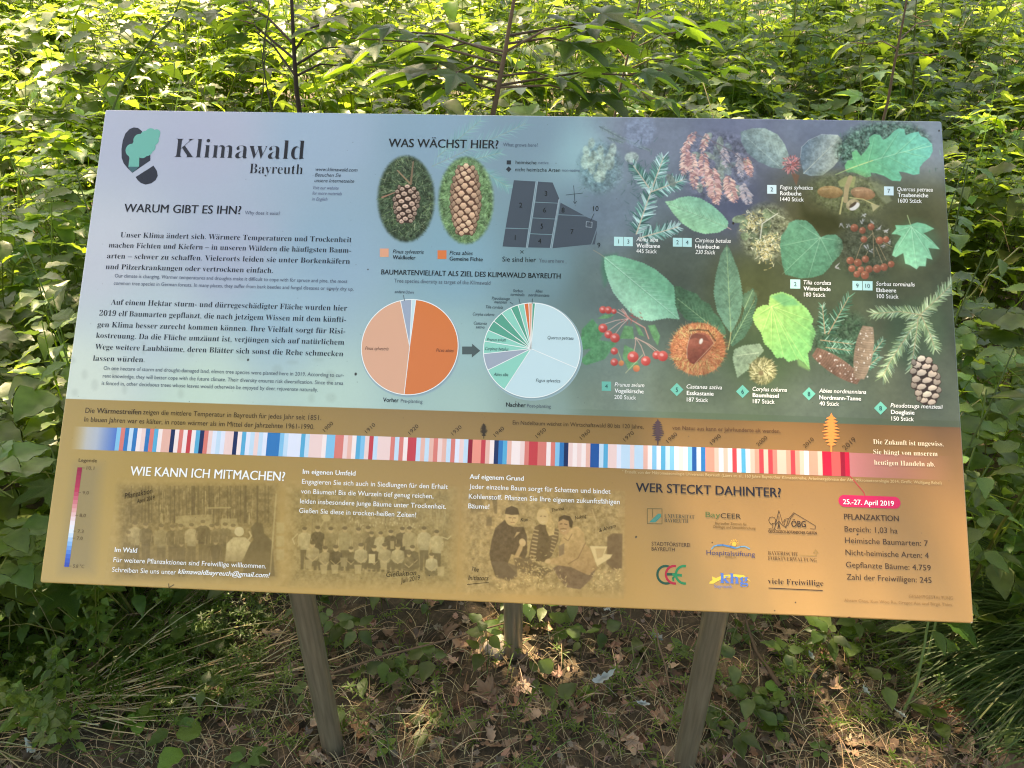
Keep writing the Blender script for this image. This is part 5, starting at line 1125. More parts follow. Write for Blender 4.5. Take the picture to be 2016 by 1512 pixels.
# tree species: number plates and names
LBX, TBX = (178, 224, 226), (98, 182, 168)
def species(cols, nums, box, kind, rows, bc):
    P_ = Print('species_caption')
    if kind == 'sq':
        n_ = len(nums); x0_, y0_, x1_, y1_ = box; w_ = (x1_-x0_)/n_
        for k, t_ in enumerate(nums):
            a0_ = x0_+k*w_+(.5 if k else 0); b0_ = x0_+(k+1)*w_-(.5 if k < n_-1 else 0)
            dy = (a0_-x0_)*.02
            P_.poly([(a0_, y0_+dy), (b0_, y0_+dy+.4), (b0_, y1_+dy+.4), (a0_, y1_+dy)], bc)
            hw = 2.9*len(t_)+.2; cx_ = (a0_+b0_)/2; text(P_, t_, cx_-hw, (y0_+y1_)/2+4.3+dy, cx_+hw, 8, TEA)
    else:
        cx_, cy_ = box; r_ = 13; P_.poly([(cx_, cy_-r_), (cx_+r_, cy_), (cx_, cy_+r_), (cx_-r_, cy_)], bc); text(P_, nums[0], cx_-2.9, cy_+4.4, cx_+2.9, 8.4, TEA)
    for (t_, x0_, y0_, x1_), st_ in zip(rows, cols): text(P_, t_, x0_, y0_, x1_, 8.0, W_, st_)
    P_.done()
S3 = ('i', 'b', '')
species(S3, ('1', '3'), (1208.7, 466, 1245.6, 484), 'sq', [('Abies alba', 1252.5, 475, 1294.8), ('Weißtanne', 1252.5, 487.3, 1299.3), ('445 Stück', 1252.5, 498, 1292.8)], LBX)
species(('i', 'b', 'i'), ('2', '4'), (1324.5, 468, 1361.6, 485.4), 'sq', [('Carpinus betulus', 1368.6, 476.8, 1438.6), ('Hainbuche', 1368.6, 489, 1416), ('230 Stück', 1368.6, 500, 1407.9)], LBX)
species(S3, ('2',), (1510, 364, 1528.2, 381.2), 'sq', [('Fagus sylvatica', 1535, 372.5, 1599.6), ('Rotbuche', 1535.6, 384.4, 1577.2), ('1440 Stück', 1536, 396, 1582)], (200, 224, 234))
species(S3, ('7',), (1740, 367, 1758.8, 384.4), 'sq', [('Quercus petraea', 1765.7, 376.2, 1835.8), ('Traubeneiche', 1767, 387.7, 1827), ('1600 Stück', 1767.7, 399, 1814.3)], (200, 224, 234))
species(S3, ('2',), (1555.6, 550, 1575.2, 568), 'sq', [('Tilia cordata', 1581.7, 559.8, 1635.6), ('Winterlinde', 1581.7, 571.9, 1634.8), ('180 Stück', 1582.5, 583.8, 1624.8)], LBX)
species(S3, ('9', '10'), (1678, 553, 1717.5, 571.2), 'sq', [('Sorbus torminalis', 1724.4, 562.5, 1800.8), ('Elsbeere', 1725.2, 575, 1764), ('100 Stück', 1726.3, 587, 1768.5)], LBX)
species(S3, ('4',), (1184.6, 751, 1203, 769.3), 'sq', [('Prunus avium', 1210, 760.7, 1268.3), ('Vogelkirsche', 1210, 773, 1267), ('200 Stück', 1209.5, 785.5, 1252)], TBX)
species(S3, ('5',), (1332.4, 767), 'di', [('Castanea sativa', 1351.6, 764.7, 1421), ('Esskastanie', 1352, 777.6, 1404.8), ('187 Stück', 1352, 790.5, 1394)], TBX)
species(S3, ('6',), (1461.8, 770.7), 'di', [('Corylus colurna', 1481.5, 769.6, 1548.8), ('Baumhasel', 1481.7, 781.7, 1533), ('187 Stück', 1482, 793.8, 1524.8)], TBX)
species(S3, ('8',), (1592.5, 775.4), 'di', [('Abies nordmanniana', 1612.3, 773, 1705), ('Nordmann-Tanne', 1613, 786.3, 1695), ('40 Stück', 1613.3, 798.3, 1651.9)], TBX)
species(S3, ('8',), (1733.5, 803.5), 'di', [('Pseudotsuga menziesii', 1753, 801.9, 1856), ('Douglasie', 1754, 815, 1800.2), ('150 Stück', 1755, 828, 1798.8)], TBX)
# warming stripes, one strip for each year
SC = {'a': (120, 190, 228), 'b': (24, 118, 184), 'c': (70, 168, 210), 'd': (10, 84, 156), 'n': (22, 44, 92), 'l': (222, 226, 244), 'p': (190, 216, 238), 'w': (246, 226, 226), 'k': (240, 206, 204), 'q': (236, 180, 168), 's': (224, 124, 116), 't': (244, 148, 132), 'r': (206, 66, 76), 'x': (150, 24, 48), 'y': (196, 30, 60), 'z': (240, 88, 88)}
seq = 'asbpbwkbscwqqnwswrwcnsklplkknwclpkplbbbaplllcakkkwaaswwkwwcakrplkkkspswrrpqpkskkpslkpxttrkwnbcqwwksrrsswsabnkwkwkqddpckk'
seq += ''
seq = (seq+'l'*200)[:117]+'lpp' [:0]
tail = {113: 'p', 114: 'c', 115: 'k', 116: 'k', 117: 'l', 118: 'p', 119: 'p', 120: 'k', 121: 'p', 122: 'p', 123: 'q', 124: 'w', 125: 'a', 126: 'l', 127: 'c', 128: 'p', 129: 'a', 130: 'l', 131: 'k', 132: 'w', 133: 'a', 134: 'd', 135: 'p', 136: 'b', 137: 't', 138: 't', 139: 'q', 140: 'l', 141: 'q', 142: 'w', 143: 'r', 144: 'w', 145: 'c', 146: 'w', 147: 'q', 148: 't', 149: 'r', 150: 'q', 151: 'r', 152: 's', 153: 'q', 154: 'q', 155: 't', 156: 'r', 157: 't', 158: 'q', 159: 'l', 160: 't', 161: 't', 162: 'q', 163: 'y', 164: 'y', 165: 'z', 166: 'z', 167: 'x', 168: 'y'}
mid = {45: 'p', 49: 'w', 50: 'a', 51: 'a', 52: 's', 53: 's', 54: 'k', 55: 'q', 56: 'w', 57: 'c', 58: 'a', 59: 'k', 60: 'r', 61: 'p', 62: 'k', 63: 'k', 64: 'k', 65: 's', 66: 'p', 67: 's', 68: 'w', 69: 'r', 70: 'r', 71: 'p', 72: 'q', 73: 'p', 74: 'q', 75: 's', 76: 'k', 77: 'q', 78: 'p', 79: 's', 80: 'l', 81: 'k', 82: 'p', 83: 'x', 84: 't', 85: 't', 86: 'r', 87: 'q', 88: 'w', 89: 'n', 90: 'b', 91: 'c', 92: 'q', 93: 'w', 94: 'w', 95: 'k', 96: 's', 97: 'r', 98: 'r', 99: 's', 100: 's', 101: 'w', 102: 's', 103: 'a', 104: 'b', 105: 'n', 106: 'k', 107: 'w', 108: 'k', 109: 'w', 110: 'q', 111: 'd', 112: 'd'}
cols_ = [({**mid, **tail}).get(k, seq[k] if k < len(seq) else 'l') for k in range(169)]
P_ = Print('temperature_stripes', 'row of blue, white and red stripes, one for each year')
xa = mm([(228, 866)])[0, 0]; xb = mm([(1672.5, 912)])[0, 0]; yt = 900-stripe_top/KS; yb = 900-stripe_bot/KS
for k, c in enumerate(cols_):
    a_ = xa+(xb-xa)*k/169; b_ = xa+(xb-xa)*(k+1)/169; P_.poly([(a_, yb), (b_, yb), (b_, yt), (a_, yt)], SC[c], .00018, True)
P_.line([(1671.5, 935), (1700, 969), (1703, 976)], 1.2, (206, 40, 70), .0003); P_.done()
block('caption', [('Die', 168, 812.5, 186, 10, BR), ('Wärmestreifen', 190.5, 813, 278, 10, BR, 'b'), ('zeigen die mittlere Temperatur in Bayreuth für jedes Jahr seit 1851.', 281.5, 815.5, 632.5, 9.6, BR),
      ('In blauen Jahren war es kälter, in roten wärmer als im Mittel der Jahrzehnte 1961-1990.', 166, 829.8, 619, 9.6, BR)])
block('caption', [('Ein Nadelbaum wächst im Wirtschaftswald 80 bis 120 Jahre,', 1009.3, 835.7, 1267, 8, BR)]); block('caption', [('von Natur aus kann er Jahrhunderte alt werden.', 1323.4, 845.8, 1536.5, 8, (92, 62, 44))])
for t_, a, b in (('1900', (640, 850.5), (657, 834.5)), ('1910', (722.8, 853.5), (740, 837.5)), ('1920', (808, 856), (825, 840)), ('1930', (892.5, 857.5), (909.8, 842)), ('1940', (976, 860.5), (993.5, 844.5)), ('1950', (1058.5, 863), (1076, 847)), ('1960', (1145.5, 866), (1163, 850)), ('1970', (1231, 869.5), (1249, 853.5)), ('1980', (1316, 872.5), (1334, 856)), ('1990', (1402, 876), (1420, 859.5)), ('2000', (1493, 879.5), (1511.5, 862.8)), ('2010', (1585, 882.5), (1603, 866)), ('2019', (1664, 887), (1686, 867))):
    P_ = Print('year_number'); text_rot(P_, t_, a, b, 7.6 if t_ != '2019' else 9.5, BR); P_.done()
# conifer symbols on the time line
def conifer(pts_scale, cx_, top, bot, hw, col, seed, label):
    P_ = Print('tree_symbol', label); r_ = random.Random(seed); n_ = 9; L_ = []; H_ = bot-top
    for s in (1, -1):
        side = []
        for k in range(n_):
            f = (k+1)/n_; y = top+H_*(.06+.74*f); w_ = hw*math.sin(math.pi*min(.72, .12+.62*f))*(1+r_.uniform(-.15, .1))*(1 if k < n_-2 else .72)
            side += [(cx_+s*w_*.30, y-H_*.05), (cx_+s*w_, y+r_.uniform(-.01, .02)*H_), (cx_+s*w_*.93, y+H_*.02)]
        L_.append(side)
    pts = [(cx_, top)]+L_[0]+[(cx_+hw*.1, top+H_*.84), (cx_+hw*.1, bot), (cx_-hw*.1, bot), (cx_-hw*.1, top+H_*.84)]+L_[1][::-1]; P_.poly(pts, col, .0004); P_.done()
conifer(1, 952.5, 832.5, 863.5, 7.5, (62, 46, 28), 4, 'small dark conifer'); conifer(1, 1295, 824, 876, 12, (82, 62, 68), 5, 'taller dark conifer'); conifer(1, 1636.5, 812.5, 890, 17.5, (242, 140, 78), 6, 'bright orange conifer')
# temperature scale
P_ = Print('colour_scale', 'vertical red to blue temperature bar')
rmp = [(0, (150, 30, 64)), (.22, (196, 52, 84)), (.42, (232, 158, 156)), (.55, (246, 226, 232)), (.66, (226, 236, 250)), (.78, (120, 176, 232)), (.9, (56, 104, 200)), (1, (48, 72, 168))]
ca, cb = mm([(157.5, 920)])[0], mm([(131.5, 1115.8)])[0]; n_ = 24
for k in range(n_):
    f = (k+.5)/n_; c = [np.interp(f, [q[0] for q in rmp], [q[1][j] for q in rmp]) for j in range(3)]; y0_ = ca[1]+(cb[1]-ca[1])*k/n_; y1_ = ca[1]+(cb[1]-ca[1])*(k+1)/n_; xm = (ca[0]+cb[0])/2; P_.poly([(xm-4.4, y1_), (xm+4.4, y1_), (xm+4.4, y0_), (xm-4.4, y0_)], c, .0002, True)
for t_, x0_, y0_, x1_ in (('10.1', 170.5, 924.5, 185.6), ('9.0', 162.6, 973, 175), ('8.0', 156.8, 1017.6, 169), ('7.3', 152.8, 1048.8, 164.7), ('7.0', 151.2, 1062.6, 163), ('5.8 °C', 144, 1117.6, 166)):
    text(P_, t_, x0_, y0_, x1_, 6.6, (112, 88, 60)); P_.line([(x0_-8.5, y0_-3.4), (x0_-3, y0_-3.2)], .7, (112, 88, 60))
text(P_, 'Legende', 155, 909, 191, 7, (82, 62, 38)); P_.done()
block('heading', [('WIE KANN ICH MITMACHEN?', 256, 935.6, 561, 17.7, W_, 'b')]); block('heading', [('WER STECKT DAHINTER?', 1251.6, 968, 1537.6, 17.5, (36, 32, 40), 'b')])
block('paragraph', [('Im Wald', 226, 1086.4, 270, 9.4, W_, 'b'), ('Für weitere Pflanzaktionen sind Freiwillige willkommen.', 223.5, 1106.3, 524.4, 9.4, W_), ('Schreiben Sie uns unter', 220.8, 1125.6, 347, 9.4, W_), ('klimawaldbayreuth@gmail.com!', 350.5, 1129.3, 531.8, 9.4, W_, 'bi')])
block('paragraph', [('Im eigenen Umfeld', 596, 932.7, 700, 9.4, W_, 'b'), ('Engagieren Sie sich auch in Siedlungen für den Erhalt', 594.6, 952.2, 881.7, 9.4, W_), ('von Bäumen! Bis die Wurzeln tief genug reichen,', 592.6, 971.4, 853.5, 9.4, W_), ('leiden insbesondere junge Bäume unter Trockenheit.', 591, 990.9, 878.3, 9.4, W_), ('Gießen Sie diese in trocken-heißen Zeiten!', 589, 1009.5, 819.2, 9.4, W_)])
block('paragraph', [('Auf eigenem Grund', 924.6, 942.7, 1031.2, 9.4, W_, 'b'), ('Jeder einzelne Baum sorgt für Schatten und bindet', 924, 962, 1202, 9.4, W_), ('Kohlenstoff. Pflanzen Sie Ihre eigenen zukunftsfähigen', 923, 981.5, 1220, 9.4, W_), ('Bäume!', 922, 1000.6, 963.3, 9.4, W_)])
block('caption', [('° Erstellt von der Mikrometeorologie Universität Bayreuth (Lüers et. al., 160 Jahre Bayreuther Klimazeitreihe, Arbeitsergebnisse der Abt. Mikrometeorologie 2014, Grafik: Wolfgang Babel)', 1224.8, 931.5, 1853.5, 5.8, (204, 176, 132))])
HW = (66, 48, 30); P_ = Print('handwriting')
for t_, a, b, c in (('Pflanzaktion', (246, 982), (301, 971), 11), ('April 2019', (270, 991), (305.5, 983), 8), ('Gießaktion', (761, 1136), (820, 1132), 10), ('Juli 2019', (789, 1148), (828, 1141), 9), ('The', (928, 1124.5), (942.5, 1126), 9), ('Initiators', (922, 1142), (962, 1142.5), 9), ('Kun', (1025, 1027), (1040, 1026), 7), ('Theresa', (1087, 1008), (1110.5, 1003.5), 6.5), ('Nuking', (1132.5, 1023), (1155, 1018.5), 6.5), ('& Ahram', (1180.5, 1048), (1213, 1038), 7)):
    text_rot(P_, t_, a, b, c, HW, 'i')
P_.line([(920, 1151), (940, 1148.5), (962.3, 1147)], .9, HW); P_.done()['kind'] = 'stuff'
CR_ = (246, 224, 196)
block('paragraph', [('Die Zukunft ist ungewiss.', 1719, 874.3, 1857.6, 9.5, CR_, 's'), ('Sie hängt von unserem', 1719.4, 894, 1845.7, 9.5, CR_, 's'), ('heutigen Handeln ab.', 1721, 914.8, 1840.2, 9.5, CR_, 's')])
# date pill
P_ = Print('date_badge', 'crimson pill with a date'); a, b = mm([(1650.6, 987)])[0], mm([(1773, 990)])[0]; hh = (mm([(1711, 976)])[0]-mm([(1711, 999.5)])[0])[1]/2; cy_ = mm([(1711, 988)])[0, 1]
P_.poly([(b[0]-hh+hh*math.sin(q), cy_+hh*math.cos(q)) for q in np.linspace(0, math.pi, 12)]+[(a[0]+hh-hh*math.sin(q), cy_-hh*math.cos(q)) for q in np.linspace(0, math.pi, 12)], (214, 38, 90), .0003, True)
text(P_, '25.-27. April 2019', 1659.7, 992.5, 1760, 9.6, W_, 'b'); P_.done()
DB = (74, 52, 34)
block('paragraph', [('PFLANZAKTION', 1661.6, 1022.5, 1769.6, 11, DB, 'b'), ('Bereich: 1,03 ha', 1662.8, 1046.6, 1767.2, 11, DB), ('Heimische Baumarten: 7', 1663.7, 1069, 1827, 11, DB), ('Nicht-heimische Arten: 4', 1664.6, 1092.8, 1828.3, 11, DB), ('Gepflanzte Bäume: 4.759', 1665.5, 1116.9, 1832.6, 11, DB), ('Zahl der Freiwilligen: 245', 1666.7, 1141, 1834, 11, DB)])
GG = (166, 124, 74)
block('caption', [('GESAMTGESTALTUNG', 1789.4, 1177.5, 1876.4, 6.6, GG), ('Ahram Chae, Kun Woo Ro, Gregor Aas und Birgit Thies.', 1662, 1184.7, 1875.8, 6.2, GG)])
# partner logos
O7 = (1220, 920); z7 = 4.582
P_ = Print('logo', 'small framed emblem with a slanted green bar'); P_.line(Z(O7, z7, [(250, 373), (382, 375), (382, 511), (250, 508), (250, 373)]), 1.0, (110, 98, 62)); P_.line(Z(O7, z7, [(295, 375), (295, 452)]), .9, (110, 98, 62)); P_.poly(Z(O7, z7, [(265, 497), (347, 418), (374, 420), (373, 448), (322, 498)]), (70, 138, 124)); text(P_, 'UNIVERSITÄT', 1308, 1019.3, 1367, 7.6, (70, 74, 62), 's'); text(P_, 'BAYREUTH', 1308, 1028, 1355.3, 7.4, (70, 74, 62), 's'); P_.done()
P_ = Print('logo'); text(P_, 'Bay', 1389, 1018, 1418, 10.5, (92, 112, 62)); text(P_, 'CEER', 1418.8, 1020, 1458.5, 9.6, (58, 48, 34)); text(P_, 'Bayreuther Zentrum für', 1408, 1032.4, 1470.5, 5.2, (110, 84, 46)); text(P_, 'Ökologie und Umweltforschung', 1403.8, 1039.4, 1487.3, 5.2, (110, 84, 46)); P_.done()
P_ = Print('logo', 'line drawing of trees and a greenhouse roof'); LK = (62, 44, 32)
for q in ([(1500, 545), (1520, 470), (1570, 410), (1765, 528), (1762, 558), (1720, 555)], [(1515, 530), (1545, 455), (1575, 420)], [(1395, 560), (1436, 390), (1478, 530), (1500, 545)], [(1400, 530), (1436, 485), (1470, 525)], [(1436, 440), (1437, 560)], [(1425, 555), (1436, 500), (1448, 555)], [(1478, 490), (1490, 470), (1520, 462)], [(1345, 555), (1410, 560)], [(1380, 548), (1382, 505), (1370, 515), (1352, 500), (1345, 478), (1352, 455), (1375, 448), (1398, 455), (1408, 480), (1400, 505), (1382, 512)], [(1500, 480), (1480, 500), (1500, 545)]):
    P_.line(Z(O7, z7, q), .85, LK)
text(P_, 'ÖBG', 1557.8, 1037, 1586.6, 12, (50, 36, 28), 'b'); text(P_, 'ÖKOLOGISCH-BOTANISCHER GARTEN', 1512.5, 1048.8, 1608, 5.6, (70, 48, 30), 'b'); P_.done()
block('logo', [('STADTFÖRSTEREI', 1282.9, 1074, 1358.6, 7.4, (72, 52, 40)), ('BAYREUTH', 1282.9, 1084, 1328.5, 7.2, (72, 52, 40))])
P_ = Print('logo', 'blue lettering under a small hill and sun'); HB = (66, 66, 104); text(P_, 'Hospitalstiftung', 1390.9, 1092, 1486.3, 9, HB); text(P_, 'BAYREUTH', 1428.4, 1098.7, 1449, 3.4, (120, 96, 66))
P_.line(Z(O7, z7, [(828, 738), (850, 712), (880, 704), (930, 700), (980, 710), (1050, 728), (1090, 716), (1130, 714), (1172, 735)]), 2.0, (110, 160, 192)); P_.line(Z(O7, z7, [(880, 704), (930, 702), (1000, 716), (1040, 728)]), 2.6, (70, 128, 186), .0004)
a, = Z(O7, z7, [(1033, 692)]); P_.poly([(a[0]+4.6*math.cos(t), a[1]+4.6*math.sin(t)) for t in np.linspace(0, math.pi*2, 14)[:-1]], (244, 182, 78), .00025)
for t in np.linspace(math.pi, 2*math.pi, 8): P_.line([(a[0]+6*math.cos(t), a[1]+6*math.sin(t)), (a[0]+9*math.cos(t), a[1]+9*math.sin(t))], 1.2, (244, 182, 78))
P_.done()
P_ = Print('logo'); text(P_, 'BAYERISCHE', 1512, 1092, 1571.4, 7.2, (104, 76, 44), 's'); text(P_, 'FORSTVERWALTUNG', 1512, 1102.4, 1608, 7.4, (104, 76, 44), 's'); P_.line(Z(O7, z7, [(1618, 792), (1772, 798), (1772, 772), (1790, 772), (1768, 742), (1748, 772), (1762, 774)]), .9, (168, 132, 72)); P_.done()
P_ = Print('logo', 'three interlocking C shapes in dark green, red and green')
for cx_, co, z_, r_ in ((418, (36, 84, 66), .00022, 76), (495, (190, 40, 62), .00027, 76), (585, (30, 138, 86), .00032, 76)):
    c, = Z(O7, z7, [(cx_, 970)]); q = mm([c])[0]; e_ = mm([(c[0]+19.2, c[1]+.5)])[0, 0]-q[0]; ang = np.linspace(math.radians(62 if cx_ == 418 else 80), math.radians(298 if cx_ == 418 else 280), 24)
    out_ = [(q[0]+e_*math.cos(t), q[1]+e_*math.sin(t)) for t in ang]; in_ = [(q[0]+e_*.76*math.cos(t), q[1]+e_*.76*math.sin(t)) for t in ang[::-1]]; P_.poly(out_+in_, co, z_, True)
P_.line(Z(O7, z7, [(430, 965), (500, 967)]), 4.4, (36, 84, 66), .00036); P_.line(Z(O7, z7, [(480, 968), (556, 976)]), 4.4, (30, 138, 86), .00038); P_.line(Z(O7, z7, [(485, 1025), (480, 1000), (496, 985)]), 3, (30, 138, 86), .0004); P_.done()
P_ = Print('logo', 'large blue letters over a yellow brush stroke')
P_.poly(Z(O7, z7, [(806, 1050), (815, 1032), (838, 1018), (832, 985), (870, 1000), (930, 975), (1030, 965), (1120, 975), (1185, 1032), (1120, 1000), (1030, 990), (930, 1005), (880, 1030), (845, 1052)]), (240, 206, 82))
text(P_, 'khg', 1417.5, 1147.5, 1473, 19.5, (84, 124, 204), 'sB'); text(P_, 'bayreuth', 1407, 1156.8, 1441.5, 6.2, (110, 136, 196)); P_.done()
P_ = Print('logo'); text(P_, 'viele Freiwillige', 1512, 1149, 1621, 10.5, (58, 40, 30), 's'); P_.line(Z(O7, z7, [(1345, 1090), (1830, 1112)]), 1.4, (58, 40, 30)); P_.done()
# ------------------------------------------------------------------ leaf litter, straw and low growth in front of the undergrowth
def V3(x, y, z=0): return np.array([x, y, z])
r = random.Random(21)
STRAW = [(.42, .33, .2), (.32, .23, .14), (.40, .30, .18), (.22, .155, .10), (.15, .105, .07), (.46, .38, .26), (.24, .20, .12)]
def strand(mb, p, yaw, L, w_, col, bend=.2, lift=.03, rr=r):
    n = 5; t = np.linspace(0, 1, n); a = yaw+bend*(t-.5); dx = np.cumsum(np.cos(a))*L/n; dy = np.cumsum(np.sin(a))*L/n
    x = p[0]+dx; y = p[1]+dy; z = np.maximum(gh(x, y), gh(p[0], p[1])-.01)+p[2]+lift*np.sin(t*math.pi)
    s = np.stack([-np.sin(a), np.cos(a), np.zeros(n)], -1)*w_
    up = V3(0, 0, w_*1.2)
    V = np.concatenate([np.stack([x, y, z], -1)-s, np.stack([x, y, z], -1)+up, np.stack([x, y, z], -1)+s])
    F = [[i, i+1, n+i+1, n+i] for i in range(n-1)]+[[n+i, n+i+1, 2*n+i+1, 2*n+i] for i in range(n-1)]
    mb.add(V, None, F, col)
mb = MB()
for i in range(12500):
    x = r.uniform(-1.5, 1.5); y = r.uniform(-.42, .95)
    if r.random() < (y-.05)*1.1: continue
    strand(mb, (x, y, r.uniform(.002, .025)), r.uniform(0, 6.28), r.uniform(.025, .15), r.uniform(.0003, .0009), jitter(r.choice(STRAW), r, .3), r.gauss(0, .35), r.uniform(0, .025))
# swathes of long mown stalks on the left
for (ax, ay, bx_, by_, n_) in ((-60, 1470, 330, 1385, 50), (-40, 1445, 620, 1350, 36), (160, 1380, 430, 1165, 44), (380, 1370, 620, 1260, 20)):
    A = ground(ax, ay); B = ground(bx_, by_); d = B-A; yaw = math.atan2(d[1], d[0]); L0 = math.hypot(d[0], d[1])
    for k in range(n_):
        f = r.random(); p = A+d*f; nrm = np.array([-d[1], d[0], 0])/L0*r.gauss(0, .014)
        strand(mb, (p[0]+nrm[0]-math.cos(yaw)*.12, p[1]+nrm[1]-math.sin(yaw)*.12, r.uniform(.008, .05)), yaw+r.gauss(0, .2)+r.choice([0, 0, .5, -.5])*r.random(), r.uniform(.14, .42), r.uniform(.0007, .0016), jitter(r.choice([(.42, .33, .18), (.5, .42, .26), (.3, .23, .12)]), r, .2), r.uniform(-.3, .3), r.uniform(0, .03))
o = bpy.data.objects.new('dry_straw', mb.mesh('dry_straw', M_dry)); link(o); tag(o, 'mown dry straw and stalks strewn over the ground under the board', 'straw', kind='stuff')

def blade(mb, p, yaw, L, w_, bend, col, n=6, rise=1.2):
    t = np.linspace(0, 1, n); el = rise-bend*t
    dr = np.cumsum(np.cos(el))*L/n; dz = np.cumsum(np.sin(el))*L/n
    x = p[0]+dr*math.cos(yaw); y = p[1]+dr*math.sin(yaw); z = p[2]+dz
    z = np.maximum(z, gh(x, y)+.004)
    ww = w_*np.sin(math.pi*(.15+.85*(1-t)))**.6*np.where(t > .98, .1, 1); s = np.array([-math.sin(yaw), math.cos(yaw), 0])
    V = np.concatenate([np.stack([x, y, z], -1)-s*ww[:, None], np.stack([x, y, z], -1)+s*ww[:, None]])
    mb.add(V, None, [[i, i+1, n+i+1, n+i] for i in range(n-1)], col)
mb = MB()
for i in range(3600):
    x = r.uniform(-1.5, 1.6); y = r.uniform(-.42, 1.1)
    if vnoise(np.array([x*4+9]), np.array([y*4+3]), 9)[0] < .42 and r.random() < .75: continue
    blade(mb, (x, y, float(gh(x, y))-.004), r.uniform(0, 6.28), r.uniform(.03, .11), r.uniform(.0007, .0016), r.uniform(.3, 2.0), jitter(r.choice([(.05, .10, .025), (.08, .13, .03), (.14, .15, .05), (.035, .075, .02)]), r, .2))
o = bpy.data.objects.new('grass', mb.mesh('grass', M_grass)); link(o); tag(o, 'short green grass growing through the straw around the posts', 'grass', kind='stuff')

# small-leaved creeping herbs on the left (whorls of narrow leaves) and scattered between the plants
def whorl(mb, c, r, L, n, col):
    y0 = r.uniform(0, 6.28)
    for k in range(n):
        R_ = rotm(y0+k*2*math.pi/n, r.uniform(-.1, .5), 0); V, F3, F4 = leaf_ovate(L, L*.26, .1, .1, 0, 3); mb.add(V @ R_.T + c, F3, F4, jitter(col, r))
mb = MB()
for i in range(760):
    if i < 640: g = ground(r.uniform(-40, 520) if i < 580 else r.uniform(1500, 2000), r.uniform(1150, 1400)); 
    else: g = ground(r.uniform(500, 2000), r.uniform(1200, 1500))
    x, y = g[0], g[1]; z = float(gh(x, y)); yaw = r.uniform(0, 6.28); n_ = r.randint(2, 5); P_ = [np.array([x, y, z])]
    for k in range(n_):
        P_.append(P_[-1]+np.array([math.cos(yaw)*.02, math.sin(yaw)*.02, r.uniform(.008, .024)])); yaw += r.uniform(-.5, .5); whorl(mb, P_[-1], r, r.uniform(.012, .022), r.choice([4, 5, 6]), (.085, .16, .03) if r.random() < .5 else (.05, .10, .025))
    mb.tube(P_, .0008, 3, (.09, .13, .03))
o = bpy.data.objects.new('ground_cover', mb.mesh('ground_cover', M_leaf)); link(o); tag(o, 'low creeping herbs with tiny whorled leaves among the straw', 'ground cover', kind='stuff')
# broad low weeds under the board
mb = MB()
for i in range(560):
    x = r.uniform(-1.5, 1.6); y = r.uniform(.12, 1.25)
    if r.random() > (y+.05)*1.4: continue
    z = float(gh(x, y)); h = r.uniform(.03, .16)*min(1, y+.3); c = np.array([x, y, z+h]); mb.tube([c-np.array([0, 0, h]), c], .001, 3, (.08, .12, .03))
    for k in range(r.randint(2, 5)):
        R_ = rotm(k*2.4+r.uniform(0, 1), r.uniform(-.3, .4), r.uniform(-.3, .3)); L_ = r.uniform(.025, .06); V, F3, F4 = leaf_ovate(L_, L_*r.uniform(.45, .75), .15, .25, .05, 5); d = R_ @ V3(0, 1, 0); mb.add(V @ R_.T + c + d*.008, F3, F4, jitter(r.choice([G_NETTLE, G_DARK, G_BRAM]), r))
o = bpy.data.objects.new('low_weeds', mb.mesh('low_weeds', M_leaf)); link(o); tag(o, 'low dark green weeds in the shade beneath and behind the board', 'weeds', kind='stuff')

# dead leaves: curled, lobed, lying on the straw
def dead_mesh(seed):
    r_ = random.Random(seed); kind = 0 if seed in (0, 6) else 1
    if kind == 0: V, F, _ = leaf_maple(.8, .25, r_.uniform(-.7, .2), seed, .62)
    else:
        t = np.linspace(0, 1, 13); half = .30*np.sin(math.pi*t**.8)*(1+.32*np.sin(t*26+seed)); half[0] = .02; half[-1] = .01
        V = np.concatenate([np.stack([-half, t, 0*t], -1), np.stack([0*t, t, 0*t], -1), np.stack([half, t, 0*t], -1)]); F = []
        for a in (0, 13):
            for i in range(12): F += [[a+i, a+13+i, a+14+i], [a+i, a+14+i, a+i+1]]
        F = np.array(F)
    V = V.copy(); V -= V.mean(0); c = r_.uniform(.8, 2.4); V[:, 2] += c*(V[:, 0]**2)*r_.choice([1, 1, -.5])+r_.uniform(.3, 1.3)*V[:, 1]**2+.06*np.sin(V[:, 0]*9+seed)*np.cos(V[:, 1]*8); V[:, 2] -= V[:, 2].min()
    return V, F
DEAD = [dead_mesh(s) for s in range(9)]
BROWNS = [(.25, .155, .105), (.32, .205, .14), (.17, .10, .065), (.38, .27, .20), (.28, .19, .155), (.13, .085, .06)]
mb = MB()
for i in range(8500):
    x = r.uniform(-1.5, 1.6); y = r.uniform(-.45, 1.3)
    dens = .35+.5*(x > -.25)+.3*(y < .35)
    if r.random() > dens: continue
    V, F = DEAD[r.randrange(9)]; s = r.uniform(.010, .036); R_ = rotm(r.uniform(0, 6.28), r.gauss(0, .35), r.gauss(0, .35)); mb.add((V*s) @ R_.T + V3(x, y, float(gh(x, y))+r.uniform(-.004, .010)), F, None, jitter(r.choice(BROWNS), r, .3))
o = bpy.data.objects.new('leaf_litter', mb.mesh('leaf_litter', M_dead)); link(o); tag(o, 'brown leaf litter covering the ground between the grass', 'leaf litter', kind='stuff')
dead_me = []
for k, (V, F) in enumerate(DEAD):
    mbk = MB(); mbk.add(V*.05, F, None, BROWNS[k % 5]); dead_me.append(mbk.mesh('dead_leaf', M_dead))
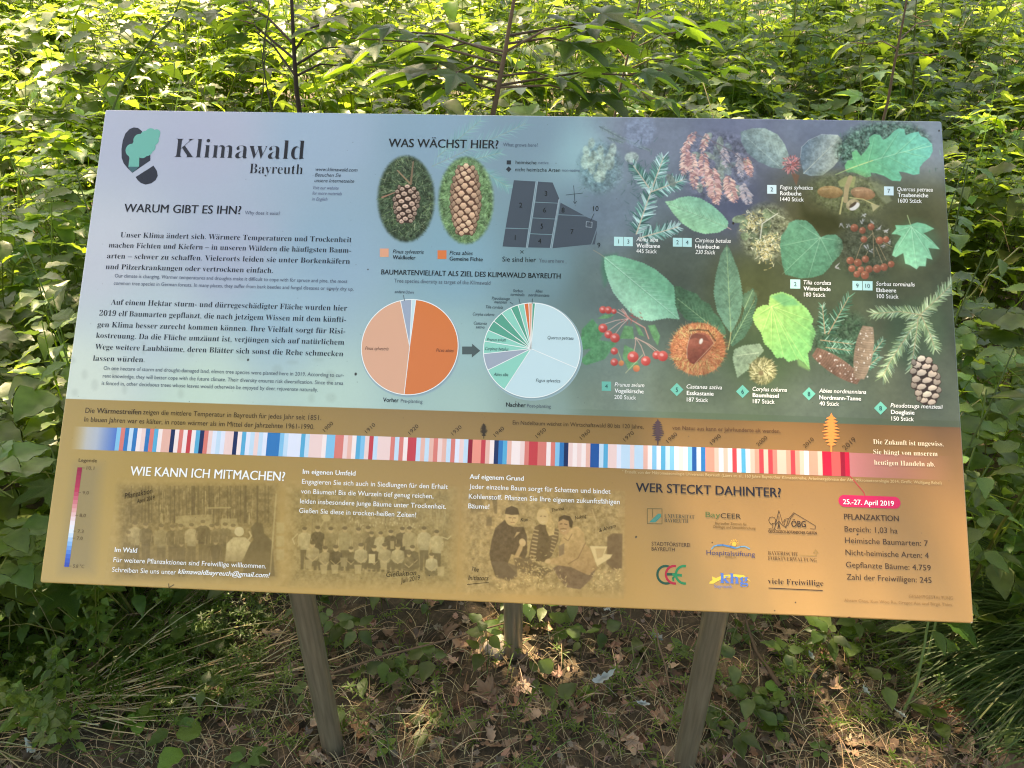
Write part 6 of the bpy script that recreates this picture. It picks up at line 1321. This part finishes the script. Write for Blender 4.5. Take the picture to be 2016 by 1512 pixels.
for i in range(95):
    for _ in range(20):
        px_ = r.uniform(560, 1960) if r.random() < .85 else r.uniform(60, 560); py_ = r.uniform(1235, 1508); g = ground(px_, py_)
        if g[1] < .9: break
    o = bpy.data.objects.new('dead_leaf', dead_me[r.randrange(9)]); link(o); o.location = (g[0], g[1], float(gh(g[0], g[1]))+.008); s = r.uniform(.6, 1.25); o.scale = (s, s, s); o.rotation_euler = (r.gauss(0, .4), r.gauss(0, .4), r.uniform(0, 6.28))
    tag(o, 'curled brown fallen leaf lying on the straw below the board', 'leaf', 'larger dead leaves on the ground')
# pale withered leaves with individual places
pale_me = []
for k in (1, 2, 4, 7):
    V, F = dead_mesh(k+30); V = V*.05; V[:, 0] *= .5; V[:, 2] *= 1.6; mbk = MB(); mbk.add(V, F, None, (.34, .38, .38)); pale_me.append(mbk.mesh('withered_leaf', M_dead))
for k, (px_, py_, s, lb) in enumerate(((1190, 1335, 1.3, 'pale grey withered leaf, ragged, in the middle between the posts'), (1290, 1255, 1.3, 'grey wilted leaf beside the right post just under the board'), (1195, 1215, .9, 'grey curled leaf hanging right under the middle of the board'), (395, 1380, .7, 'white shrivelled leaf on the straw left of the left post'), (1595, 1290, .7, 'tiny white scrap of leaf right of the right post'), (1840, 1260, .9, 'narrow pale leaf lying on the long grass tuft'), (1935, 1285, .7, 'pale leaf stuck upright in the long grass tuft'), (1262, 1385, .7, 'small pale leaf left of the right post near its foot'), (1700, 1360, .8, 'blue-grey withered leaf left of the red wood chunk'), (1770, 1405, .7, 'small grey leaf below and left of the red wood chunk'), (60, 1475, 1.0, 'grey dry leaf at the bottom left on the mown stalks'))):
    g = ground(px_, py_, .03); o = bpy.data.objects.new('withered_leaf', pale_me[k % 4]); link(o); o.location = (g[0], g[1], .03 if py_ > 1230 else .05); o.scale = (s, s, s); o.rotation_euler = (r.uniform(-.5, .5), r.uniform(-.5, .5), r.uniform(0, 6.28)); tag(o, lb, 'leaf')

# big tussock of long fine grass at the right edge
for (px_, py_, n_, lb) in ((2085, 1285, 1900, 'large tussock of long arching green grass right of the board corner'), (2150, 1440, 700, 'lower tussock of long grass at the bottom right edge')):
    g = ground(px_, py_); mb = MB()
    for i in range(n_):
        yaw = r.gauss(math.pi*(.97 if n_ > 1000 else .93), .45 if n_ > 1000 else .3); L_ = r.uniform(.2, .6)*(1 if n_ > 1000 else .62); p = (g[0]+r.gauss(0, .05), g[1]+r.gauss(0, .08), float(gh(g[0], g[1]))-.01)
        blade(mb, p, yaw, L_, r.uniform(.0009, .0018), r.uniform(1.2, 2.2), jitter(r.choice([(.045, .10, .025), (.065, .13, .03), (.03, .075, .02), (.12, .16, .06)]), r, .2), 9, r.uniform(.6, 1.3))
    o = bpy.data.objects.new('grass_tussock', mb.mesh('grass_tussock', M_grass)); link(o); tag(o, lb, 'grass')

# seedlings with their own leaves
seed_leaf = []
for k, (w_, c) in enumerate(((.72, (.10, .19, .045)), (.6, (.07, .14, .04)), (.85, (.12, .22, .04)))):
    mbk = MB(); V, F3, F4 = leaf_ovate(1, w_, .15, .2, .04, 7); mbk.add(V, F3, F4, c); seed_leaf.append(mbk.mesh('leaf', M_leaf))
def place_leaf(root, me, c, R_, s, name='leaf'):
    o = bpy.data.objects.new(name, me); link(o, root); m_ = Matrix([list(R_[i]*s)+[c[i]] for i in range(3)]+[[0, 0, 0, 1]]); o.matrix_basis = m_; return o
for (px_, py_, n_, s, k, lb) in ((780, 1322, 6, .040, 1, 'five-leaved green seedling right of the left post'), (845, 1275, 5, .034, 1, 'seedling with rounded leaves under the middle of the board'), (1152, 1358, 7, .020, 2, 'small bright seedling beside the grey ragged leaf'), (1516, 1365, 8, .032, 2, 'bright green toothed seedling by the twig right of the right post'), (1679, 1268, 2, .055, 0, 'single round dark leaf below the gold edge of the board'), (1618, 1470, 6, .026, 1, 'small round-leaved seedling in the lower right'), (370, 1480, 2, .055, 2, 'single upright yellowish green leaf at the bottom left'), (275, 1420, 7, .034, 2, 'bright seedling on the mown stalks left of the left post'), (345, 1440, 3, .05, 1, 'pair of light green leaves near the bottom left'), (90, 1330, 9, .04, 2, 'bright green leafy sprig at the far lower left'), (1340, 1270, 5, .028, 1, 'seedling growing against the right post'), (490, 1500, 8, .04, 1, 'toothed green sprig at the bottom beside the left post foot'), (320, 1300, 5, .05, 0, 'dark green leaves amid stalks below the board'), (370, 1250, 4, .055, 0, 'long-leaved green weed below the sepia picture of the talk'), (760, 1470, 6, .022, 2, 'sunlit seedling in the bright patch right of the left post'), (1120, 1230, 5, .05, 0, 'dark leafy weed beside the rear post')):
    g = ground(px_, py_, .02); t = empty('seedling', (g[0], g[1], float(gh(g[0], g[1]))), lb, 'seedling', 'seedlings on the forest floor'); h = s*1.1
    mbk = MB(); mbk.tube([(0, 0, -.01), (0, .003, h*.6), (0, 0, h)], .0011, 4, (.09, .14, .04)); o = bpy.data.objects.new('stem', mbk.mesh('stem', M_stem)); link(o, t)
    for j in range(n_):
        R_ = rotm(j*2.4+r.uniform(-.3, .3), r.uniform(-.15, .45), r.uniform(-.2, .2)); place_leaf(t, seed_leaf[k], V3(0, 0, h*(.6+.4*j/n_)) + R_ @ V3(0, s*.2, 0), R_, s*r.uniform(.8, 1.15))
# twig, stone and a lump of rotten wood
def twig(pts, r0_, r1_, lb):
    P_ = np.array(pts); mbk = MB(); mbk.tube(P_-P_[0], np.linspace(r0_, r1_, len(P_)), 7, (.13, .085, .055)); o = bpy.data.objects.new('twig', mbk.mesh('twig', M_stem, True)); link(o); o.location = P_[0]; tag(o, lb, 'twig')
twig([ground(1535, 1352, .02), ground(1512, 1315, .03), ground(1490, 1285, .03), ground(1478, 1250, .05), ground(1466, 1212, .07)], .007, .003, 'brown forked twig lying right of the right post')
twig([ground(1290, 1230, .1), ground(1297, 1270, .06), ground(1310, 1310, .03), ground(1320, 1365, .015)], .0025, .002, 'pale green stalk leaning left of the right post')
twig([ground(640, 1330, .05), ground(760, 1290, .07), ground(880, 1260, .07), ground(1010, 1222, .09)], .003, .002, 'thin brown cane lying across under the middle of the board')
def lump(px_, py_, rad, sq, col, name, lb, cat, seed):
    n, m_ = 26, 14; th = np.linspace(0, 2*math.pi, n, endpoint=False); ph = np.linspace(.02, math.pi-.02, m_); T, P2 = np.meshgrid(th, ph)
    rr_ = rad*(1+.35*(vnoise(np.cos(T)*2.2+9+seed, P2*2.2+np.sin(T)*2.2+9, 5)-.5)+.22*(vnoise(np.cos(T)*7+20, P2*6+np.sin(T)*7+20, 6)-.5))
    V = np.stack([rr_*np.sin(P2)*np.cos(T), rr_*np.sin(P2)*np.sin(T)*.85, rr_*np.cos(P2)*sq], -1).reshape(-1, 3); F = [[i*n+j, (i+1)*n+j, (i+1)*n+(j+1) % n, i*n+(j+1) % n] for i in range(m_-1) for j in range(n)]
    mbk = MB(); mbk.add(V, None, F, col); g = ground(px_, py_, .01); o = bpy.data.objects.new(name, mbk.mesh(name, M_dead, False)); link(o); o.location = (g[0], g[1], float(gh(g[0], g[1]))+.004); tag(o, lb, cat)
lump(1880, 1392, .042, .35, (.30, .13, .075), 'wood_chunk', 'reddish brown lump of rotten wood at the lower right', 'wood', 1)
lump(2010, 1490, .07, .5, (.26, .17, .12), 'stone', 'rounded brown stone in the bottom right corner', 'stone', 2)
lump(978, 1272, .035, .9, (.26, .22, .19), 'stone', 'pale stone leaning against the rear post', 'stone', 3)

# ------------------------------------------------------------------ saplings in front of the undergrowth
MAPLE = []
for k in range(4):
    V, F, _ = leaf_maple(1.0, .05+.03*k, .12+.07*k, k); mbk = MB(); mbk.add(V, F, None, [(.028, .062, .018), (.034, .075, .02), (.045, .085, .03), (.03, .07, .03)][k]); MAPLE.append(mbk.mesh('leaf', M_maple))
OVAL = []
for k in range(3):
    V, F3, F4 = leaf_ovate(1.0, .5, .2, .25+.1*k, .05, 8); mbk = MB(); mbk.add(V, F3, F4, [(.04, .085, .022), (.05, .10, .03), (.06, .11, .045)][k]); OVAL.append(mbk.mesh('leaf', M_leaf))
def sapling(y, pts, r0_, lb, leaves, kind='maple', size=.125, seed=1, col=(.11, .07, .045), up=None, extra=()):
    """stem through the measured points, all at distance y; continues down to the ground and up out of the frame"""
    r_ = random.Random(seed); P_ = [at_y(a, b, y) for a, b in pts]; base = P_[-1].copy(); d = P_[-1]-P_[-2]; base = base+d*0; g = np.array([base[0]+d[0]*.2, y, float(gh(base[0], y))-.02])
    P_ = P_ + [np.array([(base[0]*2+g[0])/3, y, base[2]*.62]), g]; P_ = P_[::-1]
    top = P_[-1]+(P_[-1]-P_[-2])*(up or 1.2)+V3(r_.uniform(-.05, .05), 0, .1); P_.append(top); P_ = np.array(P_)
    t = empty('sapling', tuple(g), lb, 'sapling'); leaves = [(a_, b_, c_, d_) for a_, b_, c_, d_ in leaves]; mbk = MB(); mbk.tube(P_-g, np.linspace(r0_, r0_*.45, len(P_)), 8, col)
    o = bpy.data.objects.new('stem', mbk.mesh('stem', M_stem, True)); link(o, t)
    def br(A, B, rad, nl):
        A = np.array(A); B = np.array(B); mid_ = (A+B)/2+V3(0, 0, .02); mbk = MB(); mbk.tube(np.array([A, mid_, B])-g, [rad, rad*.8, rad*.5], 6, col); o = bpy.data.objects.new('branch', mbk.mesh('branch', M_stem, True)); link(o, t)
        for k in range(nl):
            f = .35+.65*(k+1)/nl; c = A+(B-A)*f+V3(0, 0, .01); yaw = math.atan2(B[1]-A[1], B[0]-A[0])-math.pi/2+(0 if k == nl-1 else (k % 2*2-1)*r_.uniform(.6, 1.3)); R_ = rotm(yaw, r_.uniform(-.3, .2), r_.uniform(-.3, .3))
            pet = R_ @ V3(0, .05, .01); mbk = MB(); mbk.tube(np.array([c, c+pet])-g, .0011, 4, (.14, .08, .05))
            lf_ = place_leaf(t, r_.choice(MAPLE if kind == 'maple' else OVAL), c+pet-g, R_, size*r_.uniform(.7, 1.15)); q = bpy.data.objects.new('petiole', mbk.mesh('petiole', M_stem)); link(q, t)
    for (a, b, dy, nl) in leaves:
        f = a; A = np.array([np.interp(f, np.linspace(0, 1, len(P_)), P_[:, i]) for i in range(3)]); B = at_y(b[0], b[1], y+dy); br(A, B, r0_*.42, nl)
    return t
# the brown-stemmed maple behind the heading
sapling(1.15, [(1012, 0), (1003, 50), (995, 100), (985, 150), (977, 195), (970, 226)], .0085, 'young maple with slanting brown stem above the middle of the board',
        [(.52, (880, 150), -.05, 3), (.5, (1120, 165), .05, 3), (.44, (1180, 195), .1, 4), (.42, (870, 175), -.05, 3), (.62, (1150, 50), .1, 3), (.66, (1160, 95), .15, 3), (.6, (760, 60), .3, 3), (.62, (850, 100), .2, 3), (.45, (1280, 150), .25, 4), (.47, (740, 140), .1, 4), (.56, (690, 75), .25, 4), (.7, (1240, 60), .3, 4)], seed=5, up=1.5)
sapling(1.45, [(574, 0), (577, 60), (580, 120), (584, 180), (590, 222)], .0095, 'thin dark upright sapling above the board left of the middle', [(.5, (500, 60), .1, 3), (.55, (690, 90), .2, 3), (.65, (480, 10), .1, 4), (.62, (650, 40), 0, 4), (.5, (680, 130), .1, 3), (.58, (430, 15), .2, 3)], seed=8, col=(.05, .035, .028), size=.10)
sapling(1.35, [(530, 20), (520, 80), (517, 120), (525, 170), (536, 220)], .0032, 'wispy dark sapling beside the upright one above the title', [(.6, (500, 40), .1, 3), (.55, (560, 55), .1, 2), (.5, (470, 150), .1, 2)], kind='oval', seed=9, col=(.05, .05, .03), size=.09)
sapling(1.6, [(1260, 0), (1248, 60), (1236, 110), (1222, 170), (1210, 230)], .005, 'slender leaning sapling above the board right of the middle', [(.5, (1330, 120), .1, 3), (.55, (1180, 80), .1, 3), (.6, (1370, 60), .2, 4), (.66, (1310, 20), .1, 3), (.48, (1400, 150), .1, 3), (.45, (1280, 200), -.1, 2)], seed=12, size=.10)
sapling(1.9, [(1785, 0), (1778, 40), (1768, 90), (1760, 130), (1748, 200)], .006, 'thin brown sapling in the greenery above the right corner', [(.5, (1850, 120), .1, 3), (.55, (1700, 90), .1, 3), (.6, (1830, 40), .2, 3)], kind='oval', seed=14, size=.10)
sapling(1.5, [(355, 0), (338, 40), (300, 75), (268, 120), (240, 170), (222, 214)], .0045, 'arching bramble cane above the top left corner of the board', [(.55, (200, 60), .1, 3), (.5, (170, 155), .05, 3), (.62, (330, 45), -.1, 3), (.45, (290, 100), .1, 2), (.6, (390, 20), .1, 3), (.5, (190, 190), 0, 3)], kind='oval', seed=17, col=(.10, .14, .04), size=.10, up=.8)
# plants close by on either side of the board
def side_plant(px_, py_, y, h, kind, lb, size, nl, seed, lean=0.0):
    r_ = random.Random(seed); g = at_y(px_, py_, y); x = g[0]; z0 = float(gh(x, y)); top = g[2]; t = empty('herb_plant', (x, y, z0), lb, 'plant')
    H_ = max(.12, top-z0); n = 7; tt = np.linspace(0, 1, n); P_ = np.stack([lean*H_*tt**1.5+.01*np.sin(tt*8), .02*np.sin(tt*6+seed), H_*tt], -1)
    mbk = MB(); mbk.tube(P_, np.linspace(.0035, .0015, n), 6, (.10, .15, .05)); o = bpy.data.objects.new('stem', mbk.mesh('stem', M_stem, True)); link(o, t)
    for k in range(nl):
        f = .3+.7*(k+1)/nl; c = np.array([np.interp(f, tt, P_[:, i]) for i in range(3)]); R_ = rotm(k*2.4+seed+r_.uniform(-.4, .4), r_.uniform(-.35, .35), r_.uniform(-.3, .3)); s = size*(1.15-.5*f)*r_.uniform(.8, 1.15)
        place_leaf(t, r_.choice(kind), c+R_ @ V3(0, .02, 0), R_, s)
LG = []
for k, (w_, c) in enumerate(((.55, (.09, .17, .035)), (.6, (.055, .11, .025)), (.5, (.075, .14, .04)))):
    V, F3, F4 = leaf_ovate(1.0, w_, .22, .3, .08, 8); mbk = MB(); mbk.add(V, F3, F4, c); LG.append(mbk.mesh('leaf', M_leaf))
for a in ((60, 640, .55, 0, LG, 'broad-leaved nettle halfway up the left edge of the board', .12, 14, 1, .1), (100, 470, .75, 0, LG, 'tall nettle left of the paragraph about the climate', .10, 15, 2, -.1), (30, 880, .35, 0, MAPLE[:2], 'dark lobed leaves at the far left beside the stripes', .11, 8, 3, .1),
          (50, 1010, .35, 0, LG, 'leafy weed left of the temperature scale', .06, 14, 4, .05), (150, 330, .95, 0, LG, 'nettle tops just left of the top left corner', .09, 14, 5, 0), (15, 1130, .30, 0, LG, 'low green plant at the bottom left corner of the board', .05, 16, 6, .05),
          (1950, 690, .55, 0, LG, 'light green plant with pointed leaves right of the fir pictures', .11, 12, 7, .05), (1985, 330, .9, 0, LG, 'tall weed right of the oak leaf picture', .10, 15, 8, -.08), (1935, 500, .8, 0, LG, 'weed with drooping leaves beside the right edge', .10, 13, 9, 0),
          (1975, 900, .4, 0, LG, 'dark green plant right of the golden band', .10, 12, 10, -.05), (1940, 1000, .3, 0, LG, 'low bright sprig at the lower right edge', .07, 14, 11, 0), (1900, 280, 1.15, 0, LG, 'green herb above the top right corner', .09, 15, 12, 0), (2000, 770, .6, 0, LG, 'pale stalked plant at the far right edge', .12, 9, 13, -.1)):
    side_plant(*a)

# ------------------------------------------------------------------ forest trees around the clearing (unseen; crowns placed to shade the board and show in its gloss)
m_bark, nt, p = mat_new('tree_bark'); L = nt.links; tc = N(nt, 'ShaderNodeTexCoord'); mp = N(nt, 'ShaderNodeMapping'); mp.inputs['Scale'].default_value = (6, 6, 1.2); L.new(tc.outputs['Object'], mp.inputs['Vector'])
n1 = N(nt, 'ShaderNodeTexNoise'); n1.inputs['Scale'].default_value = 3; n1.inputs['Detail'].default_value = 8; L.new(mp.outputs[0], n1.inputs['Vector']); cr = N(nt, 'ShaderNodeValToRGB'); L.new(n1.outputs['Fac'], cr.inputs[0]); e = cr.color_ramp.elements; e[0].position = .3; e[0].color = (.03, .022, .016, 1); e[1].position = .7; e[1].color = (.16, .12, .085, 1)
L.new(cr.outputs[0], p.inputs['Base Color']); p.inputs['Roughness'].default_value = .9; bp = N(nt, 'ShaderNodeBump'); bp.inputs['Distance'].default_value = .05; L.new(n1.outputs['Fac'], bp.inputs['Height']); L.new(bp.outputs[0], p.inputs['Normal'])
def forest_tree(x, y, h, crown, rad, n_leaf, lb, seed, tr=.16, size=.11):
    rg = np.random.default_rng(seed); r_ = random.Random(seed); t = empty('forest_tree', (x, y, 0), lb, 'tree', 'tall trees around the clearing')
    mbk = MB(); tp = np.array([crown[0]-x, crown[1]-y, crown[2]]); q = [V3(0, 0, -.2), V3(0, 0, h*.25), V3(tp[0]*.12, tp[1]*.12, h*.5), V3(tp[0]*.35, tp[1]*.35, h*.75), V3(tp[0]*.6, tp[1]*.6, h)]; mbk.tube(q, np.array([1.25, 1, .85, .6, .2])*tr, 12)
    o = bpy.data.objects.new('trunk', mbk.mesh('trunk', m_bark, True)); link(o, t)
    K_ = 16; cl = []; mbk = MB()
    for k in range(K_):
        v = rg.normal(size=3); v /= np.linalg.norm(v); v *= rg.random()**.4; c = tp+v*np.array(rad)*.85; cl.append(c); a = np.array(q[2+(k % 2)])*.8+np.array(q[3])*.2
        mbk.tube([a, a*.5+c*.5+V3(0, 0, .25), c], [tr*.35, tr*.2, tr*.06], 5)
    o = bpy.data.objects.new('limbs', mbk.mesh('limbs', m_bark)); link(o, t)
    which = rg.integers(0, K_, n_leaf); C_ = np.array(cl)[which]+rg.normal(size=(n_leaf, 3))*np.array(rad)*.20
    a = rg.uniform(0, 2*math.pi, n_leaf); ti_ = rg.normal(0, .55, n_leaf); s = size*rg.uniform(.6, 1.3, n_leaf)
    u = np.stack([np.cos(a), np.sin(a), ti_*.5], -1)*s[:, None]; v = np.stack([-np.sin(a), np.cos(a), rg.normal(0, .5, n_leaf)], -1)*s[:, None]*.36
    keep = np.ones(n_leaf, bool)          # leaves dropped to cut holes for sun patches at chosen spots
    for gx_, gy_, gz_, ga, gb in GAPS:
        wx = C_[:, 0]+x-_sx*(C_[:, 2]-gz_); wy = C_[:, 1]+y-_sy*(C_[:, 2]-gz_); keep &= ((((wx-gx_)/ga)**2+((wy-gy_)/gb)**2) > 1) | (rg.random(n_leaf) < .2)
    C_ = C_[keep]; u = u[keep]; v = v[keep]; n_leaf = int(keep.sum())
    V = np.stack([C_-u, C_-u*.1+v, C_+u, C_-u*.1-v], 1).reshape(-1, 3); F = np.arange(n_leaf*4).reshape(-1, 4); c = np.array([.045, .085, .02])*(1+rg.uniform(-.25, .25, (n_leaf, 1)))
    o = bpy.data.objects.new('crown', np_mesh('crown', V, F, np.repeat(c, 4, axis=0), M_canopy)); link(o, t); o['kind'] = 'stuff'
    return t
_sx, _sy = SUN[0]/SUN[2], SUN[1]/SUN[2]          # sideways offset per metre of height towards the sun
GAPS = [(.62, .07, .72, .30, .12), (.32, .16, .8, .10, .14), (-.03, .06, .70, .12, .07), tuple(ground(775, 1420))[:2]+(0, .13, .09), tuple(ground(1560, 1340))[:2]+(0, .12, .08), tuple(ground(180, 1340))[:2]+(0.05, .42, .22)]  # chosen sun patches; crown leaves shading them are thinned out
_g = random.Random(77)
for _ in range(16): _q = ground(_g.uniform(0, 2016), _g.uniform(1240, 1510)); GAPS.append((_q[0], _q[1], 0, _g.uniform(.08, .2), _g.uniform(.06, .13)))
for _ in range(5): GAPS.append((_g.uniform(-.7, .7), .0, .62, _g.uniform(.05, .1), .05))
GAPS += [(.5, .03, .66, .5, .06), (.7, .2, .8, .2, .16), (-.40, .12, .3, .08, .07), (.40, .13, .25, .07, .06)]
GAPS += [(-1.35, .75, .6, .5, .4), (1.6, .9, .8, .3, .3)]
def shade(gx_, gy_, h): return (gx_+_sx*h, gy_+_sy*h, h)
TREES = [(-5.2, 2.2, 8.5, shade(.25, .35, 7.5), (2.4, 2.4, 1.4), 6600, 'tall tree left of the clearing whose crown shades the board'),
         (8.5, 6.5, 10, shade(3.9, 3.6, 9), (3.6, 3.2, 1.8), 6500, 'tall tree on the right side of the clearing'),
         (4.5, -5.5, 11, (3.6, -4.2, 8.0), (3.2, 2.4, 2.6), 5200, 'tall tree behind the photographer to the right'),
         (-3.5, -7.5, 10, (-3.4, -7.2, 6.2), (2.8, 2.2, 2.6), 4200, 'tall tree behind the photographer to the left'),
         (-6.5, -3.0, 11, (-1.2, -3.4, 8.5), (3.2, 1.8, 1.2), 1500, 'tall tree whose light crown reaches over the path from the left'),  # added overhead crown, breaks up the sky mirrored in the board
         (.8, -9.5, 12, (.6, -9.4, 7.5), (3.2, 2.2, 3.6), 5000, 'tall tree behind the photographer in the middle')]
for k, a in enumerate(TREES): forest_tree(*a, seed=40+k)
